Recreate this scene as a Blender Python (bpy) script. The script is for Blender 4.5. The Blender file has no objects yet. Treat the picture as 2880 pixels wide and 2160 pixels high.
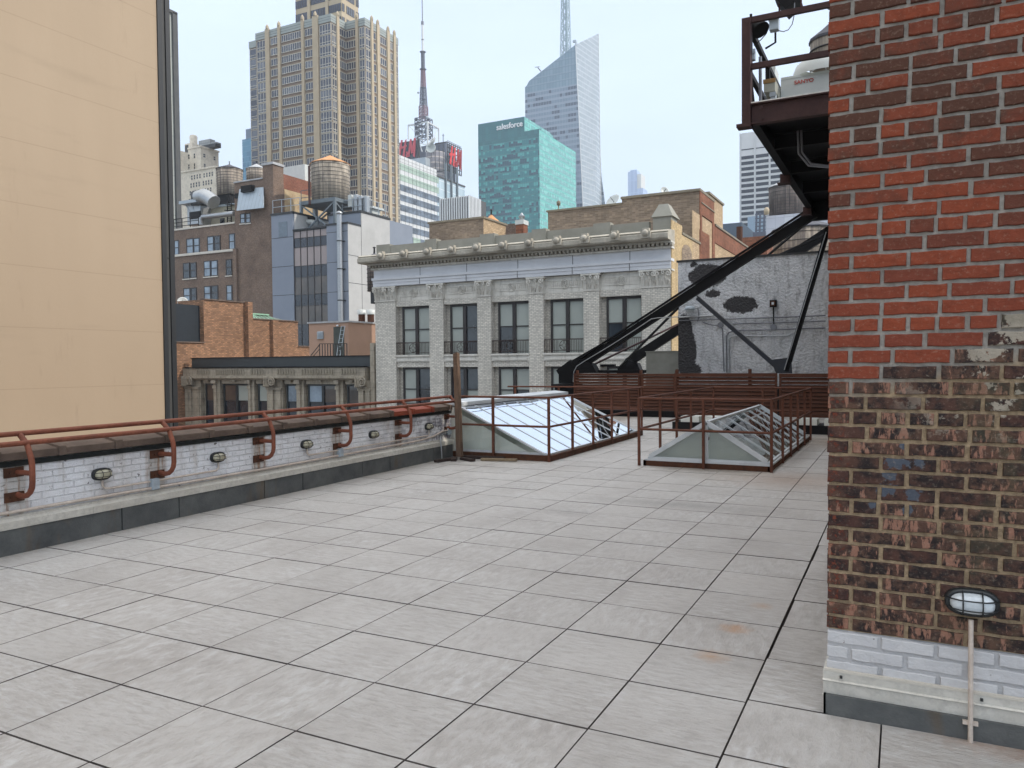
import bpy, bmesh, math, random
from mathutils import Vector, Matrix
R = math.radians
random.seed(7)
S = bpy.context.scene
col = S.collection
# ------------------------------------------------------------ camera
F, YAW, PITCH, ROLL, H = 2189.6, .470729, -.0279336, -.00901111, 1.71
cy, sy, cp, sp = math.cos(YAW), math.sin(YAW), math.cos(PITCH), math.sin(PITCH)
FW = Vector((-sy*cp, cy*cp, sp)); r0 = Vector((cy, sy, 0)); u0 = r0.cross(FW)
RT = r0*math.cos(ROLL)+u0*math.sin(ROLL); UP = u0*math.cos(ROLL)-r0*math.sin(ROLL)
CAM = Vector((0, 0, H))
cd = bpy.data.cameras.new('camera'); cam = bpy.data.objects.new('camera', cd); col.objects.link(cam)
cd.sensor_width = 36; cd.lens = F/2880*36; cd.clip_start = .05; cd.clip_end = 6000
m = Matrix((RT, UP, -FW)).transposed().to_4x4(); m.translation = CAM; cam.matrix_world = m
S.camera = cam
S.render.resolution_x = 1024; S.render.resolution_y = 768
# ------------------------------------------------------------ sky, sun, exposure
SUN_EL, SUN_AZ = R(40), R(22)            # azimuth measured from +X towards +Y
W = bpy.data.worlds.new('World'); S.world = W; W.use_nodes = True
wn = W.node_tree.nodes; wl = W.node_tree.links; wn.clear()
def wnode(t, **k):
    n = wn.new(t)
    for a, b in k.items(): setattr(n, a, b)
    return n
sky = wnode('ShaderNodeTexSky', sky_type='NISHITA', sun_disc=False, sun_elevation=SUN_EL, sun_rotation=R(90)-SUN_AZ,
            air_density=1.0, dust_density=1.2, ozone_density=1.2)
tc = wnode('ShaderNodeTexCoord'); sx = wnode('ShaderNodeSeparateXYZ')
wl.new(tc.outputs['Generated'], sx.inputs[0])
rmp = wnode('ShaderNodeValToRGB')       # thin high haze: pale low down, boosted above the view to fill shaded walls
rmp.color_ramp.elements[0].position = 0.0; rmp.color_ramp.elements[0].color = (6.9, 8.05, 8.9, 1)
rmp.color_ramp.elements[1].position = .45; rmp.color_ramp.elements[1].color = (6.6, 7.8, 10.3, 1)
e = rmp.color_ramp.elements.new(.22); e.color = (6.5, 7.8, 9.5, 1)
e = rmp.color_ramp.elements.new(.62); e.color = (14.3, 14.5, 14.8, 1)
e = rmp.color_ramp.elements.new(1); e.color = (16.6, 16.7, 16.8, 1)
wl.new(sx.outputs['Z'], rmp.inputs[0])
mx = wnode('ShaderNodeMixRGB'); mx.inputs[0].default_value = .86
wl.new(sky.outputs[0], mx.inputs[1]); wl.new(rmp.outputs[0], mx.inputs[2])
cn = wnode('ShaderNodeTexNoise'); cn.inputs['Scale'].default_value = 2.2; cn.inputs['Detail'].default_value = 5; cmap = wnode('ShaderNodeMapping'); cmap.inputs['Scale'].default_value = (1, 1, 3.5)
wl.new(tc.outputs['Generated'], cmap.inputs[0]); wl.new(cmap.outputs[0], cn.inputs['Vector'])
cr_ = wnode('ShaderNodeMapRange'); cr_.inputs[1].default_value = .35; cr_.inputs[2].default_value = .7; cr_.inputs[3].default_value = .95; cr_.inputs[4].default_value = 1.07; wl.new(cn.outputs[0], cr_.inputs[0])
cm = wnode('ShaderNodeVectorMath', operation='SCALE'); wl.new(mx.outputs[0], cm.inputs[0]); wl.new(cr_.outputs[0], cm.inputs['Scale'])
bg = wnode('ShaderNodeBackground'); bg.inputs[1].default_value = .1
wl.new(cm.outputs[0], bg.inputs[0]); wo = wnode('ShaderNodeOutputWorld'); wl.new(bg.outputs[0], wo.inputs[0])
sd = bpy.data.lights.new('sun', 'SUN'); sd.energy = 2.5; sd.angle = R(.6); sd.color = (1, .92, .82)
so = bpy.data.objects.new('sun', sd); col.objects.link(so)
sv = Vector((math.cos(SUN_EL)*math.cos(SUN_AZ), math.cos(SUN_EL)*math.sin(SUN_AZ), math.sin(SUN_EL)))
so.rotation_euler = sv.to_track_quat('Z', 'Y').to_euler()
S.view_settings.view_transform = 'Standard'; S.view_settings.look = 'None'
S.view_settings.gamma = 1; S.view_settings.exposure = 0.55
# ------------------------------------------------------------ helpers
def ray(x, y): return FW+RT*((x-1440)/F)-UP*((y-1080)/F)
def at(x, y, X=None, Y=None, Z=None):
    d = ray(x, y)
    t = X/d.x if X is not None else Y/d.y if Y is not None else (Z-H)/d.z
    return CAM+d*t
def tag(o, label=None, cat=None, group=None, kind=None):
    if label: o['label'] = label
    if cat: o['category'] = cat
    if group: o['group'] = group
    if kind: o['kind'] = kind
    return o
def thing(name, label, cat, loc=(0, 0, 0), group=None):
    o = bpy.data.objects.new(name, None); col.objects.link(o); o.location = loc; o.empty_display_size = .2
    return tag(o, label, cat, group)
def wloc(o):
    v = Vector((0, 0, 0))
    while o: v = v+o.location; o = o.parent
    return v
class MB:
    def __init__(s): s.v = []; s.f = []; s.m = []; s.mi = 0; s.sm = []; s.smooth = False
    def mat(s, i): s.mi = i; return s
    def add(s, vs, fs):
        n = len(s.v); s.v += [tuple(p) for p in vs]
        for f in fs: s.f.append(tuple(n+i for i in f)); s.m.append(s.mi); s.sm.append(s.smooth)
        return s
    def box(s, x0, x1, y0, y1, z0, z1):
        x0, x1 = min(x0, x1), max(x0, x1); y0, y1 = min(y0, y1), max(y0, y1); z0, z1 = min(z0, z1), max(z0, z1)
        return s.add([(x0,y0,z0),(x1,y0,z0),(x1,y1,z0),(x0,y1,z0),(x0,y0,z1),(x1,y0,z1),(x1,y1,z1),(x0,y1,z1)],
            [(0,3,2,1),(4,5,6,7),(0,1,5,4),(1,2,6,5),(2,3,7,6),(3,0,4,7)])
    def bar(s, p, q, w, h, up=(0, 0, 1)):
        p = Vector(p); q = Vector(q); d = (q-p).normalized(); a = d.cross(Vector(up))
        if a.length < 1e-4: a = d.cross(Vector((1, 0, 0)))
        a = a.normalized(); b = a.cross(d); a = a*w/2; b = b*h/2
        vs = [p-a-b, p+a-b, p+a+b, p-a+b, q-a-b, q+a-b, q+a+b, q-a+b]
        return s.add(vs, [(0,1,2,3),(7,6,5,4),(0,4,5,1),(1,5,6,2),(2,6,7,3),(3,7,4,0)])
    def ibeam(s, p, q, w, h, t=.02, up=(0, 0, 1)):
        p = Vector(p); q = Vector(q); d = (q-p).normalized(); a = d.cross(Vector(up)).normalized(); b = a.cross(d)
        s.bar(p+b*(h/2-t/2), q+b*(h/2-t/2), w, t, up); s.bar(p-b*(h/2-t/2), q-b*(h/2-t/2), w, t, up)
        return s.bar(p, q, t, h-2*t, up)
    def path(s, pts, r, n=8, cap=True):
        pts = [Vector(p) for p in pts]; rings = []; prev = None
        for i, p in enumerate(pts):
            d = (pts[min(i+1, len(pts)-1)]-pts[max(i-1, 0)]).normalized()
            a = d.cross(Vector((0, 0, 1))) if prev is None else prev-d*prev.dot(d)
            if a.length < 1e-3: a = d.cross(Vector((1, 0, 0)))
            a.normalize(); prev = a; b = d.cross(a)
            rings.append([p+a*(r*math.cos(2*math.pi*k/n))+b*(r*math.sin(2*math.pi*k/n)) for k in range(n)])
        vs = [v for g in rings for v in g]
        fs = [(i*n+k, i*n+(k+1) % n, (i+1)*n+(k+1) % n, (i+1)*n+k) for i in range(len(pts)-1) for k in range(n)]
        o = s.smooth; s.smooth = True; s.add(vs, fs); s.smooth = o
        if cap:
            s.add(rings[0], [tuple(reversed(range(n)))]); s.add(rings[-1], [tuple(range(n))])
        return s
    def tube(s, p, q, r, n=8): return s.path([p, q], r, n)
    def lathe(s, c, prof, n=24, a0=0, a1=2*math.pi, smooth=True):
        c = Vector(c); full = abs(a1-a0-2*math.pi) < 1e-6; k = n if full else n+1
        vs = [c+Vector((r*math.cos(a0+(a1-a0)*j/n), r*math.sin(a0+(a1-a0)*j/n), z)) for r, z in prof for j in range(k)]
        fs = [(i*k+j, i*k+(j+1) % k, (i+1)*k+(j+1) % k, (i+1)*k+j) for i in range(len(prof)-1) for j in range(n)]
        o = s.smooth; s.smooth = smooth; s.add(vs, fs); s.smooth = o
        return s
    def prism(s, poly, vec):
        n = len(poly); poly = [Vector(p) for p in poly]; vec = Vector(vec)
        return s.add(poly+[p+vec for p in poly], [tuple(reversed(range(n))), tuple(range(n, 2*n))]+[(i, (i+1) % n, n+(i+1) % n, n+i) for i in range(n)])
    def build(s, name, mats, parent=None, bevel=0):
        if not isinstance(mats, (list, tuple)): mats = [mats]
        off = wloc(parent) if parent else Vector((0, 0, 0))
        o = bpy.data.objects.new(name, None)
        me = bpy.data.meshes.new(name)
        if not parent and s.v:
            xs = [v[0] for v in s.v]; ys = [v[1] for v in s.v]; zs = [v[2] for v in s.v]
            loc = Vector(((min(xs)+max(xs))/2, (min(ys)+max(ys))/2, min(zs)))
        else: loc = Vector((0, 0, 0))
        me.from_pydata([(v[0]-off.x-loc.x, v[1]-off.y-loc.y, v[2]-off.z-loc.z) for v in s.v], [], s.f)
        for mt in mats: me.materials.append(mt)
        me.polygons.foreach_set('material_index', s.m)
        me.polygons.foreach_set('use_smooth', s.sm)
        me.update()
        if len(s.f) < 20000:
            bm = bmesh.new(); bm.from_mesh(me); bmesh.ops.recalc_face_normals(bm, faces=bm.faces); bm.to_mesh(me); bm.free()
        bpy.data.objects.remove(o)
        o = bpy.data.objects.new(name, me); col.objects.link(o); o.location = loc
        if parent: o.parent = parent
        if bevel:
            b = o.modifiers.new('bevel', 'BEVEL'); b.width = bevel; b.segments = 2; b.limit_method = 'ANGLE'
        return o
def copy_tree(o, parent=None):
    c = o.copy(); col.objects.link(c)
    if parent: c.parent = parent
    for ch in [x for x in col.objects if x.parent == o]: copy_tree(ch, c)
    return c
# ------------------------------------------------------------ materials
def lin(r, g, b):
    f = lambda c: (c/255/12.92 if c/255 <= .04045 else ((c/255+.055)/1.055)**2.4)
    return (f(r), f(g), f(b), 1)
class NT:
    def __init__(s, name):
        s.mt = bpy.data.materials.new(name); s.mt.use_nodes = True; s.t = s.mt.node_tree; s.n = s.t.nodes
        s.p = s.n['Principled BSDF']; s.pos = s.n.new('ShaderNodeNewGeometry')
    def node(s, t, ins=(), **k):
        n = s.n.new(t)
        for a, b in k.items(): setattr(n, a, b)
        for i, v in (ins.items() if isinstance(ins, dict) else enumerate(ins)):
            if v is None: continue
            if hasattr(v, 'is_linked') or isinstance(v, bpy.types.NodeSocket): s.t.links.new(v, n.inputs[i])
            else: n.inputs[i].default_value = v
        return n
    def math(s, op, a, b=None, c=None): return s.node('ShaderNodeMath', [a, b, c], operation=op).outputs[0]
    def mix(s, f, a, b, t='MIX'): return s.node('ShaderNodeMixRGB', [f, a, b], blend_type=t).outputs[0]
    def noise(s, scale, detail=3, rough=.6, vec=None, sc=None):
        vec = vec or s.pos.outputs['Position']
        if sc: vec = s.node('ShaderNodeVectorMath', [vec, sc], operation='MULTIPLY').outputs[0]
        return s.node('ShaderNodeTexNoise', {'Vector': vec, 'Scale': scale, 'Detail': detail, 'Roughness': rough}).outputs[0]
    def ramp(s, f, a, b, ca=(0,0,0,1), cb=(1,1,1,1)):
        if a < 0 or b > 1:
            f = s.node('ShaderNodeMapRange', [f, a, b, 0.0, 1.0]).outputs[0]; a, b = 0, 1
        n = s.node('ShaderNodeValToRGB', [f]); e = n.color_ramp.elements
        e[0].position = a; e[1].position = b; e[0].color = ca; e[1].color = cb
        return n.outputs[0]
    def uv(s, cu=1, cv=1, ou=0, ov=0):      # facade coordinates: along the wall, and height
        p = s.node('ShaderNodeSeparateXYZ', [s.pos.outputs['Position']]).outputs
        n = s.node('ShaderNodeSeparateXYZ', [s.node('ShaderNodeVectorMath', [s.pos.outputs['True Normal']], operation='ABSOLUTE').outputs[0]]).outputs
        g = s.math('GREATER_THAN', n[0], n[1])
        u = s.math('ADD', s.math('MULTIPLY', p[0], s.math('SUBTRACT', 1, g)), s.math('MULTIPLY', p[1], g))
        hz = s.math('GREATER_THAN', n[2], .8)
        v = s.math('ADD', s.math('MULTIPLY', p[2], s.math('SUBTRACT', 1, hz)), s.math('MULTIPLY', p[1], hz))
        return s.math('MULTIPLY_ADD', u, 1/cu, ou), s.math('MULTIPLY_ADD', v, 1/cv, ov)
    def comb(s, a, b, c=0.0): return s.node('ShaderNodeCombineXYZ', [a, b, c]).outputs[0]
    def set(s, c=None, r=None, m=None, n=None, h=None, hs=.3, hd=.02, spec=None):
        L = s.t.links
        for k, v in (('Base Color', c), ('Roughness', r), ('Metallic', m), ('Specular IOR Level', spec)):
            if v is None: continue
            if isinstance(v, bpy.types.NodeSocket): L.new(v, s.p.inputs[k])
            else: s.p.inputs[k].default_value = v
        if h is not None:
            b = s.node('ShaderNodeBump', {'Strength': hs, 'Distance': hd, 'Height': h}); L.new(b.outputs[0], s.p.inputs['Normal'])
        return s.mt
def plain(name, c, rough=.6, metal=0, var=.25, scale=2.0, c2=None, sc=None, bump=0, spec=None, fine=0):
    n = NT(name); f = n.ramp(n.noise(scale, 5, .65, sc=sc), .3, .7)
    d = tuple(x*(1-var) for x in c[:3])+(1,) if c2 is None else c2
    cc = n.mix(f, c, d)
    spec = (.22 if rough >= .55 else None) if spec is None else spec
    if fine: cc = n.mix(n.math('MULTIPLY', n.ramp(n.noise(fine, 4, .7), .45, .65), .5), cc, tuple(x*.55 for x in c[:3])+(1,))
    return n.set(cc, rough, metal, h=n.noise(scale*6, 4) if bump else None, hs=bump, hd=.01, spec=spec)
def brick(name, c1, c2, mortar, bw=.21, bh=.075, mw=.1, dirt=.35, rough=.85, streak=0, patch=None):
    n = NT(name); u, v = n.uv()
    b = n.node('ShaderNodeTexBrick', {'Vector': n.comb(u, v), 'Color1': c1, 'Color2': c2, 'Mortar': mortar, 'Scale': 1.0,
        'Mortar Size': bh*mw, 'Mortar Smooth': .2, 'Bias': 0.0, 'Brick Width': bw, 'Row Height': bh})
    c = b.outputs[0]
    w = n.node('ShaderNodeTexWhiteNoise', [n.comb(n.math('FLOOR', n.math('DIVIDE', u, bw*.5)), n.math('FLOOR', n.math('DIVIDE', v, bh)))], noise_dimensions='2D').outputs[0]
    c = n.mix(n.math('MULTIPLY', w, .5), c, tuple(x*.4 for x in c1[:3])+(1,))
    c = n.mix(n.math('MULTIPLY', n.ramp(n.noise(.35, 5, .6), .42, .68), dirt), c, tuple(x*.4 for x in c2[:3])+(1,))
    if streak: c = n.mix(n.math('MULTIPLY', n.ramp(n.noise(.8, 4, .7, sc=(1, 1, .12)), .5, .7), streak), c, (.03, .028, .025, 1))
    if patch: c = n.mix(n.ramp(n.noise(.45, 4, .6), .56, .6), c, patch)
    return n.set(c, rough, h=b.outputs[1], hs=.25, hd=-.01, spec=.2)
def facade(name, cw, ch, glass, glass2, frame, mw=.06, mh=.08, sp=.3, spc=None, thr=.5, blind=None, rough=.12, ou=0, ov=0, group=1, hi=.0):
    n = NT(name); u, v = n.uv(cw, ch, ou, ov)
    fu = n.math('FRACT', u); fv = n.math('FRACT', v); iu = n.math('FLOOR', n.math('DIVIDE', u, group)); iu1 = n.math('FLOOR', u); iv = n.math('FLOOR', v)
    w1 = n.node('ShaderNodeTexWhiteNoise', [n.comb(iu, iv, 3.0)], noise_dimensions='3D').outputs[0]
    w2 = n.node('ShaderNodeTexWhiteNoise', [n.comb(iu1, iv, 9.0)], noise_dimensions='3D').outputs[0]
    dark = n.math('LESS_THAN', n.math('ADD', n.math('MULTIPLY', w1, .7), n.math('MULTIPLY', w2, .3)), thr)
    c = n.mix(dark, glass, glass2)
    c = n.mix(n.math('MULTIPLY', w2, .25), c, tuple(x*.6 for x in glass[:3])+(1,))
    if blind: c = n.mix(n.math('MULTIPLY', n.math('GREATER_THAN', fv, n.math('ADD', .35, n.math('MULTIPLY', w2, 1.1))), .8), c, blind)
    c = n.mix(n.math('LESS_THAN', fv, sp), c, spc or frame)
    mul = n.math('MAXIMUM', n.math('LESS_THAN', fu, mw), n.math('LESS_THAN', fv, mh))
    c = n.mix(mul, c, frame)
    rr = n.math('MULTIPLY_ADD', n.math('LESS_THAN', fv, sp), .35, rough)
    return n.set(c, rr, spec=.5)
M = {}
M['metal_rust'] = plain('rusty_painted_pipe', lin(140, 84, 64), .62, c2=lin(104, 62, 48), scale=7, fine=40, bump=.2)
M['rail_dark'] = plain('brown_painted_rail', lin(112, 70, 54), .6, c2=lin(84, 54, 42), scale=9, fine=60, bump=.2)
M['rust'] = plain('rusted_steel', lin(96, 62, 44), .85, c2=lin(64, 46, 38), scale=14, fine=60, bump=.3)
M['screen'] = plain('brown_louvre', lin(96, 60, 44), .6, c2=lin(76, 46, 34), scale=3, sc=(1, 1, 6), fine=30)
M['black_steel'] = plain('black_painted_steel', lin(17, 16, 18), .7, c2=lin(12, 12, 14), scale=3, fine=20)
M['blue_steel'] = plain('blue_black_steel', lin(30, 36, 48), .5, c2=lin(20, 24, 32), scale=3)
M['brown_steel'] = plain('brown_primer_steel', lin(74, 52, 50), .65, c2=lin(56, 40, 40), scale=3, fine=25)
M['dark'] = plain('dark_metal', lin(40, 42, 44), .5, var=.2)
M['black'] = plain('black_rubber', lin(22, 22, 24), .6, var=.2)
M['alu'] = plain('mill_aluminium', lin(214, 212, 204), .4, .25, c2=lin(190, 186, 176), scale=2, sc=(1, 1, 5), fine=18)
M['white_frame'] = plain('white_aluminium', lin(205, 210, 214), .4, .1, c2=lin(188, 194, 198), scale=5)
M['galv'] = plain('galvanised_steel', lin(176, 180, 182), .38, .7, c2=lin(150, 152, 154), scale=8)
M['conduit'] = plain('painted_conduit', lin(214, 202, 190), .45, .1, c2=lin(186, 172, 160), scale=9, fine=30)
M['box_grey'] = plain('grey_plastic_box', lin(170, 182, 190), .45, c2=lin(150, 160, 168), scale=12)
M['wood_old'] = plain('weathered_timber', lin(122, 100, 84), .85, c2=lin(84, 70, 60), scale=6, sc=(6, 6, .8), fine=30, bump=.4)
M['wood_dark'] = plain('dark_wet_timber', lin(68, 56, 52), .8, c2=lin(48, 42, 40), scale=6, sc=(1, 8, 8), fine=40, bump=.3)
M['wood_pale'] = plain('pale_timber', lin(150, 134, 110), .85, c2=lin(120, 104, 86), scale=6, sc=(1, 8, 8), fine=40)
M['lamp_glass'] = plain('ribbed_lamp_glass', lin(196, 192, 170), .18, c2=lin(170, 165, 140), scale=30, spec=.6)
M['lamp_glass2'] = plain('frosted_lamp_glass', lin(214, 222, 226), .2, c2=lin(190, 198, 202), scale=30, spec=.6)
M['shade'] = plain('roller_blind', lin(160, 166, 158), .4, c2=lin(146, 152, 146), scale=.5, spec=.6)
M['shade2'] = plain('interior_blind', lin(234, 236, 230), .8, c2=lin(222, 224, 216), scale=1)
M['glass_dark'] = plain('dark_window_glass', lin(52, 62, 72), .06, c2=lin(28, 32, 38), scale=.4, spec=.8)
M['glass_bronze'] = plain('warm_reflecting_glass', lin(92, 80, 70), .02, c2=lin(44, 42, 44), scale=.35, spec=.8)
M['glass_tower'] = plain('tower_window_glass', lin(78, 82, 96), .12, c2=lin(56, 58, 68), scale=.2, spec=.7)
M['win_frame'] = plain('dark_window_frame', lin(40, 34, 32), .5, var=.2)
M['win_frame_green'] = plain('green_black_window_frame', lin(36, 42, 44), .5, var=.2)
M['win_white'] = plain('white_window_frame', lin(198, 192, 180), .5, var=.1)
# ============================================================ OUR ROOF
def attr(o, name, vals):
    a = o.data.attributes.new(name, 'FLOAT', 'FACE'); a.data.foreach_set('value', vals)
# --- paving
n = NT('roof_paver')
at_ = n.node('ShaderNodeAttribute', attribute_name='tone').outputs['Fac']
base = n.mix(at_, lin(188, 184, 179), lin(177, 173, 168))
pn = n.noise(1.1, 6, .7); base = n.mix(n.math('MULTIPLY', n.ramp(pn, .44, .72), .6), base, lin(148, 141, 135))
off_ = n.node('ShaderNodeVectorMath', [n.pos.outputs['Position'], n.comb(n.math('MULTIPLY', at_, 40.0), n.math('MULTIPLY', at_, 17.0))], operation='ADD').outputs[0]
vert_ = n.math('GREATER_THAN', at_, .62)
nh_ = n.noise(9, 7, .72, vec=off_, sc=(1, 3.2, 1)); nv_ = n.noise(7, 7, .72, vec=off_, sc=(2.4, 1, 1))
cl = n.mix(vert_, nh_, nv_)
amp = n.ramp(n.noise(1.3, 4, .6, vec=off_), .36, .62)
lift = n.math('MULTIPLY', n.ramp(cl, .47, .66), n.math('MULTIPLY_ADD', amp, .5, .12)); base = n.mix(lift, base, lin(208, 209, 208))  # highlights on the ripple crests painted into the colour
low = n.math('MULTIPLY', n.ramp(cl, .36, .5, (1,1,1,1), (0,0,0,1)), .3); base = n.mix(low, base, lin(138, 134, 130))
def spot(base, p, r, c, k, sc=(1, 1, 1)):
    d = n.node('ShaderNodeVectorMath', [n.node('ShaderNodeVectorMath', [n.pos.outputs['Position'], tuple(p)], operation='SUBTRACT').outputs[0], sc], operation='MULTIPLY').outputs[0]
    ln = n.node('ShaderNodeVectorMath', [d], operation='LENGTH').outputs['Value']
    ln = n.math('ADD', ln, n.math('MULTIPLY', n.math('SUBTRACT', n.noise(14, 4, .7), .5), r*1.6))
    return n.mix(n.math('MULTIPLY', n.ramp(ln, 0, r, (1, 1, 1, 1), (0, 0, 0, 1)), k), base, c)
for px, r, k in (((2066, 1768), .12, .75), ((2003, 1845), .13, .6), ((2145, 1705), .09, .45)):
    base = spot(base, at(*px, Z=0), r, lin(176, 130, 84), k)
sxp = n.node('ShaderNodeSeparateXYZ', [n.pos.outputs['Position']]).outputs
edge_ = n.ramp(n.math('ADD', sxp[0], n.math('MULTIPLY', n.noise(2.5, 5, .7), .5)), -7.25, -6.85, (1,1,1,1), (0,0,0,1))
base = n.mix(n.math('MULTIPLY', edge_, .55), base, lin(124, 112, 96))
base = spot(base, (-1.5, 11.6, 0), 1.3, lin(150, 118, 92), .5, (1, 1.2, 1))
base = spot(base, (-.9, 17.4, 0), 1.6, lin(146, 118, 84), .7, (1, .8, 1))
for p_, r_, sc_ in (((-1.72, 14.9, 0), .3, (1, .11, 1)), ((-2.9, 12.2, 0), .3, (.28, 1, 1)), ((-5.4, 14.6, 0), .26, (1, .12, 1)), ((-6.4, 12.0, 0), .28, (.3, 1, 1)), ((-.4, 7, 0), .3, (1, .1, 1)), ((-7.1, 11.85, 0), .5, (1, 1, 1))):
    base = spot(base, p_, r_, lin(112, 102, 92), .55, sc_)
base = spot(base, (.6, 4.0, 0), .4, lin(150, 112, 84), .7, (.6, 2, 1))
base = spot(base, (-2.4, 9.1, 0), .9, lin(138, 134, 130), .7, (.6, 3, 1))
base = spot(base, (-3.4, 8.1, 0), .5, lin(142, 136, 132), .6, (1, 2, 1))
hgt = n.math('ADD', cl, n.math('MULTIPLY', n.noise(45, 3), .12))
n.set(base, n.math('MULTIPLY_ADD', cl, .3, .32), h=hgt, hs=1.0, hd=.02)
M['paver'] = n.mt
TH = .00565720
def tilepos(v, u):
    x = v*.61015; y = u*.60509
    return -3.7541+math.cos(TH)*x-math.sin(TH)*y, 2.1195+math.sin(TH)*x+math.cos(TH)*y
M['joint_shade'] = plain('paver_edge', lin(104, 98, 94), .9)  # paver sides coloured dark to put shade into the joint gaps
mb = MB(); tones = []
rnd = random.Random(3)
for V in range(-7, 9):
    for U in range(-8, 37):
        g0 = .009 if (V == 5 and 2 < U < 12) else .0075 if V in (5, 4, 3) else .0065
        g1 = .009 if (V == 4 and 2 < U < 12) else .0075 if V in (4, 3, 2) else .0065
        j = rnd.uniform(-.003, .003); ju = (.06 if V > 4 else 0)
        a = (V+g0, U+.01+ju); b = (V+1-g1, U+.99+ju)
        if V == 5 and 2 < U < 12: a = (V+.01+rnd.uniform(0, .016)*(3 < U < 9), a[1])
        P = [tilepos(a[0], a[1]), tilepos(b[0], a[1]), tilepos(b[0], b[1]), tilepos(a[0], b[1])]
        if min(p[0] for p in P) > -.36 and max(p[1] for p in P) > 4.15 : continue
        z = [j*.4+rnd.uniform(-.0012, .0012) for _ in P]
        q8 = [(p[0], p[1], z[i]) for i, p in enumerate(P)]+[(p[0], p[1], -.04) for p in P]
        mb.mat(0).add(q8, [(0,1,2,3)]); mb.mat(1).add(q8, [(0,4,5,1),(1,5,6,2),(2,6,7,3),(3,7,4,0)]); mb.mat(0)
        t = rnd.random(); tones += [t]*5
o = mb.build('roof_paving', [M['paver'], M['joint_shade']]); attr(o, 'tone', tones); tag(o, 'weathered grey slate-textured square pavers of the roof terrace', kind='structure')
o = MB().box(-9, 14, -4, 27, -.5, -.03).build('roof_slab', plain('slab_grey', lin(84, 80, 77), .9)); tag(o, 'dark roofing under the pavers', kind='structure')

# --- parapet wall along the left edge
n = NT('white_painted_brick'); u, v = n.uv()
b = n.node('ShaderNodeTexBrick', {'Vector': n.comb(n.math('ADD', u, n.math('MULTIPLY', n.noise(9, 3), .012)), n.math('ADD', v, n.math('MULTIPLY', n.noise(5, 3), .012))), 'Scale': 1.0, 'Mortar Size': .006, 'Mortar Smooth': .6, 'Brick Width': .215, 'Row Height': .0665,
    'Color1': (1,1,1,1), 'Color2': (.85,.85,.85,1), 'Mortar': (.5,.5,.5,1)})
c = n.mix(n.ramp(n.noise(.9, 4), .4, .65), lin(236, 239, 244), lin(222, 222, 224))
c = n.mix(.1, c, b.outputs[0], 'MULTIPLY')
c = n.mix(n.ramp(n.noise(15, 5, .75), .63, .66), c, lin(96, 92, 96))
c = n.mix(n.math('MULTIPLY', n.ramp(n.noise(2.2, 4, .7, sc=(1, 1, .22)), .6, .75), .45), c, lin(160, 140, 112))
yq = n.math('ABSOLUTE', n.math('SUBTRACT', n.math('FRACT', n.math('DIVIDE', n.math('ADD', n.node('ShaderNodeSeparateXYZ', [n.pos.outputs['Position']]).outputs[1], -4.278+.03+.7675), 1.535)), .5))
bandm = n.ramp(n.math('ADD', yq, n.math('MULTIPLY', n.math('SUBTRACT', n.noise(9, 4), .5), .05)), .05, .1, (1,1,1,1), (0,0,0,1))
c = n.mix(n.math('MULTIPLY', bandm, .55), c, lin(164, 156, 140))
c = n.mix(n.math('MULTIPLY', bandm, n.math('MULTIPLY', n.ramp(n.noise(14, 5, .7, sc=(1, 1, .12)), .5, .62), .8)), c, lin(150, 104, 56))
c = n.mix(n.math('MULTIPLY', n.ramp(n.noise(3, 5, .7), .5, .75), .35), c, lin(176, 172, 166))
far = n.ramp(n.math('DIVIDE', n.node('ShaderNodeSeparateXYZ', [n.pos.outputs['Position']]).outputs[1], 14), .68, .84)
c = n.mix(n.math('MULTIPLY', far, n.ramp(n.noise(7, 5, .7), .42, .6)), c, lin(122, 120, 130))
n.set(c, .55, h=n.math('ADD', n.math('MULTIPLY', b.outputs[1], -1.2), n.math('MULTIPLY', n.noise(22, 5, .7), 1.3)), hs=1.0, hd=.016); M['white_brick'] = n.mt
n = NT('bitumen_membrane'); c = n.mix(n.ramp(n.noise(3, 6, .7), .35, .7), lin(100, 102, 101), lin(74, 76, 77))
c = n.mix(n.math('MULTIPLY', n.ramp(n.noise(1.6, 4, .7, sc=(1, 1, .3)), .58, .72), .6), c, lin(104, 82, 54))
n.set(c, .85, spec=.2, h=n.noise(60, 4), hs=.5, hd=.008); M['membrane'] = n.mt
M['coping'] = plain('old_clay_coping', lin(122, 106, 94), .8, c2=lin(84, 73, 67), scale=4, fine=24, bump=.3)
M['coping_red'] = plain('red_clay_coping', lin(158, 84, 62), .7, c2=lin(132, 66, 50), scale=5, fine=40, bump=.2)
M['seal'] = plain('black_bitumen_seal', lin(44, 48, 48), .7, scale=6)
LX = lambda y: -7.28-(y-4.1)*.016          # the inner face of the wall drifts slightly
def wallbox(mb, y0, y1, d0, d1, z0, z1):    # d = distance from the inner face towards the terrace
    P = [(LX(y0)+d0, y0), (LX(y0)+d1, y0), (LX(y1)+d1, y1), (LX(y1)+d0, y1)]
    return mb.prism([(p[0], p[1], z0) for p in P], (0, 0, z1-z0))
pw = thing('parapet_wall', 'low white painted brick parapet wall along the left side of the terrace', 'wall', (LX(4), 4, 0))
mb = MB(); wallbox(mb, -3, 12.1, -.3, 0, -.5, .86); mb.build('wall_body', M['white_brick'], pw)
mb = MB()
for k in range(-3, 13):
    y0 = 4.0+k*1.02+(.3 if k % 2 else 0); y1 = 4.0+(k+1)*1.02+(.3 if (k+1) % 2 else 0)
    if y0 > 12: break
    y1 = min(y1, 12.1)
    wallbox(mb, y0+.014, y1, 0, .03+random.uniform(0, .006), -.04, .235)
mb.build('roofing_upstand', M['membrane'], pw)
mb = MB(); 
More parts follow.
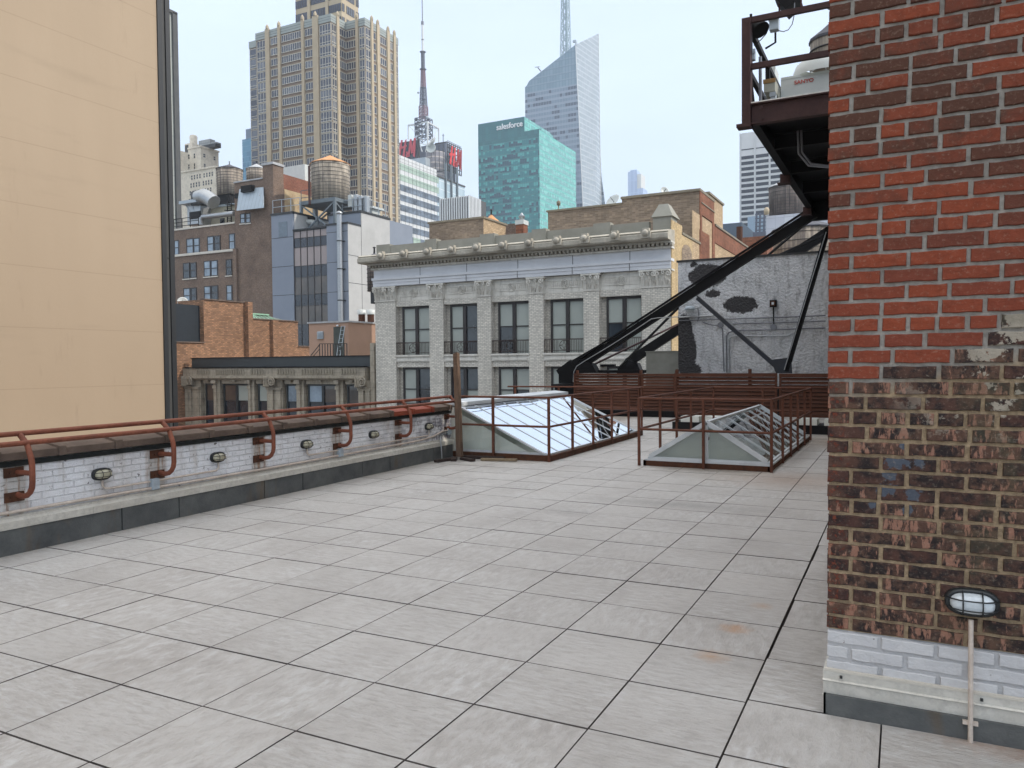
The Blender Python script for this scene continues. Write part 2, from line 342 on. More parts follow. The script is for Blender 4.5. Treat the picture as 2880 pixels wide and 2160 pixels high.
for y0, y1 in ((-3, 1.9), (1.9, 5.0), (5.0, 8.1), (8.1, 11.2), (11.2, 12.12)):
    wallbox(mb, y0, y1-.003, 0, .042, .235, .245); wallbox(mb, y0, y1-.003, .034, .044, .24, .305)
    P = [(LX(y0)+.044, y0, .305), (LX(y1)+.044, y1, .305), (LX(y1)+.012, y1, .33), (LX(y0)+.012, y0, .33)]
    mb.prism(P, (-.006, 0, 0)); wallbox(mb, y0, y1-.003, 0, .012, .33, .352)
mb.build('flashing', M['alu'], pw)
mb = MB(); wallbox(mb, -3, 12.1, .0, .012, .8, .845); wallbox(mb, -3, 12.1, 0, .02, .835, .85)
mb.build('seal_strip', M['seal'], pw)
y = -2.6; k = 0
while y < 12.0:
    y1 = min(y+.61, 12.1); red = 9.95 < y < 11.35
    mb = MB()
    def cop(ya, yb, e):
        prof = [(.05+e, .86), (.05+e, .93+e), (-.12, .965+e), (-.3, .955+e), (-.38-e, .92), (-.38-e, .86)]
        zo = 0
        mb.add([(LX(ya)+d, ya, z+zo) for d, z in prof]+[(LX(yb)+d, yb, z+zo) for d, z in prof],
               [tuple(range(6)), tuple(reversed(range(6, 12)))]+[(i, 6+i, 6+(i+1) % 6, (i+1) % 6) for i in range(6)])
    if not (11.35 < y < 11.4): cop(y, y1-.075, 0); cop(y1-.075, y1, .02)
    o = mb.build('coping_tile', M['coping_red'] if red else M['coping'], pw, bevel=.006)
    if red: o['label'] = 'new orange clay coping tile'
    y = y1
# rails with bent posts
pr = thing('pipe_railing', 'rust brown double pipe rail on bent posts bolted to the parapet wall', 'railing', (LX(4), 4, .5))
for d, z, nm in ((.17, 1.02, 'rail'), (.06, 1.1, 'rail')):
    pts = [(LX(y)+d, y, z+.003*math.sin(y*1.7)) for y in [-3, 0, 2, 4, 6, 8, 10, 12.0]]
    MB().path(pts, .0245, 10).build('rail', M['metal_rust'], pr)
for k, y in enumerate((1.18, 2.73, 4.278, 5.82, 7.33, 8.884, 10.438, 11.97)):
    x = LX(y); mb = MB()
    arc = [(x+.1+.135*math.cos(a), y, .665+.135*math.sin(a)) for a in [R(-90+22.5*i) for i in range(5)]]
    mb.path([(x, y, .54), (x+.05, y, .53)]+arc+[(x+.235, y, .83), (x+.225, y, .88), (x+.17, y, 1.005), (x+.06, y, 1.095)], .0255, 10)
    mb.tube((x, y, .745), (x+.235, y, .745), .024, 8)
    po = mb.build('post', M['metal_rust'], pr)
    for z in (.52, .745):
        mb = MB(); wallbox(mb, y-.12, y+.06, .001, .012, z-.045, z+.045)
        mb.tube((x, y-.07, z), (x+.035, y-.07, z), .009, 6)
        mb.build('mounting_plate', M['rust'], po)
# bulkhead lamps
def oval(mb, rx, rz, y0, y1, n=24, s=1, e=2.6):
    def rr(r, yy):
        return [((abs(math.cos(a))**(2/e)*math.copysign(1, math.cos(a))*rx)*r, yy, (abs(math.sin(a))**(2/e)*math.copysign(1, math.sin(a))*rz)*r) for a in [2*math.pi*k/n for k in range(n)]]
    return rr
def bulkhead_lamp(glass, cage):
    L = thing('bulkhead_lamp', '', 'lamp')
    f = oval(None, 1, 1, 0, 0)
    def ring_loft(secs):
        mb = MB(); n = 24; vs = []
        for rx, rz, yy in secs:
            vs += [((abs(math.cos(a))**.72*math.copysign(1, math.cos(a)))*rx, yy, (abs(math.sin(a))**.85*math.copysign(1, math.sin(a)))*rz) for a in [2*math.pi*k/n for k in range(n)]]
        mb.smooth = True
        mb.add(vs, [(i*n+k, (i+1)*n+k, (i+1)*n+(k+1) % n, i*n+(k+1) % n) for i in range(len(secs)-1) for k in range(n)])
        mb.smooth = False; mb.add(vs[-n:], [tuple(reversed(range(n)))])
        return mb
    ring_loft([(.108, .062, 0), (.108, .062, -.025), (.1, .055, -.034), (.09, .047, -.034), (.088, .045, -.03)]).build('base', M['cage'] if cage is None else cage, L)
    ring_loft([(.088, .045, -.028), (.086, .043, -.05), (.076, .036, -.068), (.05, .02, -.077), (.02, .008, -.079)]).build('lens', glass, L)
    mb = MB()
    for sx in (-.038, .038):
        mb.path([(sx, -.03, .052), (sx, -.066, .043), (sx, -.088, .02), (sx, -.092, 0), (sx, -.088, -.02), (sx, -.066, -.043), (sx, -.03, -.052)], .0032, 6)
    for zz in (-.022, .022):
        mb.path([(-.1, -.03, zz*.9), (-.085, -.062, zz), (-.05, -.084, zz), (0, -.089, zz), (.05, -.084, zz), (.085, -.062, zz), (.1, -.03, zz*.9)], .0032, 6)
    mb.build('cage', cage, L)
    return L
M['cage'] = plain('black_lamp_cage', lin(34, 38, 40), .4, var=.3)
lp = bulkhead_lamp(M['lamp_glass'], M['cage'])
spots = [(5.12, 'nearest and largest'), (6.63, 'second from the near end'),
         (8.19, 'third from the near end'), (9.72, 'fourth from the near end'), (11.31, 'next to the timber post')]
for i, (y, tx) in enumerate(spots):
    o = lp if i == 0 else copy_tree(lp)
    o.location = (LX(y)+.002, y, .615); o.rotation_euler = (0, 0, R(90)+.016)
    o['label'] = 'oval caged wall lamp on white parapet, '+tx; o['group'] = 'caged lamps along the parapet'
lp2 = bulkhead_lamp(M['lamp_glass2'], M['cage'])
lp2.location = (.26, 4.028, .616); lp2.rotation_euler = (0, 0, 0); lp2['label'] = 'black oval caged lamp on the brick pier above a conduit'; lp2['group'] = 'caged lamps on the brick building'
lp3 = copy_tree(lp2); p = at(2304, 1552, Y=4.55); lp3.location = (-.347, 5.15, .5); lp3.rotation_euler = (0, R(90), R(-90)); lp3['label'] = 'caged lamp mostly hidden round the corner of the brick pier'
# conduits and junction boxes on the wall
def run(name, pts, r, label, cat='conduit', mat='conduit', group=None, clips=()):
    mb = MB().path(pts, r, 8)
    o = mb.build(name, M[mat]); return tag(o, label, cat, group)
Wp = lambda y, z, d=.022: (LX(y)+d, y, z)
run('conduit', [Wp(-3, .39), Wp(4, .388), Wp(5.4, .386), Wp(7.4, .378), Wp(9, .385), Wp(11, .4), Wp(11.45, .43), Wp(11.75, .49), Wp(11.95, .5)], .0155, 'long pale conduit running low along the whole white parapet')
run('conduit', [Wp(5.12, .55), Wp(5.12, .5), Wp(5.14, .47), Wp(5.2, .458), Wp(5.68, .458)], .011, 'short conduit from the nearest parapet lamp to the first junction box')
run('conduit', [Wp(6.63, .55), Wp(6.63, .49), Wp(6.6, .46), Wp(5.79, .458)], .011, 'short conduit from the second parapet lamp down to the first junction box')
run('conduit', [Wp(8.19, .55), Wp(8.19, .49), Wp(8.22, .462), Wp(8.85, .46)], .011, 'short conduit from the third parapet lamp to the second junction box')
run('conduit', [Wp(11.31, .55), Wp(11.31, .48), Wp(11.28, .46), Wp(9.72, .462), Wp(8.95, .46)], .011, 'conduit joining the two farthest parapet lamps to the second junction box')
run('conduit', [Wp(11.98, .45), Wp(11.8, .45), Wp(11.68, .42), Wp(11.6, .33, .08), Wp(11.6, .1, .1), Wp(11.6, 0, .1)], .0125, 'curved grey conduit dropping to the floor beside the timber post', mat='galv')
for y, t in ((5.735, 'nearest, in front of the second bent post'), (8.893, 'farther, below the fourth bent post')):
    jb = thing('junction_box', 'grey weatherproof junction box on white parapet, '+t, 'electrical box', (LX(y), y, .37), 'junction boxes on the parapet')
    mb = MB(); wallbox(mb, y-.045, y+.045, .002, .05, .365, .485); mb.build('box_body', M['box_grey'], jb, bevel=.004)
    mb = MB(); wallbox(mb, y-.042, y+.042, .0502, .058, .372, .478); wallbox(mb, y-.03, y+.03, .058, .063, .42, .428); mb.build('cover', M['box_grey'], jb, bevel=.002)
mb = MB(); wallbox(mb, 11.93, 12.05, .002, .04, .42, .53); tag(mb.build('electrical_box', M['box_grey']), 'pale box at the far end of the parapet behind the timber post', 'electrical box')

# --- timber post on a cross foot, loose plank
tp = thing('timber_post', 'upright weathered timber post standing on a cross foot', 'post', (-7.08, 11.85, 0))
mb = MB().add([(-7.13,11.8,.045),(-7.03,11.8,.045),(-7.03,11.89,.045),(-7.13,11.89,.045),(-7.2,11.84,1.87),(-7.11,11.84,1.9),(-7.11,11.93,1.88),(-7.2,11.93,1.89)],
  [(0,3,2,1),(4,5,6,7),(0,1,5,4),(1,2,6,5),(2,3,7,6),(3,0,4,7)]); mb.build('post_shaft', M['wood_old'], tp, bevel=.006)
for p, q in (((-7.12, 11.76, .025), (-7.62+.42, 11.25, .025)), ((-7.0, 11.78, .025), (-6.68, 11.62, .025)), ((-7.12, 11.98, .03), (-6.3, 12.06, .03)), ((-7.1, 11.7, .026), (-7.0, 11.5, .026))):
    MB().bar(p, q, .1, .045).build('foot', M['wood_dark'], tp, bevel=.004)
o = MB().bar((-6.62, 11.8, .025), (-6.0, 11.95, .025), .09, .04).build('loose_plank', M['wood_pale'], bevel=.003)
tag(o, 'short pale plank lying on the pavers before the left skylight', 'plank')

# --- skylights
def glassmat(name, k, tint, rough=.02):
    n = NT(name); n.n.remove(n.p)
    fr = n.node('ShaderNodeLayerWeight', {'Blend': .5}).outputs['Facing']
    f = n.math('ADD', n.math('MULTIPLY', n.math('POWER', fr, 2.5), 1-k), k)
    g = n.node('ShaderNodeBsdfGlossy', {'Color': (.95, .97, 1, 1), 'Roughness': rough}); t = n.node('ShaderNodeBsdfTransparent', {'Color': tint})
    ms = n.node('ShaderNodeMixShader', [f, t.outputs[0], g.outputs[0]])
    n.t.links.new(ms.outputs[0], n.n['Material Output'].inputs[0]); return n.mt
M['sky_glass'] = glassmat('skylight_glass', .16, (.72, .78, .76, 1))
M['clear_glass'] = glassmat('clear_end_glass', .1, (.93, .96, .94, 1))
M['sky_glass_mirror'] = glassmat('reflective_skylight_glass', .9, (.6, .66, .65, 1))
# left: single slope rising to the parapet
sl = thing('lean_to_skylight', 'large lean-to glass skylight sloping up to the parapet', 'skylight', (-6.4, 12.2, 0))
e0 = (-5.56, .10); e1 = (-7.34, .93); y0, y1 = 12.2, 17.2
MB().box(-5.5, -5.44, 12.14, 17.3, -.04, .1).box(-7.4, -5.5, 12.12, 12.18, -.04, .1).box(-7.4, -5.44, 17.24, 17.3, -.04, .1).build('curb', M['rust'], sl)
mb = MB()
def slp(t, d=0): return (e0[0]+(e1[0]-e0[0])*t, e0[1]+(e1[1]-e0[1])*t+d)
N = 9
for i in range(N+1):
    y = y0+(y1-y0)*i/N; w = .05 if i in (0, N) else .018
    a = slp(0, .004); b = slp(1, .004); mb.bar((a[0], y, a[1]), (b[0], y, b[1]), w, .03 if i in (0, N) else .014)
mb.bar((e0[0], y0, e0[1]), (e0[0], y1, e0[1]), .04, .03); mb.box(-7.38, -5.56, y0-.015, y0+.02, .1, .14)
mb.bar((e1[0]+.03, y0, e1[1]), (e1[0]+.03, y1, e1[1]), .05, .03)
mb.build('glazing_frame', M['white_frame'], sl)
for i in range(N):
    ya = y0+(y1-y0)*i/N+.02; yb = y0+(y1-y0)*(i+1)/N-.012
    a = slp(0); b = slp(1)
    MB().add([(a[0], ya, a[1]), (a[0], yb, a[1]), (b[0], yb, b[1]), (b[0], ya, b[1])], [(0, 1, 2, 3)]).build('pane', M['sky_glass_mirror'], sl)
MB().add([(-5.62, y0, .14), (-7.36, y0, .14), (-7.36, y0, .9)], [(0, 1, 2)]).build('end_pane', M['clear_glass'], sl)
MB().add([(-5.62, y1, .14), (-7.36, y1, .14), (-7.36, y1, .9)], [(0, 1, 2)]).build('end_pane', M['sky_glass'], sl)
mb = MB().prism([(-7.28, y0-.02, .985), (-7.62, y0-.02, 1.02), (-8.1, y0-.02, .96), (-8.1, y0-.02, .9), (-7.28, y0-.02, .93)], (0, y1-y0+.1, 0))
mb.build('ridge_cap', M['white_frame'], sl)
MB().box(-8.1, -7.4, y0, y1+.05, -.5, .9).build('back_wall', M['shade2'], sl)
MB().prism([(-7.38, y0+.1, .02), (-7.38, y0+.1, .8), (-6.1, y0+.1, .2), (-5.7, y0+.1, .03)], (0, .01, 0)).build('blind', M['shade2'], sl)
MB().box(-7.38, -5.52, y0+.12, y1, -.02, .02).build('pale_well_slab', M['shade2'], sl)  # pale slab added under the glass so the inside does not go black
# cables draped over the skylight
for k in range(2):
    pts = [(-7.24+.1*k+.02*math.sin(i*1.3+k), 12.25+i*.5, slp((7.24-.1*k-5.56)/1.78)[1]+.03+.008*math.sin(i*2+k)) for i in range(7)]
    tag(MB().path(pts, .006, 6).build('cable', M['black']), 'thin dark cable lying on the skylight glass, '+('nearest the ridge', 'lower of two')[k], 'cable', 'cables over the left skylight')
# right: small gable skylight
sr = thing('gable_skylight', 'small white framed ridge skylight inside the right pipe railing', 'skylight', (-2.85, 12.4, 0))
xl, xr, ya, yb, zb, xa, za = -3.78, -1.9, 12.36, 17.3, .1, -2.84, .73
MB().box(-3.86, -1.85, 12.3, 12.36, -.04, .085).box(-1.9, -1.85, 12.3, 17.5, -.04, .085).box(-3.86, -3.81, 12.3, 17.5, -.04, .085).box(-3.86, -1.85, 17.44, 17.5, -.04, .085).build('curb', M['rust'], sr)
mb = MB().box(xl, xr, ya-.02, ya+.02, zb-.01, zb+.05).box(xl, xr, yb-.02, yb+.02, zb-.01, zb+.05).box(xr-.03, xr+.02, ya, yb, zb-.01, zb+.04).box(xl-.02, xl+.03, ya, yb, zb-.01, zb+.04)
mb.box(xl-.05, xr+.05, ya-.05, ya-.021, zb-.02, zb+.012); mb.box(xr+.021, xr+.05, ya-.02, yb, zb-.02, zb+.012)
mb.bar((xa, ya, za), (xa, yb, za), .07, .035); mb.box(xa-.025, xa+.025, ya-.016, ya+.016, zb+.05, za)
for y in (ya, yb): mb.bar((xl+.02, y, zb+.05), (xa, y, za), .05, .07); mb.bar((xr-.02, y, zb+.05), (xa, y, za), .05, .07)
for i in range(1, 7):
    y = ya+(yb-ya)*i/7
    mb.bar((xr, y, zb+.05), (xa, y, za+.006), .02, .014); mb.bar((xl, y, zb+.05), (xa, y, za+.006), .02, .014)
mb.build('glazing_frame', M['white_frame'], sr)
for i in range(7):
    p = ya+(yb-ya)*i/7+.02; q = ya+(yb-ya)*(i+1)/7-.02
    for xe in (xr-.01, xl+.01):
        MB().add([(xe, p, zb+.045), (xe, q, zb+.045), (xa, q, za-.005), (xa, p, za-.005)], [(0, 1, 2, 3)]).build('pane', M['sky_glass'], sr)
for xe, s in ((xr-.06, 1), (xl+.06, -1)):
    MB().add([(xe, ya, zb+.05), (xa+.03*s, ya, zb+.05), (xa+.03*s, ya, za-.05)], [(0, 1, 2)]).build('end_pane', M['clear_glass'], sr)
    MB().add([(xe, ya+.06, zb+.04), (xa+.03*s, ya+.06, zb+.04), (xa+.03*s, ya+.06, za-.07)], [(0, 1, 2)]).build('blind', M['shade'], sr)
MB().box(xl+.03, xr-.03, ya+.08, yb-.05, -.02, .03).build('pale_well_slab', M['shade'], sr)  # added pale slab, keeps the view through the glass from going black

# --- pipe railings round the skylights
def railing(name, label, segs, posts, closed=True):
    t = thing(name, label, 'railing', (segs[0][0][0], segs[0][0][1], 0))
    for p, q in segs:
        for z in (1.1, .6): MB().tube((p[0], p[1], z), (q[0], q[1], z), .0205, 10).build('rail', M['rail_dark'], t)
    for x, y in posts: MB().box(x-.02, x+.02, y-.02, y+.02, 0, 1.1).build('post', M['rail_dark'], t)
    return t
railing('pipe_guard', 'rust brown pipe guard along two sides of the left skylight', [((-7.3, 12.1), (-5.46, 12.1)), ((-5.46, 12.1), (-5.46, 17.3)), ((-5.46, 17.45), (-9.0, 17.45))],
        [(-6.54, 12.1), (-5.46, 12.1), (-5.46, 13.15), (-5.46, 14.2), (-5.46, 15.27), (-5.46, 16.35), (-5.46, 17.3), (-7.6, 17.45), (-8.8, 17.45)])
railing('pipe_guard', 'rust brown pipe guard forming a box round the gable skylight', [((-3.92, 12.27), (-1.84, 12.27)), ((-1.84, 12.27), (-1.84, 17.6)), ((-3.92, 12.27), (-3.92, 17.75)), ((-3.92, 17.75), (-1.84, 17.75))],
        [(-3.92, 12.27), (-2.87, 12.27), (-1.84, 12.27), (-1.84, 13.46), (-1.84, 14.45), (-1.84, 15.42), (-1.84, 16.5), (-1.84, 17.6), (-3.92, 13.49), (-3.92, 14.6), (-3.92, 15.7), (-3.92, 17.75), (-2.85, 17.75)])
# --- louvred screens along the back of the terrace
def screen(x0, x1, Y, ztop, zbot, label, nsl, posts, top=.07):
    t = thing('louvred_screen', label, 'screen', (x0, Y, 0), 'brown louvred screens at the back of the terrace')
    mb = MB().box(x0, x1, Y-.03, Y+.03, ztop-top, ztop).box(x0, x1, Y-.025, Y+.025, zbot, zbot+.06).box(x0, x0+.05, Y-.028, Y+.028, zbot, ztop-top).box(x1-.05, x1, Y-.028, Y+.028, zbot, ztop-top)
    mb.build('frame', M['screen'], t)
    mb = MB(); dz = (ztop-top-zbot-.06)/nsl
    for i in range(nsl):
        z = zbot+.06+dz*(i+.5)
        mb.bar((x0+.05, Y+random.uniform(-.003, .003), z), (x1-.05, Y, z), .012, dz*.98, (0, .75, 1))
    mb.build('louvre_panel', M['screen'], t)
    for x in posts: MB().box(x-.035, x+.035, Y+.03, Y+.1, -.04, ztop+.1).build('post', M['screen'], t)
    return t
screen(-9.49, -7.32, 23, 1.335, .12, 'wide brown louvred screen farthest left, under the truss foot', 12, (-9.4, -7.3))
screen(-7.26, -6.22, 23.02, 1.32, .18, 'narrow brown louvred screen second from the left', 11, (-6.2,))
screen(-5.15, -2.72, 19, 1.40, .38, 'brown louvred screen behind the gable skylight, with thick top rail', 10, (-5.1, -3.35), .09)
screen(-2.68, .8, 19.02, 1.39, .38, 'brown louvred screen farthest right, running behind the brick pier', 10, (-1.3, .4), .09)
dn = thing('dunnage_curb', 'black roofing curb under the right louvred screens with pale blocks', 'curb', (-3, 19.2, 0))
MB().box(-5.2, 1, 18.95, 19.8, -.04, .2).build('curb_base', M['black'], dn)
for x in (-5.0, -4.4, -2.3, -1.7, -1.2): MB().box(x, x+.45, 19.0, 19.5, .2, .34).build('block', M['shade2'], dn)
MB().box(-10, 1, 19.6, 19.7, .34, .42).build('bearing_beam', M['black_steel'], dn)
o = MB().box(-9.6, -6.1, 23.08, 24.0, -.04, .16).build('dunnage_curb', M['black']); tag(o, 'low black curb under the two left louvred screens', 'curb')
o = MB().box(-11, 2, 24.9, 25.1, -.5, .9).build('back_parapet', M['black']); tag(o, 'dark roof edge parapet behind the louvred screens', 'wall')
o = MB().box(-8.35, -6.93, 27.0, 27.3, -.5, 2.03).box(-8.38, -6.93, 26.98, 27.32, 2.03, 2.06).build('grey_parapet', plain('grey_cement', lin(150, 150, 142), .8, c2=lin(130, 130, 122))); tag(o, 'plain grey cement parapet block between truss foot and grey wall', 'wall')

# --- grey coated bulkhead wall
n = NT('aluminium_coated_stucco')
bl = n.noise(13, 5, .6); c = n.mix(n.ramp(n.noise(.8, 5, .7), .3, .7), lin(236, 238, 242), lin(194, 197, 200))
c = n.mix(n.math('MULTIPLY', n.ramp(n.noise(6, 5, .7, sc=(1, 1, .3)), .5, .68), .5), c, lin(78, 80, 84))
def hole(c, p, r, sc, col_, edge=.35):
    d = n.node('ShaderNodeVectorMath', [n.node('ShaderNodeVectorMath', [n.pos.outputs['Position'], tuple(p)], operation='SUBTRACT').outputs[0], sc], operation='MULTIPLY').outputs[0]
    ln = n.node('ShaderNodeVectorMath', [d], operation='LENGTH').outputs['Value']
    ln = n.math('ADD', ln, n.math('MULTIPLY', n.math('SUBTRACT', n.noise(6, 8, .85), .5), edge*1.7))
    return n.mix(n.math('LESS_THAN', ln, r), c, col_)
for px, r, sc in (((2083, 857), .42, (.78, 0, 1.5)), ((2003, 827), .2, (.8, 0, 1.6)), ((1990, 775), .5, (.8, 0, 1.3)), ((1950, 745), .1, (1, 0, 1)), ((1930, 990), .55, (1.6, 0, .62)), ((1948, 1040), .3, (1, 0, 1.4)), ((1925, 930), .45, (1.7, 0, .8))):
    c = hole(c, at(*px, Y=26), r, sc, lin(52, 50, 52))
n.set(c, .45, .0, h=n.math('ADD', n.ramp(bl, .35, .7), n.math('MULTIPLY', n.noise(40, 4), .2)), hs=.9, hd=.05); M['coated'] = n.mt
gw = thing('coated_wall', 'tall grey aluminium coated rough wall with black bare patches', 'wall', (-5, 26, 0))
MB().box(-6.92, 3, 26, 29.2, -.5, 5.02).build('wall_body', M['coated'], gw)
MB().box(-6.96, 3, 25.96, 29.24, 5.02, 5.08).build('cap', M['dark'], gw)
def run2(pts, r, label, mat='conduit', Y=25.95, **k):
    return run('conduit', [at(x, y, Y=Y) for x, y in pts], r, label, mat=mat, **k)
M['conduit_grey'] = plain('grey_painted_conduit', lin(120, 122, 128), .4, .4)
run2([(1907, 893), (1990, 889), (2010, 887)], .03, 'thick pale pipe at the left end of the grey coated wall', 'galv')
run2([(1907, 902), (2050, 897), (2180, 893), (2322, 887)], .018, 'uppermost thin conduit crossing the grey coated wall', 'conduit_grey')
run2([(2060, 911), (2200, 907), (2322, 903)], .018, 'second thin conduit crossing the grey coated wall', 'conduit_grey')
run2([(1975, 905), (1995, 913), (2027, 916), (2032, 925), (2034, 980), (2036, 1045)], .018, 'thin conduit running down beside the round cover on the grey wall', 'conduit_grey')
run2([(2044, 1048), (2043, 945), (2050, 935), (2062, 931), (2110, 929), (2322, 922)], .02, 'conduit bending from vertical to horizontal on the grey wall', 'conduit_grey')
run2([(2052, 1048), (2050, 955), (2056, 947), (2070, 945), (2215, 944), (2235, 935), (2245, 915), (2252, 880)], .02, 'brightest conduit curving upward behind the leaning strut', 'galv')
run2([(2175, 862), (2176, 912)], .02, 'short dark conduit under the square floodlight', 'black_steel')
for px, t in (((2027, 914), 'left of the two, near the diagonal strut'), ((2176, 920), 'right of the two, under the square floodlight')):
    p = at(*px, Y=25.98); mb = MB(); q = [Vector((0, 0, 0))]
    nn = 16; vs = []
    for yy, rr in ((0, .1), (-.05, .1), (-.055, .09)): vs += [(p.x+rr*math.cos(2*math.pi*k/nn), p.y+yy, p.z+rr*math.sin(2*math.pi*k/nn)) for k in range(nn)]
    mb.add(vs, [(i*nn+k, (i+1)*nn+k, (i+1)*nn+(k+1) % nn, i*nn+(k+1) % nn) for i in range(2) for k in range(nn)]+[tuple(range(2*nn, 3*nn))])
    tag(mb.build('junction_cover', M['conduit_grey']), 'round grey junction cover on the coated wall, '+t, 'electrical box', 'round junction covers')
p = at(2175, 853, Y=25.9)
fl = thing('floodlight', 'small square floodlight on the grey coated wall', 'lamp', p)
MB().box(p.x-.1, p.x+.1, 25.82, 25.98, p.z-.12, p.z+.1).build('housing', M['black_steel'], fl); MB().box(p.x-.07, p.x+.07, 25.79, 25.819, p.z-.09, p.z+.07).build('frame', M['rust'], fl)
MB().box(p.x-.035, p.x+.035, 25.77, 25.789, p.z-.05, p.z+.03).build('lens', M['lamp_glass2'], fl)
p = at(1940, 868, Y=25.8)
dl = thing('dome_lamp', 'white dome lamp on the upper left of the grey coated wall', 'lamp', p)
MB().lathe(p, [(.0, -.13), (.1, -.12), (.13, -.07), (.14, -.05)], 16).build('lens', M['lamp_glass2'], dl)
MB().lathe(p, [(.15, -.05), (.17, -.02), (.15, .05), (.09, .09), (0, .1)], 16).build('hood', M['box_grey'], dl)
MB().path([p+Vector((.1, .1, 0)), p+Vector((.25, .12, .02)), p+Vector((.27, .14, -.3)), p+Vector((.22, .15, -.42))], .02).build('arm', M['conduit_grey'], dl)

# --- steel truss
tr = thing('steel_truss', 'black diagonal steel truss rising right to carry the platform', 'truss', at(1600, 1080, Y=24.5))
A1 = at(1668, 1004, Y=24.5); A2 = at(2292, 600, Y=24.5); A1 = A1+(A1-A2)*.07
MB().bar(A1, A2, .22, .27).bar(A1+Vector((0, -.16, .2)), A2+Vector((0, -.16, .2)), .12, .05).build('chord', M['black_steel'], tr)
B1 = at(1790, 1004, Y=30); B2 = at(2325, 655, Y=30); B1 = B1+(B1-B2)*.05
MB().bar(B1, B2+(B2-B1)*.15, .24, .34).build('chord', M['black_steel'], tr)
for a, b in (((at(1666, 1027, Y=24.5)), at(1907, 912, Y=29.9)), (at(1738, 1037, Y=29.9), at(1907, 866, Y=24.6)), (at(2140, 735, Y=29), at(2285, 612, Y=24.6)), (at(2180, 722, Y=29), at(2322, 658, Y=26))):
    MB().bar(a, b, .06, .06).build('brace', M['brown_steel'] if a.y < 27 else M['black_steel'], tr)
C1 = at(1962, 838, Y=24.45); C2 = at(2194, 1040, Y=24.45)
MB().bar(C1, C2, .12, .2, (0, -1, 0)).bar(C1+Vector((0, -.07, .06)), C2+Vector((0, -.07, .06)), .03, .1, (0, -1, 0)).build('strut', M['blue_steel'], tr)
D1 = at(2212, 1044, Y=24.4); D2 = at(2330, 640, Y=24.4)
MB().bar(D1, D2, .14, .2, (0, -1, 0)).build('strut', M['black_steel'], tr)
MB().tube(at(2206, 1040, Y=24.25), at(2324, 652, Y=24.25), .015).build('rod', M['galv'], tr)
g = [at(x, y, Y=24.3) for x, y in ((2168, 1012), (2225, 1005), (2228, 1050), (2182, 1050))]
MB().prism(g, (0, .05, 0)).build('gusset', M['blue_steel'], tr)
g = [at(x, y, Y=24.3) for x, y in ((1590, 1040), (1632, 1018), (1664, 1022), (1678, 1048), (1590, 1052))]
MB().prism(g, (0, .4, 0)).build('gusset', M['black_steel'], tr)
g = [at(x, y, Y=29.8) for x, y in ((1735, 1042), (1765, 1012), (1792, 1022), (1805, 1052), (1735, 1052))]
MB().prism(g, (0, .4, 0)).build('gusset', M['black_steel'], tr)
p0 = at(1572, 1078, Y=24.5); p1 = at(1612, 1100, Y=24.5)
MB().box(p0.x, p1.x+.1, 24.2, 24.9, -.4, p0.z-.1).box(p0.x-.12, p1.x+.15, 24.1, 25, p0.z-.1, p0.z-.02).box(p0.x+.1, p1.x+.1, 24.25, 24.8, p0.z, p0.z+.45).build('bearing', M['black_steel'], tr)
MB().bar(at(1572, 1052, Y=24.4), at(1612, 1022, Y=24.4), .3, .12, (0, 1, 0)).bar(at(1612, 1026, Y=24.4), at(1700, 975, Y=24.4), .3, .06, (0, 1, 0)).build('stiffener', M['black_steel'], tr)
MB().box(at(1600, 1045, Y=24.6).x, at(1815, 1045, Y=24.6).x, 24.5, 24.7, 1.32, 1.42).box(at(1690, 1035, Y=29).x, at(1730, 1035, Y=29).x, 28.9, 29.1, 1.5, 1.6).build('bottom_tie', M['black_steel'], tr)
run('cable', [at(x, y, Y=24.2) for x, y in ((1612, 1075), (1614, 1045), (1622, 1030), (1640, 1018), (1720, 970), (1790, 925), (1832, 897), (1850, 894), (1910, 891))], .014, 'thin pale cable following the truss chord to the grey wall', 'cable', 'galv')

# --- steel platform with plant
pf = thing('steel_platform', 'dark steel platform with railing projecting past the brick pier', 'platform', (-2.6, 15, 6))
zt = 6.44; zb = 6.06
MB().ibeam((-2.6, 15, (zt+zb)/2), (2.5, 15, (zt+zb)/2), .16, zt-zb, .025).build('edge_beam', M['brown_steel'], pf)
MB().ibeam((-2.56, 15.08, (zt+zb)/2), (-2.56, 24.9, (zt+zb)/2), .16, zt-zb, .025).build('edge_beam', M['black_steel'], pf)
MB().ibeam((-2.56, 24.8, (zt+zb)/2-.12), (2.5, 24.8, (zt+zb)/2-.12), .2, .6, .025).build('edge_beam', M['black_steel'], pf)
for y in (17, 19.4, 21.8): MB().ibeam((-2.48, y, 6.22), (2.5, y, 6.22), .12, .3, .02).build('joist', M['black_steel'], pf)
MB().box(-2.5, 2.5, 15.1, 24.7, 6.40, 6.455).build('deck', M['black_steel'], pf)
MB().box(-2.6, 2.5, 14.92, 15.05, 6.44, 6.46).build('deck_lip', M['alu'], pf)
for y in (19.5, 24.0): MB().box(-2.72, -2.5, y-.1, y+.1, 5.9, 6.1).box(-2.78, -2.5, y-.13, y+.13, 5.87, 5.9).build('bracket', M['brown_steel'], pf)
MB().box(-2.77, -2.63, 14.93, 15.07, 6.08, 8.02).box(-2.64, -2.61, 14.9, 15.1, 6.08, 8.0).build('post', M['brown_steel'], pf)
MB().box(-2.86, -2.6, 14.88, 15.12, 6.02, 6.08).build('post_foot', M['brown_steel'], pf)
for z in (7.98, 7.13): MB().box(-2.75, 2.5, 14.96, 15.04, z-.05, z+.05).build('rail', M['brown_steel'], pf)
for z in (7.98, 7.13): MB().box(-2.74, -2.66, 15.04, 24.9, z-.05, z+.05).build('rail', M['black_steel'], pf)
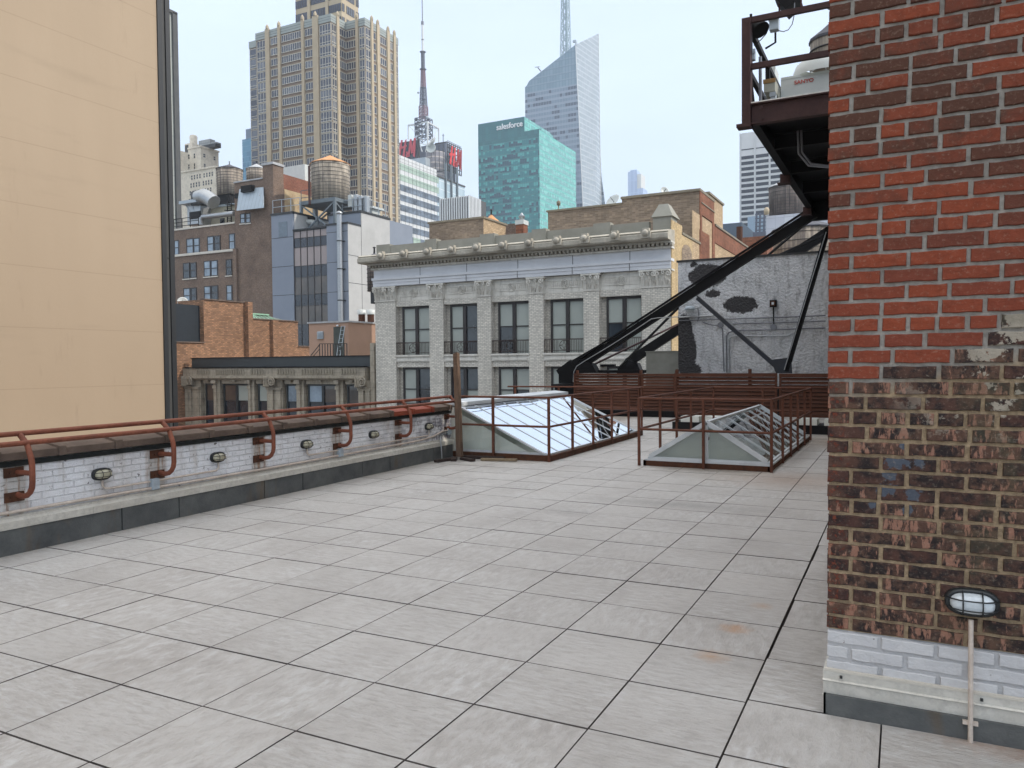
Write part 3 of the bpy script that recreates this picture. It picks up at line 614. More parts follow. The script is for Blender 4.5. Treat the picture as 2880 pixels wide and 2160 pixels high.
for y in (17.5, 20, 22.5, 24.9): MB().box(-2.74, -2.66, y-.04, y+.04, 6.44, 7.95).build('post', M['black_steel'], pf)
for x, y in ((-2.35, 6.6), (-2.32, 6.12)): pass
for sx in (2196, 2203): pass
for x, z in ((-2.42, 6.33), (-2.4, 6.13)):
    mb = MB(); nn = 10; mb.add([(x+r*math.cos(2*math.pi*k/nn), yy, z+r*math.sin(2*math.pi*k/nn)) for r, yy in ((.03, 14.92), (.03, 14.89)) for k in range(nn)], [(k, nn+k, nn+(k+1) % nn, (k+1) % nn) for k in range(nn)]+[tuple(range(nn, 2*nn))])
    mb.build('bolt', M['brown_steel'], pf)
for k in range(2):
    run('conduit', [(-1.95+.06*k, 16.3, 6.2), (-1.93+.06*k, 16.3, 5.75+.02*k), (-1.75+.04*k, 16.3, 5.5+.03*k), (-1.4, 16.3, 5.42+.03*k), (2, 16.3, 5.42+.03*k)], .022, 'pale flexible conduit looping under the steel platform, '+('lower' if k == 0 else 'upper')+' of two', mat='conduit_grey')
# condenser
ac = thing('condenser_unit', 'pale grey rooftop condenser with round fan shroud and red lettering', 'air conditioner', (-1, 17, 6.46))
X0 = at(2196, 250, Y=16.6).x; zt_ = at(2230, 213, Y=16.6).z
M['ac'] = plain('condenser_paint', lin(196, 200, 196), .45, c2=lin(184, 188, 184))
MB().box(X0, X0+2.1, 16.6, 17.5, 6.46, zt_).box(X0+.0, X0+2.1, 16.59, 16.6, zt_-.05, zt_-.045).build('cabinet', M['ac'], ac, bevel=.01)
MB().box(X0+1.02, X0+1.03, 16.592, 16.6, 6.5, zt_-.04).build('seam', M['dark'], ac)
MB().lathe((X0+.78, 17.05, 0), [(.62, zt_), (.6, zt_+.12), (.55, zt_+.26), (.5, zt_+.3), (.46, zt_+.28)], 28).build('fan_shroud', M['ac'], ac)
mb = MB(); 
for a in range(8): mb.tube((X0+.78, 17.05, zt_+.31), (X0+.78+.55*math.cos(a*.785), 17.05+.55*math.sin(a*.785), zt_+.25), .008, 5)
mb.build('fan_guard', M['galv'], ac)
def text(s, size, origin, ux, uz, depth, mat, name, parent, shear=0, offset=0, align='LEFT', xs=1):
    c = bpy.data.curves.new('t', 'FONT'); c.body = s; c.size = size; c.extrude = depth; c.shear = shear; c.offset = offset; c.align_x = align
    o = bpy.data.objects.new('t', c); col.objects.link(o); dg = bpy.context.evaluated_depsgraph_get()
    me = bpy.data.meshes.new_from_object(o.evaluated_get(dg)); bpy.data.objects.remove(o)
    ux = Vector(ux)*xs; uz = Vector(uz); nn = Vector(ux).normalized().cross(uz.normalized())
    off = wloc(parent)
    for v in me.vertices:
        p = Vector(origin)+ux*v.co.x+uz*v.co.y+nn*v.co.z; v.co = p-off
    me.materials.clear(); me.materials.append(mat)
    q = bpy.data.objects.new(name, me); col.objects.link(q); q.parent = parent
    return q
M['red_text'] = plain('faded_red_print', lin(196, 92, 80), .6)
p = at(2233, 236, Y=16.55); text('SANYO', .1, (p.x, 16.585, p.z), (1, 0, 0), (0, 0, 1), .003, M['red_text'], 'lettering', ac, offset=.002, xs=1.1)
# boxes and lamps on the platform
def simplebox(name, label, cat, px0, px1, Y, dep, mat, trim=None, group=None):
    a = at(*px0, Y=Y); b = at(*px1, Y=Y)
    t = thing(name, label, cat, (a.x, Y, b.z), group)
    MB().box(a.x, b.x, Y, Y+dep, b.z, a.z).build('body', mat, t, bevel=.01)
    MB().box(a.x-.01, b.x+.01, Y-.015, Y-.001, a.z-.07, a.z+.01).build('lid', trim or mat, t)
    return t
simplebox('electrical_cabinet', 'beige electrical cabinet beside the condenser on the platform', 'electrical box', (2148, 226), (2180, 256), 15.9, .9, plain('beige_cabinet', lin(170, 172, 162), .6), plain('tan_edge', lin(150, 120, 80), .7))
simplebox('electrical_box', 'small white box below the beige cabinet on the platform', 'electrical box', (2166, 262), (2181, 290), 15.8, .2, M['box_grey'])
simplebox('electrical_box', 'light grey box hung under the top platform rail', 'electrical box', (2163, 50), (2189, 80), 15.06, .16, M['box_grey'])
simplebox('electrical_box', 'slim grey box on the platform corner post', 'electrical box', (2111, 141), (2123, 167), 15.1, .1, M['box_grey'])
simplebox('louvred_cabinet', 'tall grey cabinet beside the railing behind the condenser', 'cabinet', (2152, 182), (2163, 220), 18.5, .6, M['conduit_grey'])
simplebox('louvred_cabinet', 'white cabinet partly behind the tall grey one on the platform', 'cabinet', (2166, 187), (2180, 218), 19.6, .6, M['ac'])
p = at(2137, 82, Y=15.3)
fl = thing('floodlight', 'round black floodlight tilted under the platform corner', 'lamp', p)
nn = 16; mb = MB(); ax = Vector((.5, -.3, -.8)).normalized(); a = ax.orthogonal().normalized(); b = ax.cross(a)
vs = [p+ax*d+(a*math.cos(2*math.pi*k/nn)+b*math.sin(2*math.pi*k/nn))*r for d, r in ((-.2, .03), (-.15, .1), (.02, .17), (.04, .17)) for k in range(nn)]
mb.add(vs, [(i*nn+k, (i+1)*nn+k, (i+1)*nn+(k+1) % nn, i*nn+(k+1) % nn) for i in range(3) for k in range(nn)]+[tuple(range(3*nn, 4*nn))]).build('shade', M['black_steel'], fl)
MB().path([p+Vector((.1, 0, .18)), p+Vector((.28, 0, .12)), p+Vector((.28, 0, -.3)), p+Vector((.1, 0, -.38))], .02).build('bracket', M['black_steel'], fl)
run('cable', [at(x, y, Y=15.1) for x, y in ((2183, 78), (2190, 86), (2203, 89), (2217, 84), (2228, 68), (2233, 46), (2235, 8))], .009, 'thin grey cable hanging from the box under the platform rail', 'cable', 'conduit_grey')
run('cable', [at(x, y, Y=15.15) for x, y in ((2165, 70), (2155, 95), (2140, 112), (2120, 128))], .009, 'dark cable looping from the floodlight to the corner post', 'cable', 'black')
run('conduit', [at(x, y, Y=15.2) for x, y in ((2112, 40), (2113, 110), (2113, 230), (2120, 295))], .025, 'dark conduit running down inside the platform corner post', mat='black_steel')
run('conduit', [at(x, y, Y=15.3) for x, y in ((2138, 160), (2139, 290))], .03, 'grey upright pipe behind the platform rail', mat='conduit_grey')
# hanging hood at the frame's top
g = [at(x, y, Y=15.2) for x, y in ((2175, -12), (2209, 26), (2250, -12))]
hd = thing('lamp_hood', 'dark pointed metal hood hanging over the platform at the top edge', 'lamp', g[1])
MB().prism([Vector(q) for q in g], (0, .5, 0)).build('hood', M['black_steel'], hd)
for x in (2192, 2253): MB().bar(at(x, -14, Y=15.3), at(x, 34 if x < 2200 else 18, Y=15.3), .03, .03).build('hanger', M['brown_steel'], hd)

# --- water tanks
M['stave'] = None
def mat_stave(name, c1, c2, hoop=None):
    n = NT(name); p = n.node('ShaderNodeTexCoord').outputs['Object']; s = n.node('ShaderNodeSeparateXYZ', [p]).outputs
    a = n.math('ARCTAN2', s[1], s[0]); k = n.math('FLOOR', n.math('MULTIPLY', a, 13.0))
    w = n.node('ShaderNodeTexWhiteNoise', [n.comb(k, 1.0)], noise_dimensions='2D').outputs[0]
    c = n.mix(w, c1, c2)
    c = n.mix(n.math('MULTIPLY', n.ramp(n.noise(1.1, 5, .7, sc=(1, 1, .3)), .45, .62), .6), c, tuple(x*.35 for x in c2[:3])+(1,))
    c = n.mix(n.math('MULTIPLY', n.ramp(n.noise(.7, 4, .7, sc=(1, 1, .4)), .5, .7), .5), c, tuple(min(1, x*1.25) for x in c1[:3])+(1,))
    c = n.mix(n.math('MULTIPLY', n.math('LESS_THAN', n.math('FRACT', n.math('MULTIPLY', a, 13.0)), .1), .5), c, (.03, .025, .02, 1))
    return n.set(c, .85)
M['stave'] = mat_stave('grey_tank_staves', lin(168, 156, 140), lin(116, 106, 98))
M['stave_dark'] = mat_stave('dark_tank_staves', lin(112, 102, 96), lin(72, 66, 64))
M['stave_pale'] = mat_stave('pale_tank_staves', lin(172, 162, 146), lin(124, 116, 106))
M['roof_grey'] = plain('grey_felt_roof', lin(92, 92, 98), .8, c2=lin(72, 74, 80))
M['roof_orange'] = plain('orange_plywood_roof', lin(204, 152, 106), .75, c2=lin(180, 130, 90), scale=1)
M['roof_zinc'] = plain('zinc_roof', lin(178, 180, 182), .6, c2=lin(150, 152, 154))
def tank(label, cx, yt, yb, ya, rpx, Y, mat='stave', roof='roof_grey', hoops=9, group='wooden water tanks', sidesroof=12):
    c = at(cx, yt, Y=Y); zt = c.z; cb = at(cx, yb, Y=Y).z; za = at(cx, ya, Y=Y).z
    dep = (Vector((c.x, Y, zt))-CAM).dot(FW); r = rpx*dep/F
    t = thing('water_tank', label, 'water tank', (c.x, Y, cb), group)
    MB().lathe((c.x, Y, 0), [(0, cb), (r*.97, cb), (r, zt), (0, zt)], 40).build('barrel', M[mat], t)
    for i in range(hoops):
        f = (i+.4)/hoops; f = f**1.25; z = cb+(zt-cb)*f; rr = r*(.97+.03*f)+.012
        MB().lathe((c.x, Y, 0), [(rr-.01, z-.022), (rr+.02, z-.018), (rr+.02, z+.018), (rr-.01, z+.022)], 40).build('hoop', M['dark'], t)
    MB().lathe((c.x, Y, 0), [(r*1.06, zt-.06), (r*1.07, zt+.02), (r*.5, (zt+za)/2+.02), (.02, za)], sidesroof, smooth=False).build('roof', M[roof], t)
    MB().lathe((c.x, Y, 0), [(.08, za-.1), (.06, za+.35), (.14, za+.4), (0, za+.5)], 8).build('finial', M['dark'], t)
    return t, c, r, cb
# --- brick pier / rooftop building on the right
n = NT('pier_brick'); tone = n.node('ShaderNodeAttribute', attribute_name='tone').outputs['Fac']; old = n.node('ShaderNodeAttribute', attribute_name='old').outputs['Fac']
P3 = n.pos.outputs['Position']; sz = n.node('ShaderNodeSeparateXYZ', [P3]).outputs
red = n.mix(tone, lin(142, 72, 50), lin(124, 66, 52)); red = n.mix(n.math('MULTIPLY', n.ramp(n.noise(22, 4, .65), .45, .7), .4), red, lin(96, 50, 38))
red = n.mix(n.math('MULTIPLY', n.ramp(sz[2], 2.0, 2.7), n.ramp(n.math('ADD', n.math('MULTIPLY', n.noise(9, 5, .65), .7), n.math('MULTIPLY', tone, .45)), .52, .68)), red, lin(88, 60, 50))
up = n.ramp(sz[2], 1.9, 3.2); red = n.mix(n.math('MULTIPLY', up, n.math('MULTIPLY_ADD', tone, .6, .1)), red, lin(86, 60, 50))
dk = n.mix(tone, lin(78, 55, 50), lin(98, 76, 64)); dk = n.mix(n.ramp(n.noise(17, 5, .7), .42, .58), dk, lin(48, 42, 42))
spl = n.ramp(n.noise(21, 6, .66, sc=(1.5, 1, .4)), .53, .58); dk = n.mix(n.math('MULTIPLY', n.math('MULTIPLY', spl, .8), n.math('GREATER_THAN', tone, .45)), dk, lin(156, 116, 98))
edge = n.ramp(sz[0], -.34, -.2, (1,1,1,1), (0,0,0,1)); dk = n.mix(n.math('MULTIPLY', edge, n.ramp(n.noise(34, 6, .75), .52, .6)), dk, lin(126, 66, 48))
smear = n.math('MULTIPLY', n.ramp(n.noise(7.5, 6, .72), .52, .55), n.math('MULTIPLY', n.ramp(sz[2], 1.33, 1.42), n.ramp(sz[0], -.1, .3)))
dk = n.mix(smear, dk, lin(160, 152, 138))
def patch(c, px, r, scl, colr):
    p_ = at(*px, Y=4.03)
    d = n.node('ShaderNodeVectorMath', [n.node('ShaderNodeVectorMath', [P3, tuple(p_)], operation='SUBTRACT').outputs[0], scl], operation='MULTIPLY').outputs[0]
    l_ = n.math('ADD', n.node('ShaderNodeVectorMath', [d], operation='LENGTH').outputs['Value'], n.math('MULTIPLY', n.math('SUBTRACT', n.noise(38, 6, .75), .5), r*3.5))
    return n.mix(n.math('LESS_THAN', l_, r), c, colr)
for px_, r_, s_ in (((2520, 1300), .035, (.6, 0, 1.3)), ((2585, 1302), .022, (1, 0, 1)), ((2500, 1338), .022, (.8, 0, 1)), ((2492, 1378), .03, (.7, 0, 1)), ((2568, 1388), .03, (1, 0, 1)), ((2455, 1420), .018, (1, 0, 1)), ((2552, 1432), .02, (1, 0, .8)), ((2540, 1256), .014, (1, 0, 1))):
    dk = patch(dk, px_, r_, s_, lin(80, 86, 96))
green = n.math('MULTIPLY', n.ramp(sz[0], 0, .35), n.math('MULTIPLY', n.ramp(n.noise(5, 3), .5, .6), .35)); dk = n.mix(green, dk, lin(86, 84, 66))
c = n.mix(old, red, dk)
c = n.mix(n.math('MULTIPLY', n.ramp(n.noise(60, 5, .7), .55, .75), .35), c, lin(176, 160, 142))
paint = n.math('LESS_THAN', n.math('ADD', sz[2], n.math('MULTIPLY', n.math('SUBTRACT', n.noise(20, 2), .5), .01)), .402)
chip = n.ramp(n.noise(16, 6, .75), .66, .67)
pc = n.mix(chip, n.mix(n.noise(6, 3), lin(208, 208, 208), lin(184, 184, 186)), lin(96, 84, 74))
c = n.mix(paint, c, pc)
n.set(c, .85, spec=.15, h=n.math('ADD', n.noise(45, 6, .75), n.math('MULTIPLY', n.noise(14, 4, .6), 1.5)), hs=.8, hd=.008); M['pier_brick'] = n.mt
n = NT('pier_mortar'); sz = n.node('ShaderNodeSeparateXYZ', [n.pos.outputs['Position']]).outputs
c = n.mix(n.ramp(n.noise(30, 4), .3, .7), lin(186, 181, 172), lin(152, 147, 138))
c2 = n.mix(n.ramp(n.noise(40, 5, .7), .35, .65), lin(196, 172, 140), lin(150, 130, 106))
c = n.mix(n.ramp(n.math('ADD', sz[2], n.math('MULTIPLY', sz[0], -.25)), 1.56, 1.64), c2, c)
c = n.mix(n.math('LESS_THAN', sz[2], .402), c, lin(192, 192, 193))
n.set(c, .9, spec=.15, h=n.noise(70, 6, .8), hs=1, hd=.01); M['pier_mortar'] = n.mt
pb = thing('brick_building', 'tall brick rooftop building with bright new bricks above and old dark bricks below', 'building', (-.345, 4.03, 0))
XL = -.345
mb = MB().box(XL+.006, 12, 4.044, 14.6, -.04, 7.6).box(.9, 12, 14.6, 33, -.04, 7.6); mb.build('wall_core', M['pier_mortar'], pb)  # unseen depth and rear block sized to keep the terrace in shade
mb = MB(); tones = []; olds = []; rnd = random.Random(11)
MB().box(XL+.006, 1.6, 4.037, 4.043, .21, .398).build('painted_joints', M['pier_mortar'], pb)
def bricks(z0, pitch, k, row):
    x = XL+rnd.uniform(-.003, .003)
    first = True; header = row % 6 == 3; alt = row % 2
    while x < 1.6:
        w = .095 if (first and alt) else (.1 if header else .222 if rnd.random() < .82 else .16)
        w += rnd.uniform(-.004, .004); zc = z0+pitch/2; hh = pitch/2-.0085+rnd.uniform(-.0012, .0012); xc = x+w/2
        if z0 > 1.9: ok = 0
        elif z0 > 1.7: ok = 0 if xc < (.36 if z0 > 1.8 else .29) else 1
        elif z0 > 1.65: ok = 0 if xc < .14 else 1
        elif z0 > 1.6: ok = 0 if xc < -.14 else 1
        else: ok = 1
        d = 4.03+rnd.uniform(-.003, .004); j = lambda: rnd.uniform(-.003, .003)
        nx = max(2, int(w/.03)); e = .0035; ph = rnd.uniform(0, 9)
        vs = []
        for i in range(nx+1):
            t = i/nx; xx = x+w*t; tb = .0016*math.sin(ph+t*11)+rnd.uniform(-.0008, .0008); bb = .0016*math.sin(ph*2+t*9)+rnd.uniform(-.0008, .0008)
            ex = e if i == 0 else -e if i == nx else 0
            vs += [(xx, 4.06, zc-hh+bb), (xx, d+e, zc-hh+bb), (xx+ex, d, zc-hh+e+bb), (xx+ex, d, zc+hh-e+tb), (xx, d+e, zc+hh+tb), (xx, 4.06, zc+hh+tb)]
        fs = [(i*6+q, (i+1)*6+q, (i+1)*6+q+1, i*6+q+1) for i in range(nx) for q in range(5)]
        fs += [(0, 1, 2, 3, 4, 5), tuple(nx*6+q for q in (5, 4, 3, 2, 1, 0))]
        mb.add(vs, fs); t = rnd.random(); tones.extend([t]*len(fs)); olds.extend([float(ok)]*len(fs))
        x += w+rnd.uniform(.015, .02); first = False
z = 1.609; row = 0
while z < 3.75: bricks(z, .0745, 1, row); z += .0745; row += 1
z = 1.609; row = 1
while z > .2: z -= .0711; bricks(z, .0711, 1, row); row += 1
# side face of the corner: brick ends running back
for r_ in range(55):
    zz = -.02+r_*.0725; y = 4.075+(.1 if r_ % 2 else 0)
    while y < 9:
        w = .215; mb.box(XL-.001, XL+.02, y, y+w, zz+.006, zz+.066); t = rnd.random(); tones.extend([t]*6); olds.extend([0. if zz > 1.6 else 1.]*6); y += w+.014
o = mb.build('brickwork', M['pier_brick'], pb); attr(o, 'tone', tones); attr(o, 'old', olds)
MB().box(XL-.012, 1.6, 3.99, 4.026, -.04, .095).box(XL-.012, XL-.002, 3.99, 14, -.04, .095).build('roofing_upstand', M['membrane'], pb)
mb = MB().box(XL-.016, 1.6, 4.012, 4.024, .09, .205)
mb.prism([(XL-.018, 4.011, .167), (XL-.018, 3.999, .160), (XL-.018, 4.011, .153)], (2, 0, 0)); mb.box(XL-.018, 1.6, 3.992, 4.011, .086, .092).box(XL-.018, XL-.004, 4.024, 14, .09, .2)
mb.build('flashing', M['alu'], pb, bevel=.0015)
for x in (-.28, .3): MB().box(x-.006, x+.006, 4.002, 4.012, .178, .19).build('bolt', M['dark'], pb)
MB().bar((XL-.01, 4.018, .209), (1.6, 4.018, .209), .02, .012).build('sealant', M['win_white'], pb)
mb = MB().path([(.255, 3.985, .545), (.255, 3.975, .3), (.255, 3.965, .05), (.255, 3.97, 0)], .0105, 10).box(.225, .285, 3.97, 3.992, .075, .09)
tag(mb.build('conduit', M['conduit']), 'pale vertical conduit from the brick pier lamp down to the floor', 'conduit')

# ============================================================ THE CITY
G0 = -35
o = MB().box(-2300, 900, 30, 2200, G0-.3, G0).build('street_ground', plain('street', lin(120, 118, 114), .9, scale=.2)); tag(o, 'asphalt street level far below', kind='structure')  # unseen ground kept pale to bounce light onto shaded facades
o = MB().box(-2300, 900, -800, 30, G0-.3, G0).build('street_ground', bpy.data.materials['street']); tag(o, 'asphalt street level around our building', kind='structure')
o = MB().box(-8.3, 14, -4, 27, G0, -.5).build('host_building', plain('host_wall', lin(120, 90, 70), .9)); tag(o, 'building under the roof terrace', 'building')
def PX(px, y, Y): return at(px, y, Y=Y).x
def PZ(px, y, Y): return at(px, y, Y=Y).z
def YX(px, X, y=900): return at(px, y, X=X).y
def body(parent, x0, x1, y0, y1, z1, mat, name='wall', z0=G0, mats=None):
    return MB().box(x0, x1, y0, y1, z0, z1).build(name, mat, parent)
# --- left neighbour
n = NT('beige_stucco'); u, v = n.uv()
c = n.mix(n.ramp(n.noise(.12, 4, .6), .3, .7), lin(170, 151, 128), lin(162, 143, 120))
c = n.mix(n.math('MULTIPLY', n.ramp(n.noise(.9, 5, .7, sc=(1, .5, .06)), .45, .75), .4), c, lin(156, 138, 116))
c = n.mix(n.math('MULTIPLY', n.ramp(n.noise(.5, 4, .7, sc=(1, .35, 2.6)), .58, .8), .5), c, lin(146, 130, 110))
jf = n.math('LESS_THAN', n.math('FRACT', n.math('DIVIDE', v, 1.25)), .012); c = n.mix(n.math('MULTIPLY', jf, .4), c, lin(132, 114, 94))
c = n.mix(n.math('MULTIPLY', n.ramp(n.noise(2.4, 6, .75, sc=(1, .8, .15)), .6, .72), .35), c, lin(140, 122, 102))
n.set(c, .85, h=n.noise(3, 5), hs=.15, hd=.03); M['stucco'] = n.mt
XB = -16.0
lb = thing('stucco_building', 'big plain beige stucco wall of the neighbouring building at the left', 'building', (XB, 5, G0))
yE = YX(452, XB, 500); yE2 = YX(490.5, XB, 700)
body(lb, XB-12, XB, -16, yE, 26, M['stucco'])
M['clad_dark'] = plain('dark_grey_cladding', lin(82, 82, 80), .6, c2=lin(68, 70, 72), scale=.5)
mb = MB().box(XB-12, XB-.06, yE, yE2, G0, 26); mb.build('cladding', M['clad_dark'], lb)
mb = MB()
for z in (4.3, 11.5, 18): mb.box(XB-.07, XB-.05, yE, yE2, z, z+.03)
mb.box(XB-.06, XB-.03, yE2-.1, yE2+.03, G0, 26); mb.box(XB-.06, XB+.03, yE-.02, yE+.1, G0, 26); mb.build('cladding_trim', M['dark'], lb)
# pale slab far behind it
XC = -150; 
fb = thing('slab_tower', 'thin pale grey slab tower edge just right of the beige wall', 'building', (XC, 150, G0))
ya_ = YX(478, XC, 42); yb_ = YX(491, XC, 42); zt0 = at(491, 42, X=XC).z
body(fb, XC-30, XC, ya_-30, yb_, zt0, facade('pale_panels', 6, 9, lin(172, 176, 168), lin(166, 170, 164), lin(140, 144, 140), .03, .02, 0, thr=.4, rough=.6))
MB().box(XC-.2, XC+.5, yb_-.9, yb_+.4, G0, zt0+.3).box(XC-30, XC+.5, ya_-30, yb_+.4, zt0, zt0+.6).build('edge_trim', M['clad_dark'], fb)

def punch(parent, wins, mats, Y=None, X=None, depth=.15, fr=.06, sill=None, name='window', mull=1, rail=True, label=None, stuff_after=100):
    """wins: (a0,a1,z0,z1[,pane material index]) along x at plane Y, or along y at plane X (facing +X)."""
    wins = sorted(wins, key=lambda w: -(w[1]-w[0])*(w[3]-w[2]))
    rest = None
    for i, w in enumerate(wins):
        a0, a1, z0, z1 = w[:4]; pm = w[4] if len(w) > 4 else 1
        first = i < stuff_after
        mb = MB() if first else (rest or MB())
        if not first: rest = mb
        def bx(p, q, s, t, d0, d1, mi):
            mb.mat(mi)
            if X is None: mb.box(p, q, Y+d0, Y+d1, s, t)
            else: mb.box(X-d0, X-d1, p, q, s, t)
        bx(a0, a1, z0, z1, -.012, .05, pm)
        bx(a0, a0+fr, z0, z1, -.05, -.013, 0); bx(a1-fr, a1, z0, z1, -.05, -.013, 0)
        bx(a0+fr, a1-fr, z1-fr, z1, -.05, -.013, 0); bx(a0+fr, a1-fr, z0, z0+fr, -.05, -.013, 0)
        nm = mull if isinstance(mull, int) else max(1, round((a1-a0)/mull))
        for k in range(1, nm):
            c = a0+(a1-a0)*k/nm; bx(c-fr/2, c+fr/2, z0+fr, z1-fr, -.045, -.0125, 0)
        if rail: zc = z0+(z1-z0)*(rail if rail is not True else .5); bx(a0+fr, a1-fr, zc-fr/2, zc+fr/2, -.04, -.0122, 0)
        if sill: bx(a0-.1, a1+.1, z0-.16, z0-.001, -.14, 0, sill)
        if first: mb.build(name, mats, parent)
    if rest: tag(rest.build(name, mats, parent), kind='stuff')

# --- brown loft building (B2)
Y2 = 86
M['brick_brown'] = brick('brown_brick', lin(132, 108, 92), lin(104, 88, 80), lin(146, 132, 118), bw=.3, bh=.11, mw=.16, dirt=.4)
M['brick_brown_red'] = brick('red_brown_brick', lin(150, 88, 68), lin(126, 76, 62), lin(140, 120, 104), bw=.3, bh=.11, mw=.14)
b2 = thing('loft_building', 'brown brick loft building with pairs of sash windows and a taller stair tower', 'building', (PX(640, 640, Y2), Y2, G0))
xt0 = PX(660, 540, Y2); xt1 = PX(769, 480, Y2); xl0 = PX(478, 650, Y2)-14; zpar = PZ(660, 624, Y2)
body(b2, xl0, xt0, Y2, Y2+16, zpar-.25, M['brick_brown'])
MB().box(xl0, xt0-.05, Y2-.12, Y2+.35, zpar-.25, zpar).build('coping', M['win_white'], b2)
ztw = PZ(672, 514, Y2); zpr = PZ(745, 466, Y2); xpr = PX(740, 470, Y2)
yside = YX(873, xt1, 540)
MB().box(xt0, xpr, Y2-.05, Y2+8, G0, ztw).box(xpr, xt1, Y2-.08, YX(797, xt1, 470), G0, zpr).build('tower_wall', M['brick_brown'], b2)
MB().box(xpr-.1, xt1+.15, Y2-.25, YX(797, xt1, 470)+.1, zpr, zpr+.35).box(xt0, xpr, Y2-.2, Y2+.3, ztw, ztw+.2).build('coping', M['roof_zinc'], b2)
ysd = YX(797, xt1, 470)
zs = at(800, 490, X=xt1).z
n = NT('patched_side_wall'); bb = M['brick_brown_red']
M['brick_side'] = brick('side_wall_brick', lin(126, 92, 74), lin(100, 78, 68), lin(130, 112, 98), bw=.3, bh=.11, mw=.15, patch=None)
MB().box(xt0+.6, xt1-.001, ysd, yside+4, G0, zs-2.2).build('side_wall', M['brick_side'], b2)
MB().box(xt0+.6, xt1, ysd, yside+4, zs-2.2, zs).build('parapet', M['brick_brown_red'], b2)
MB().box(xt1, xt1+.04, ysd+.1, yside+4, zs-6.6, zs-2.2).build('render_patch', plain('flaking_cream_render', lin(190, 172, 138), .9, c2=lin(160, 134, 106), scale=1, fine=5), b2)
wins = []
S3 = lambda x, y: (460+x*.32550, 400+y*.32550)
for x0, y0, x1, y1 in ((95,850,137,975),(200,835,262,962),(262,830,315,957),(380,815,438,945),(438,810,495,940),(568,792,620,925),
        (170,1045,230,1178),(232,1042,288,1172),(350,1027,410,1160),(412,1022,472,1155),(540,1014,595,1150),
        (175,1262,235,1392),(237,1258,290,1388),(352,1245,412,1372),(414,1240,475,1366),(545,1235,597,1370)):
    a = at(*S3(x0, y0), Y=Y2); b = at(*S3(x1, y1), Y=Y2); wins.append((a.x, b.x, b.z, a.z, random.choice((1, 1, 2))))
for x0, y0, x1, y1 in ((662, 618, 706, 700), (709, 615, 752, 697)):
    a = at(*S3(x0, y0), Y=Y2-.06); b = at(*S3(x1, y1), Y=Y2-.06); wins.append((a.x, b.x, b.z, a.z, 1))
M['glass_blue'] = plain('sky_tinted_glass', lin(150, 168, 184), .1, c2=lin(92, 104, 116), scale=.5, spec=.8)  # pale blue base colour stands in for reflected sky
punch(b2, wins, [M['win_frame'], M['glass_blue'], M['glass_dark'], M['win_white']], Y=Y2-.06, fr=.14, sill=3)
zl = PZ(560, 710, Y2); MB().box(xl0, xt0, Y2-.24, Y2-.001, zl-.35, zl).build('string_course', M['win_white'], b2)
MB().box(xt0-.15, xt0+.5, Y2-.45, Y2-.08, G0, PZ(668, 700, Y2)).build('downpipe_pier', M['brick_brown'], b2)
p = [at(*S3(x, y), Y=Y2+d) for x, y, d in ((655, 405, -.25), (862, 388, -.25), (864, 566, -1.3), (630, 592, -1.3))]
n = NT('rusty_sheet'); u, v = n.uv(); c = n.mix(n.noise(.6, 3), lin(172, 184, 192), lin(146, 156, 164))
c = n.mix(n.ramp(n.math('ADD', n.noise(1.3, 5, .7, sc=(2, 2, .3)), n.math('MULTIPLY', n.math('SUBTRACT', n.node('ShaderNodeSeparateXYZ', [n.pos.outputs['Position']]).outputs[2], PZ(700, 560, Y2)), .035)), .66, .72), c, lin(132, 84, 60))
c = n.mix(n.math('LESS_THAN', n.math('FRACT', n.math('MULTIPLY', u, 1.4)), .06), c, lin(120, 130, 136)); n.set(c, .5, .2)
MB().prism([Vector(q) for q in p], (0, .1, 0)).build('sloping_metal_panel', n.mt, b2)
a = at(*S3(745, 400), Y=Y2+.9); MB().box(a.x, a.x+2.2, Y2-.9, Y2-.3, a.z-.9, a.z).build('vent_hood', M['black_steel'], b2)
a = at(*S3(655, 348), Y=Y2); MB().box(xt0+.3, xpr, Y2-.3, Y2-.06, ztw-2.3, ztw-1.6).build('lintel', M['black_steel'], b2)
# roof plant of the loft
def pipe_rail(name, label, pts, h, mat, r=.03, mid=2, step=1.6, **k):
    t = thing(name, label, 'railing', pts[0], **k); mb = MB()
    for p, q in zip(pts, pts[1:]):
        p = Vector(p); q = Vector(q)
        for j in range(mid): mb.bar(p+Vector((0, 0, h*(j+1)/mid)), q+Vector((0, 0, h*(j+1)/mid)), r, r)
    mb.build('rail', mat, t)
    for p, q in zip(pts, pts[1:]):
        p = Vector(p); q = Vector(q); n_ = max(1, round((q-p).length/step))
        for j in range(n_+1): c = p.lerp(q, j/n_); MB().bar(c, c+Vector((0, 0, h)), r, r).build('post', mat, t)
    return t
pr_ = [at(*S3(x, y), Y=Y2+1) for x, y in ((100, 730), (312, 705))]
pipe_rail('roof_railing', 'black railing round the plant on the brown loft roof', [(pr_[0].x, Y2+.8, zpar), (pr_[1].x, Y2+.8, zpar)], PZ(500, 612, Y2)-zpar, M['black_steel'], .09, 3, 2.2)
hv = thing('ventilation_plant', 'silver ventilation plant with big curved duct on the brown loft roof', 'ventilation unit', (pr_[0].x+3, Y2+3, zpar))
q = lambda x, y, Y=Y2+3: at(*S3(x, y), Y=Y)
a, b = q(205, 590), q(325, 705); MB().box(a.x, b.x, Y2+3, Y2+5, b.z, a.z+1.4).build('housing', M['galv'], hv)
a, b = q(222, 605, Y2+2.9), q(318, 655, Y2+2.9); MB().box(a.x, b.x, Y2+2.9, Y2+2.99, b.z, a.z).build('intake', M['black'], hv)
a, b = q(175, 520), q(320, 505); MB().box(a.x, b.x, Y2+2, Y2+5, a.z-.5, a.z).build('platform', M['box_grey'], hv)
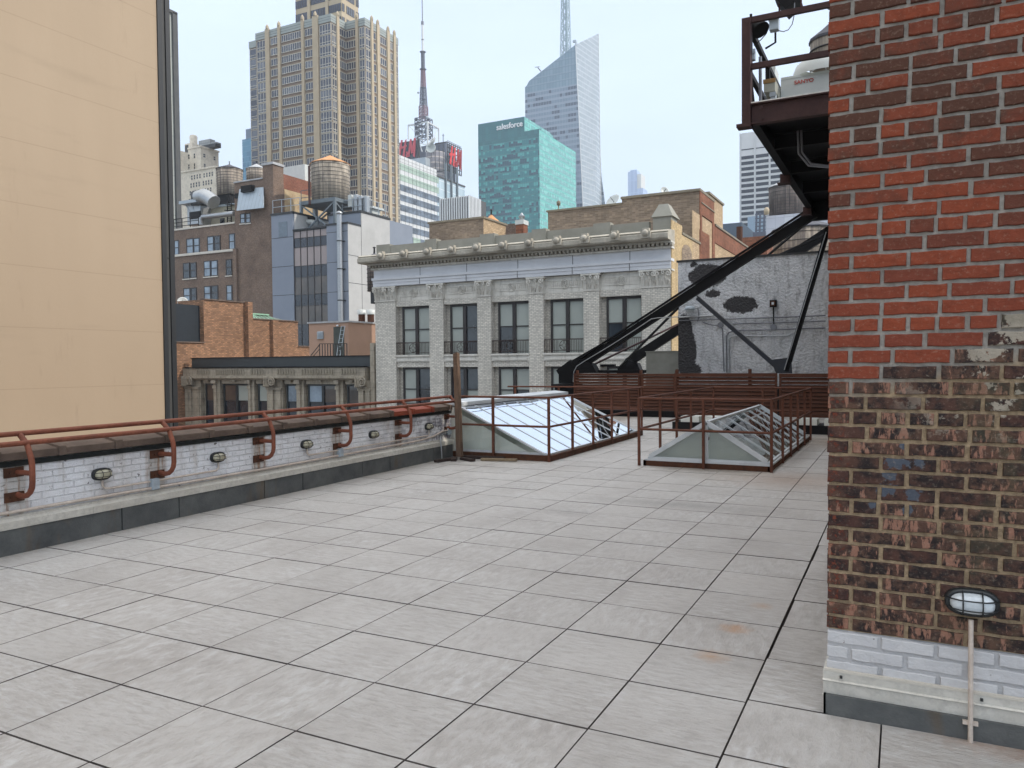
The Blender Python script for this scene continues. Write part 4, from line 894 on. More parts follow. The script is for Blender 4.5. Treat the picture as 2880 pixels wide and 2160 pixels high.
mb = MB(); mb.bar(q(185, 530), q(232, 610), .12, .12); mb.bar(q(240, 515), q(262, 590), .1, .1); mb.bar(q(318, 450), q(318, 700), .15, .15); mb.build('brace', M['box_grey'], hv)
a = q(290, 480); MB().lathe((a.x, Y2+3.5, 0), [(1.3, a.z-1.2), (1.35, a.z+.8), (.9, a.z+1.1), (0, a.z+1.1)], 20).build('fan', M['dark'], hv)
MB().path([q(300, 480), q(350, 465), q(400, 490), q(435, 520)], 1.15, 14).build('duct', M['galv'], hv)
MB().path([q(330, 715), q(330, 660), q(345, 645), q(400, 640), q(500, 628), q(612, 615)], .42, 12).build('duct', M['galv'], hv)
MB().path([q(352, 715, Y2+4), q(352, 660, Y2+4)], .35, 12).build('duct', M['white_frame'], hv)
a, b = q(380, 575, Y2+5), q(615, 690, Y2+5); bh = thing('roof_bulkhead', 'low cream bulkhead beneath the left water tank', 'roof structure', (a.x, Y2+5, zpar))
MB().box(a.x, b.x+2, Y2+5, Y2+12, zpar-2, a.z).build('wall', plain('cream_paint', lin(188, 184, 164), .8), bh); MB().box(a.x-.2, b.x+2.2, Y2+4.8, Y2+12, a.z, a.z+.3).build('roof', M['box_grey'], bh)
a, b = q(487, 660, Y2+4.95), q(526, 700, Y2+4.95); MB().box(a.x, b.x, Y2+4.93, Y2+4.99, b.z, a.z).build('window', M['glass_dark'], bh)
t, c, r, cb = tank('weathered round water tank with dark cone roof, at the far left above the loft', 460+570*.3255, 400+238*.3255, 400+462*.3255, 400+190*.3255, 109*.3255, Y2+9, hoops=11)
MB().box(c.x-r*.75, c.x+r*.7, Y2+9-r*.7, Y2+9+r*.7, cb-2.6, cb-.05).box(c.x-r*1.05, c.x+r*.7, Y2+9-r*.9, Y2+9-r*.7, cb-2.9, cb-2.0).build('stand', M['black_steel'], t)
ld = thing('ladder', 'black ladder below the left water tank', 'ladder', q(555, 690)); mb = MB()
for x in (552, 585): mb.bar(q(x, 455, Y2+4.5), q(x, 700, Y2+4.5), .12, .12)
for i in range(14): z = 470+i*17; mb.bar(q(552, z, Y2+4.5), q(585, z, Y2+4.5), .07, .07)
mb.build('frame', M['black_steel'], ld); mb = MB(); mb.bar(q(535, 590, Y2+4.2), q(612, 590, Y2+4.2), .5, .12); mb.bar(q(535, 540, Y2+4.2), q(612, 540, Y2+4.2), .08, .08); mb.build('landing', M['black_steel'], ld)
t, c, r, cb = tank('round water tank half hidden behind the brick pier of the loft', 460+805*.3255, 400+235*.3255, 400+345*.3255, 400+185*.3255, 88*.3255, Y2+14, 'stave', 'roof_zinc', 5)
o = MB().box(xt1-9, xt1-3, Y2+10, Y2+13, zs-1, at(*S3(1040, 235), Y=Y2+11).z).build('roof_shed', M['ac']); tag(o, 'small pale shed roof behind the brick parapet of the loft', 'roof structure')
pipe_rail('roof_railing', 'thin pale railing on the flank of the loft above the grey building', [at(*S3(945, 625), Y=85.4), at(*S3(1180, 600), Y=85.4)], 2.0, M['box_grey'], .07, 2, 2.0)

# --- grey modern block with the big tank (B3)
Y3 = 85.0
M['grey_panel'] = plain('blue_grey_render', lin(132, 140, 152), .7, c2=lin(124, 132, 144), scale=.3)
n = NT('sunlit_grey_render'); c = n.mix(n.ramp(n.noise(.35, 5, .7), .4, .7), lin(176, 176, 174), lin(164, 164, 162)); M['grey_sunlit'] = n.set(c, .8)  # same render painted paler for the sunlit faces
b3 = thing('modern_block', 'smooth blue-grey block with a dark glass window strip and silver flue', 'building', (PX(870, 900, Y3), Y3, G0))
q = lambda x, y, Y=Y3: at(*S3(x, y), Y=Y)
X0, X1, X2, X3 = q(930, 635).x, q(1115, 620).x, q(1407, 720).x, q(1590, 705).x
zl, zr, zw = q(1020, 626).z, q(1590, 703).z, q(1260, 745).z
yu = YX(460+1703*.3255, X3, 630); yu2 = YX(460+1952*.3255, X3, 640); zu = at(*S3(1700, 606), X=X3).z
MB().box(X0, X1, Y3, Y3+12, G0, zl).box(X1, X2, Y3+.25, Y3+12, G0, zw-.1).box(X2, X3-.001, Y3, Y3+12, G0, zr).box(X2-2, X3-.002, yu-.001, yu2+6, G0, zu).build('wall', M['grey_panel'], b3)
MB().box(X3, X3+.05, Y3, yu, G0, zr).box(X3, X3+.05, yu, yu2, G0, zu).box(X1, X1+.06, Y3+.3, Y3+8, zw-.1, zl).build('side_wall', M['grey_sunlit'], b3)
z9 = at(*S3(1960, 800), X=X3-.5).z; MB().box(X3-12, X3-.4, yu2, YX(1129, X3-.4, 680), G0, z9).build('rear_wall', M['grey_sunlit'], b3)
MB().box(X0-.1, X1+.1, Y3-.1, Y3+12, zl, zl+.3).box(X2-.1, X3+.12, Y3-.1, yu, zr, zr+.25).box(X2-2, X3+.15, yu-.1, yu2+.1, zu, zu+.3).box(X3-12, X3-.3, yu2, YX(1129, X3-.4, 680)+.1, z9, z9+.25).box(X1, X2, Y3-.08, Y3+.25, zw-.1, zw+.1).build('parapet_cap', M['dark'], b3)
mb = MB()
for yy in (828, 1078, 1325):
    z = q(1020, yy).z; mb.box(X0, X1, Y3-.012, Y3-.002, z, z+.07); mb.box(X2, X3, Y3-.012, Y3-.002, z-.0, z+.07)
for yy in (975, 1215): z = at(*S3(1600, yy), X=X3).z; mb.box(X3+.051, X3+.06, Y3, yu2, z, z+.07)
mb.box(X3+.051, X3+.06, yu, yu+.07, G0, zu); mb.build('panel_joint', M['dark'], b3)
bands = ((757, 818, 0), (818, 900, 1), (900, 1062, 0), (1062, 1160, 1), (1160, 1312, 2), (1312, 1410, 1), (1410, 1570, 2), (1570, 1800, 1))
M['glass_pinkish'] = plain('pale_pinkish_glass', lin(152, 138, 134), .1, c2=lin(136, 126, 124), scale=.2, spec=.6)
M['glass_navy'] = plain('navy_spandrel_glass', lin(38, 44, 56), .08, c2=lin(30, 34, 44), scale=.2, spec=.7)
nc = 5
for y0, y1, k in bands:
    za_, zb_ = q(1260, y0).z, q(1260, y1).z
    for i in range(nc):
        xa_, xb_ = X1+(X2-X1)*i/nc, X1+(X2-X1)*(i+1)/nc
        MB().box(xa_+.04, xb_-.04, Y3+.19, Y3+.24, zb_+.03, za_-.03).build('window_pane', (M['glass_pinkish'], M['glass_navy'], M['glass_bronze'])[k], b3)
mb = MB()
for i in range(nc+1): x = X1+(X2-X1)*i/nc; mb.box(x-.05, x+.05, Y3+.13, Y3+.2, G0, zw-.1)
for y0, y1, k in bands: z = q(1260, y0).z; mb.box(X1, X2, Y3+.132, Y3+.202, z-.035, z+.035)
mb.build('mullions', M['win_frame'], b3)
a, b = q(995, 692), q(1070, 812); MB().box(a.x, b.x, Y3-.06, Y3-.002, b.z, a.z).build('shutter', plain('teal_grey_shutter', lin(112, 126, 138), .5), b3)
a, b = q(1135, 685, Y3+6), q(1172, 750, Y3+6); MB().box(X1+.07, X1+.12, Y3+3, Y3+4.6, b.z, a.z).build('door', M['black'], b3)
f0 = q(1517, 625, Y3-.5); f1 = q(1540, 1560, Y3-.5); MB().tube((f0.x, Y3-.5, f1.z), (f0.x, Y3-.5, f0.z), .36, 14).lathe((f0.x, Y3-.5, 0), [(.3, f0.z), (.45, f0.z+.05), (.45, f0.z+.3), (.1, f0.z+.5)], 12).build('flue', M['galv'], b3)
mb = MB()
for yy in (860, 1100, 1370): z = q(1520, yy).z; mb.lathe((f0.x, Y3-.5, 0), [(.4, z-.08), (.42, z), (.4, z+.08)], 12); mb.box(f0.x-.6, f0.x+.6, Y3-.15, Y3-.01, z-.06, z+.06)
mb.build('flue_clamp', M['dark'], b3)
# tank on steel stand
YT = 90
t, c, r, cb = tank('largest wooden water tank, orange cone roof, on a grey steel stand', 460+1440*.3255, 400+196*.3255, 400+528*.3255, 400+112*.3255, 166*.3255, YT, 'stave_pale', 'roof_orange', 12, sidesroof=10)
st = thing('tank_stand', 'grey steel stand with cross braces carrying the largest water tank', 'stand', (c.x, YT, zr))
M['grey_steel'] = plain('grey_painted_steel', lin(112, 122, 128), .55)
x0_, x1_, ya_, yb_ = q(1190, 560, YT-3).x, q(1480, 560, YT-3).x, YT-3, YT+3
zs_ = cb-.55
MB().box(x0_-.2, x1_+.2, ya_-.2, yb_+.2, zs_, cb-.02).build('platform', M['grey_steel'], st)
for x in (x0_, x1_):
    for y in (ya_, yb_): MB().box(x-.18, x+.18, y-.18, y+.18, zr-1, zs_).build('leg', M['grey_steel'], st)
zz0, zz1 = zr-.5, zs_
for p, r_ in (((x0_, ya_, zz1), (x1_, ya_, zz0)), ((x1_, ya_, zz1), (x0_, ya_, zz0)), ((x1_, ya_, zz1), (x1_, yb_, zz0)), ((x1_, yb_, zz1), (x1_, ya_, zz0)), ((x0_, yb_, zz1), (x1_, yb_, zz0)), ((x0_, ya_, zz0), (x0_, yb_, zz1))):
    MB().bar(p, r_, .2, .2).build('brace', M['grey_steel'], st)
MB().path([q(1310, 540, YT), q(1312, 640, YT), q(1330, 700, YT)], .4, 12).build('riser_pipe', M['galv'], st)
o = MB().path([q(1205, 690, YT-2), q(1240, 685, YT-2), q(1290, 690, YT-2), q(1320, 700, YT-2)], .35, 10).build('insulated_pipe', M['ac']); tag(o, 'wrapped white pipe run beneath the largest tank', 'pipe')
o = MB().tube(q(1262, 540, YT-4), q(1258, 205, YT-4), .17, 8).build('overflow_pipe', M['brown_steel']); tag(o, 'tall dark overflow pipe at the left of the largest tank', 'pipe')
pipe_rail('roof_railing', 'railing on the tank stand left of the largest tank', [(q(1190, 545, YT-1).x, YT-1, cb), (q(1290, 545, YT-1).x, YT-1, cb)], 2.1, M['grey_steel'], .08, 2, 1.5)
for i, (xa, xb, yt, yb, t) in enumerate(((1590, 1625, 455, 560, 'leftmost and shortest'), (1638, 1672, 452, 600, 'second from the left'), (1680, 1712, 462, 600, 'third from the left'), (1722, 1758, 465, 605, 'rightmost'))):
    a, b = q(xa, yt, Y3+4), q(xb, yb, Y3+4); an = thing('cell_antenna', 'pale upright panel antenna beside the largest tank, '+t, 'antenna', (a.x, Y3+4, b.z), 'panel antennas on the modern block')
    MB().box(a.x, b.x, Y3+4, Y3+4.7, b.z, a.z).build('panel', M['galv'] if i else M['ac'], an, bevel=.08); MB().box((a.x+b.x)/2-.06, (a.x+b.x)/2+.06, Y3+4.8, Y3+4.95, b.z-3, a.z).build('pole', M['dark'], an)
pipe_rail('roof_railing', 'thin pale roof railing right of the largest tank', [(X3-4, yu+1, zu+.3), (X3-.3, yu+1, zu+.3), (X3-.3, yu2-.5, zu+.3)], 1.9, M['box_grey'], .07, 2, 1.8)
o = MB().box(X3-4, X3-1.2, yu2-2.5, yu2-.6, zu+.3, zu+1.4).box(X3-4.4, X3-.8, yu2-2.9, yu2-.2, zu+1.4, zu+1.7).build('roof_hatch', M['ac']); tag(o, 'small white roof hatch behind the thin railing', 'roof structure')
for k, (xx, lab) in enumerate(((1712, 'left'), (1790, 'right'))):
    a = at(*S3(xx, 1480), Y=60); b = at(*S3(xx, 1545), Y=60); o = thing('roof_vent', 'red-brown vent pipe with white cap on the tan penthouse, '+lab+' of two', 'vent', (a.x, 60, b.z), 'capped vent pipes')
    MB().tube((a.x, 60, b.z-1), (a.x, 60, a.z), .32, 12).build('pipe', M['rust'], o); MB().lathe((a.x, 60, 0), [(.4, a.z-.1), (.42, a.z+.35), (0, a.z+.4)], 12).build('cap', M['ac'], o)

# --- orange brick building flank (B4)
S4 = lambda x, y: (460+x*.3255, 740+y*.3255)
XW = PX(522, 1050, 45)
M['brick_orange'] = brick('orange_brick', lin(182, 138, 106), lin(118, 90, 70), lin(110, 92, 78), bw=.34, bh=.12, mw=.18, dirt=.25)
b4 = thing('orange_brick_building', 'orange-tan brick flank wall with projecting piers and sloping top', 'building', (XW, 45, G0))
Yp = lambda x, y=900: YX(S4(x, 0)[0], XW, y)
zA = lambda x, y: at(*S4(x, y), X=XW).z
y_a, y_b, y_c, y_d, y_e = 36, Yp(348), Yp(682), Yp(740), Yp(900)
y_f, y_g, y_h = Yp(928), Yp(1160), Yp(1258)
z1_, z2_, z3_, z4_, z5_ = zA(230, 688), zA(500, 328), zA(715, 342), zA(900, 492), zA(1210, 722)
MB().box(XW-9, XW, y_a, y_b, G0, z1_).box(XW-9, XW, y_b, y_c, G0, z2_).box(XW-9, XW+.0, y_c, y_d, G0, z3_).box(XW-9, XW, y_d, y_g, G0, z4_).box(XW-9, XW, y_g, y_h+14, G0, z5_).build('wall', M['brick_orange'], b4)
MB().box(XW, XW+.45, y_c+.25, y_d, G0, z3_+.05).build('pier', M['brick_orange'], b4)
MB().box(XW, XW+.35, y_f-.1, y_f+.6, G0, z4_).build('pier', M['brick_orange'], b4)
mb = MB()
for a_, b_, z_ in ((y_a, y_b, z1_), (y_b, y_c, z2_), (y_c, y_d, z3_), (y_d, y_g, z4_), (y_g, y_h+14, z5_)): mb.box(XW-.4, XW+.12, a_-.02, b_, z_, z_+.09)
mb.build('coping', M['coping'], b4)
o = MB().box(XW-7, XW-.45, y_b-3, y_b-.05, z1_+.1, zA(250, 358)).build('metal_bulkhead', plain('charcoal_cladding', lin(44, 50, 56), .55)); tag(o, 'charcoal box bulkhead left of the tall orange brick wall', 'roof structure')
ds = thing('dish_antenna', 'small white satellite dish on the charcoal box', 'satellite dish', at(*S4(165, 340), X=XW-3))
def dish(parent, p, r, ax):
    ax = Vector(ax).normalized(); a = ax.orthogonal().normalized(); b = ax.cross(a); nn = 18; mb = MB(); mb.smooth = True
    vs = [p+ax*d+(a*math.cos(2*math.pi*k/nn)+b*math.sin(2*math.pi*k/nn))*rr for d, rr in ((0, .02*r), (.06*r, .4*r), (.22*r, .8*r), (.35*r, r), (.3*r, r), (-.05*r, .4*r), (-.1*r, .02*r)) for k in range(nn)]
    mb.add(vs, [(i*nn+k, i*nn+(k+1) % nn, (i+1)*nn+(k+1) % nn, (i+1)*nn+k) for i in range(6) for k in range(nn)]); mb.build('reflector', M['ac'], parent)
    MB().bar(p, p-Vector((0, 0, r*1.8)), .06*r+.02, .06*r+.02).bar(p, p+ax*r, .03, .03).build('mount', M['dark'], parent)
dish(ds, at(*S4(165, 340), X=XW-3), .45, (.7, -.6, .4))
cs = thing('copper_skylight', 'green copper framed hipped skylight behind the orange brick wall', 'skylight', at(*S4(850, 480), X=XW-3))
a_ = at(*S4(745, 492), X=XW-1.5); b_ = at(*S4(1000, 500), X=XW-1.5); zt_ = at(*S4(850, 440), X=XW-1.5).z; x5 = XW-1.5
P8 = [(x5-3, a_.y, z4_), (x5, a_.y, z4_), (x5, b_.y+2, z4_), (x5-3, b_.y+2, z4_), (x5-1.8, a_.y+1.6, zt_), (x5-1.2, a_.y+1.6, zt_), (x5-1.2, b_.y-.5, zt_), (x5-1.8, b_.y-.5, zt_)]
MB().add(P8, [(0,3,2,1),(4,5,6,7),(0,1,5,4),(1,2,6,5),(2,3,7,6),(3,0,4,7)]).build('glazing', plain('green_glass', lin(92, 104, 92), .3, c2=lin(66, 74, 66), scale=3), cs)
M['copper'] = plain('verdigris', lin(150, 190, 164), .8); mb = MB().box(x5-2, x5-1, a_.y+1.4, b_.y-.3, zt_, zt_+.12)
for i in range(7): y = a_.y+.6+(b_.y-a_.y)*i/7; mb.bar((x5+.02, y, z4_+.02), (x5-1.18, min(max(y, a_.y+1.6), b_.y-.5), zt_+.02), .06, .06)
mb.build('ribs', M['copper'], cs)

# --- tan penthouse (B5)
ph = thing('penthouse', 'tan rendered rooftop penthouse with a green door and wall ladder', 'roof structure', (PX(925, 950, 50), 50, 1))
q = lambda x, y, Y=50: at(*S4(x, y), Y=Y)
M['tan_render'] = plain('tan_render', lin(172, 142, 124), .85, c2=lin(162, 134, 116), scale=.8)
xa, xb, zt_ = q(1256, 520).x, q(1597, 515).x, q(1430, 517).z; yb_ = 58
MB().box(xa, xb, 50, yb_, 0, zt_).build('wall', M['tan_render'], ph); MB().box(xa-.1, xb+.1, 49.9, yb_+.1, zt_, zt_+.13).build('coping', M['roof_zinc'], ph)
a, b = q(1470, 552), q(1563, 800); dr = MB().box(a.x, b.x, 49.96, 50.02, b.z-.3, a.z).build('door', plain('green_grey_door', lin(78, 84, 80), .6), ph)
a, b = q(1333, 592), q(1385, 655); mb = MB().box(a.x, b.x, 49.93, 49.99, b.z, a.z)
for i in range(6): z = b.z+(a.z-b.z)*(i+.5)/6; mb.bar((a.x, 49.9, z), (b.x, 49.9, z), .02, .1, (0, 1, 1))
mb.build('louvre', M['box_grey'], ph)
mb = MB()
for o_ in (-.18, .18): mb.bar((q(1513, 800, 49.2).x+o_, 49.0, q(1513, 800, 49.2).z-.6), (q(1548, 548, 49.7).x+o_, 49.75, q(1548, 545, 49.7).z), .04, .04)
for i in range(10):
    t_ = i/9; p = Vector((q(1513, 800, 49.2).x, 49.0, q(1513, 800, 49.2).z-.6)).lerp(Vector((q(1548, 548, 49.7).x, 49.75, q(1548, 545, 49.7).z)), t_); mb.bar(p+Vector((-.18, 0, 0)), p+Vector((.18, 0, 0)), .03, .03)
o = mb.build('ladder', M['box_grey']); tag(o, 'pale ladder leaning before the green penthouse door', 'ladder')
a = q(1503, 538, 49.85); o = MB().lathe(a, [(.0, -.12), (.1, -.08), (.12, 0), (0, .06)], 12).build('wall_lamp', M['lamp_glass2']); tag(o, 'small round lamp above the penthouse door', 'lamp')
# --- ornate stone building (B6)
S6 = lambda x, y: (480+x*.28346, 940+y*.28346)
Y6 = 45.0
n = NT('weathered_limestone'); u, v = n.uv()
c = n.mix(n.ramp(n.noise(1.2, 5, .7), .35, .7), lin(168, 158, 140), lin(138, 130, 116))
c = n.mix(n.math('MULTIPLY', n.ramp(n.noise(4, 4, .7, sc=(1, 1, .3)), .5, .72), .55), c, lin(64, 60, 56))
jt = n.math('MAXIMUM', n.math('LESS_THAN', n.math('FRACT', n.math('MULTIPLY', v, 1.9)), .045), n.math('LESS_THAN', n.math('FRACT', n.math('MULTIPLY', u, 1.5)), .03))
c = n.mix(n.math('MULTIPLY', jt, .45), c, lin(60, 56, 52)); n.set(c, .85, h=n.noise(8, 4), hs=.3, hd=.03); M['stone'] = n.mt
b6 = thing('ornate_stone_building', 'weathered ornate stone facade with scroll capitals and a charcoal metal parapet', 'building', (PX(780, 1100, 45), 45, G0))
q = lambda x, y, Y=Y6: at(*S6(x, y), Y=Y); k = lambda x, y, Y=Y6: at(*S4(x, y), Y=Y)
xa, xb = PX(522, 1060, 45), PX(1053, 1000, 45)
zb0, zb1, zc0, zc1, zc2 = q(600, 236).z, q(600, 330).z, q(600, 390).z, q(600, 402).z, q(600, 428).z
zh, zbt = q(600, 490).z, q(600, 1000).z
MB().box(xa, xb, Y6+.35, Y6+14, G0, zb1).build('wall', M['stone'], b6)
MB().box(q(196, 240).x, PX(1051, 1000, 45), Y6+.12, Y6+.5, zb1, zb0).build('metal_parapet', plain('charcoal_metal', lin(52, 58, 60), .5, c2=lin(44, 50, 52), scale=.6), b6)
MB().box(q(190, 235).x, PX(1051, 1000, 45)+.05, Y6+.05, Y6+.6, zb0, zb0+.06).box(q(170, 330).x, xb-.7, Y6-.35, Y6+.12, zb1-.02, zb1+.04).build('parapet_cap', M['black_steel'], b6)
MB().box(xa-.25, xb-.7, Y6-.25, Y6+.35, zc1-.1, zb1-.06).build('frieze', M['stone'], b6)
MB().box(xa-.3, xb-.68, Y6-.42, Y6+.35, zc2-.05, zc1-.1).prism([(xa-.3, Y6-.38, zc2-.05), (xa-.3, Y6-.2, zc2-.2), (xa-.3, Y6+.3, zc2-.2), (xa-.3, Y6+.3, zc2-.05)], (xb-xa-.4, 0, 0)).build('cornice', M['stone'], b6)
mb = MB(); x = xa+.5
gaps = [(q(a, 0).x, q(b, 0).x) for a, b in ((165, 265), (412, 455), (760, 800), (950, 1060))]+[(k(a, 0).x, k(b, 0).x) for a, b in ((1145, 1185), (1480, 1525), (1685, 1790))]
def flute_row(x0, x1, z0, z1, Y, step, mb):
    m_ = max(1, int((x1-x0)/step))
    for i in range(m_):
        c_ = x0+(x1-x0)*(i+.5)/m_; w = (x1-x0)/m_*.33; P = [(c_+w*math.cos(a), Y, (z1 if math.sin(a) > 0 else z0)+w*math.sin(a)*(1)-(w if math.sin(a) > 0 else -w)) for a in [math.pi*2*j/10 for j in range(10)]]
        mb.prism(P, (0, .03, 0))
gl = [g_[1] for g_ in gaps[:-1]]; gr = [g_[0] for g_ in gaps[1:]]
for a, b in zip(gl, gr): flute_row(a+.08, b-.08, zc1+.02, zb1-.14, Y6-.32, .24, mb)
mb.build('carved_flutes', plain('pale_stone', lin(150, 142, 126), .85), b6)
mb = MB()
wins6 = [(325, 432), (505, 772), (848, 972), (1130, 1258)]; W6 = [(q(a, 600).x, q(b, 600).x) for a, b in wins6]+[(k(1230, 1100).x, k(1495, 1100).x), (k(1570, 1100).x, k(1690, 1100).x)]
pl6 = [(q(160, 600).x-.1, q(300, 600).x, 1), (q(430, 600).x, q(492, 600).x, 0), (q(770, 600).x, q(832, 600).x, 0), (q(965, 600).x, q(1112, 600).x, 1), (k(1150, 1100).x, k(1215, 1100).x, 0), (k(1490, 1100).x, k(1552, 1100).x, 0), (k(1690, 1100).x, k(1800, 1100).x, 1)]
for x0, x1, big in pl6:
    mb = MB()
    mb.box(x0, x1, Y6-.02, Y6+.34, G0, zc2-.2)
    zcp = q(600, 545).z
    if big:
        w = x1-x0; a_, b_ = x0+.05, x0+w*.42
        mb.box(a_, b_, Y6-.16, Y6-.02, G0, zcp); mb.box(x1-w*.42, x1-.12, Y6-.12, Y6-.02, G0, zcp)
        mb.box(x0-.02, x1, Y6-.22, Y6-.02, zcp, zcp+.14)
    else:
        mb.box(x0+.1, x1-.3, Y6-.14, Y6-.02, G0, zcp+.4); mb.box(x0+.02, x1-.22, Y6-.3, Y6-.02, zcp+.45, zc2-.2)
        mb.box(x0+.06, x1-.26, Y6-.22, Y6-.02, zcp+.05, zcp+.3)
    pl = mb.build('pilaster', M['stone'], b6)
    if big:
        mb = MB(); cx_ = x0+.75*(x1-x0) if False else x0+(x1-x0)*.55; cz = zcp+.62; r_ = .4
        pts = [(cx_+rr*math.cos(a), Y6-.5, cz+rr*math.sin(a)) for a, rr in [(R(90-30*i), .36*(1-i/27)) for i in range(24)]]
        mb.path(pts, .055, 6)
        for j in range(4): mb.path([(x0-.05+.16*j+.1*math.sin(a), Y6-.42, cz+.36*math.cos(a)) for a in [R(15*i) for i in range(0, 13)]], .06, 6)
        mb.box(x0-.1, cx_, Y6-.4, Y6-.02, cz-.3, cz+.3)
        for j in range(5): mb.path([(x0+.1+.2*j+.05*math.cos(a), Y6-.3+.05*math.sin(a), zcp+.2) for a in [R(60*i) for i in range(7)]], .05, 5)
        mb.build('scroll_capital', M['stone'], b6)
        mb = MB(); z = zcp-.3
        while z > -3: mb.prism([(x0+.12, Y6-.19, z), (x0+.3, Y6-.19, z-.1), (x0+.12, Y6-.19, z-.2)], (0, .03, 0)); z -= .22
        mb.build('carved_rope', M['stone'], b6)
mb = MB()
for x0, x1 in W6: mb.box(x0, x1+.2, Y6+.02, Y6+.34, zh, zc2-.2)
mb.build('lintel_course', M['stone'], b6)
for x0, x1 in W6:
    c_ = (x0+x1)/2; MB().box(c_-.16, c_+.16, Y6-.2, Y6+.02, zh+.15, zc2-.2).box(c_-.1, c_+.1, Y6-.26, Y6-.2, zh+.25, zc2-.28).build('keystone', M['stone'], b6)
zm = q(600, 660).z
for x0, x1 in W6:
    mb = MB(); nm = 2 if x1-x0 > 2.2 else 1
    mb.box(x0, x1, Y6+.2, Y6+.34, zh-.14, zh); mb.box(x0, x0+.12, Y6+.2, Y6+.34, zbt, zh-.14); mb.box(x1-.1, x1, Y6+.2, Y6+.34, zbt, zh-.14)
    if nm == 2: mb.box((x0+x1)/2-.1, (x0+x1)/2+.12, Y6+.18, Y6+.34, zbt, zh-.14)
    w = mb.build('window', M['win_frame_green'], b6)
    seg = [(x0+.12, x1-.1)] if nm == 1 else [(x0+.12, (x0+x1)/2-.1), ((x0+x1)/2+.12, x1-.1)]
    for j, (a, b) in enumerate(seg):
        mt = random.choice([M['glass_bronze'], M['shade'], M['glass_blue']])
        MB().box(a, b, Y6+.27, Y6+.3, zm+.03, zh-.14).build('upper_pane', mt, w); MB().box(a, b, Y6+.31, Y6+.33, zbt, zm-.03).build('lower_pane', M['glass_dark'], w)
        MB().box(a, b, Y6+.25, Y6+.33, zm-.03, zm+.03).build('meeting_rail', M['win_frame_green'], w)
MB().box(k(1790, 700).x, PX(1053.5, 1000, 45), Y6-.1, Y6+.5, G0, k(1800, 690).z).build('end_pier', M['stone'], b6)
o = pipe_rail('stair_railing', 'dark stair railing in front of the penthouse door', [tuple(k(1350, 815, 47.5)), tuple(k(1585, 815, 47.5))], k(1400, 697, 47.5).z-k(1400, 815, 47.5).z, M['win_frame'], .05, 1, .28)
o = MB().bar(k(1350, 703, 47.5), k(1272, 800, 47.5), .05, .05).bar(k(1350, 740, 47.5), k(1290, 810, 47.5), .04, .04).build('stair_handrail', M['win_frame']); tag(o, 'sloping handrail left of the penthouse stair railing', 'railing')
a = at(492, 1100, X=XW); 
for k2, (ya2, yb2) in enumerate(((900, 1165), )):
    a = at(*S4(190, ya2), X=XW); b = at(*S4(232, yb2), X=XW)
    MB().box(XW-.02, XW+.02, a.y, a.y+1.3, b.z, a.z).build('window', M['glass_dark'], b4); MB().box(XW, XW+.12, a.y-.1, a.y+1.4, b.z-.18, b.z).build('sill', M['win_white'], b4)

# --- white terracotta loft (B7)
Y7 = 45.0
M['white_tile'] = brick('white_glazed_brick', lin(234, 229, 216), lin(214, 209, 198), lin(158, 154, 146), bw=.3, bh=.1, mw=.15, dirt=.22, rough=.45, streak=.18)
n = NT('white_terracotta'); u, v = n.uv()
c = n.mix(n.ramp(n.noise(.8, 5, .7), .35, .7), lin(216, 213, 204), lin(190, 186, 176))
c = n.mix(n.math('MULTIPLY', n.ramp(n.noise(3, 4, .7, sc=(1, 1, .35)), .52, .72), .4), c, lin(112, 104, 92))
jt = n.math('MAXIMUM', n.math('LESS_THAN', n.math('FRACT', n.math('MULTIPLY', v, 2.3)), .03), n.math('LESS_THAN', n.math('FRACT', n.math('MULTIPLY', u, 1.6)), .02))
c = n.mix(n.math('MULTIPLY', jt, .4), c, lin(96, 92, 88)); n.set(c, .6, h=n.noise(10, 4), hs=.2, hd=.02); M['terra'] = n.mt
M['terra_dark'] = plain('sooty_terracotta', lin(186, 180, 166), .65, c2=lin(146, 140, 128), scale=1.2, fine=6, bump=.2)
M['frieze_white'] = plain('white_painted_frieze', lin(212, 214, 217), .5, c2=lin(198, 200, 204), scale=.6)
M['parapet_grey'] = plain('grey_coated_parapet', lin(150, 148, 138), .7, c2=lin(132, 130, 120), scale=.5)
b7 = thing('terracotta_loft', 'white glazed brick loft with carved capitals, deep cornice and window balconies', 'building', (-22, 45, G0))
xL, xR = -33.75, -12.4
MB().box(xL, xR-.001, Y7+.45, Y7+7, G0, 9.29).build('wall', M['white_tile'], b7)
M['cream_side'] = brick('cream_side_brick', lin(206, 182, 142), lin(188, 164, 124), lin(170, 150, 118), bw=.3, bh=.1, dirt=.3, streak=.35)
MB().box(xR, xR+.05, Y7+.0, Y7+2.4, G0, 9.95).box(xR, xR+.05, Y7+2.4, Y7+5, G0, 9.4).build('side_wall', M['cream_side'], b7)
P7 = [(-33.75, -32.0), (-29.2, -28.08), (-25.43, -24.39), (-21.65, -20.62), (-17.9, -16.87), (-14.19, -12.42)]
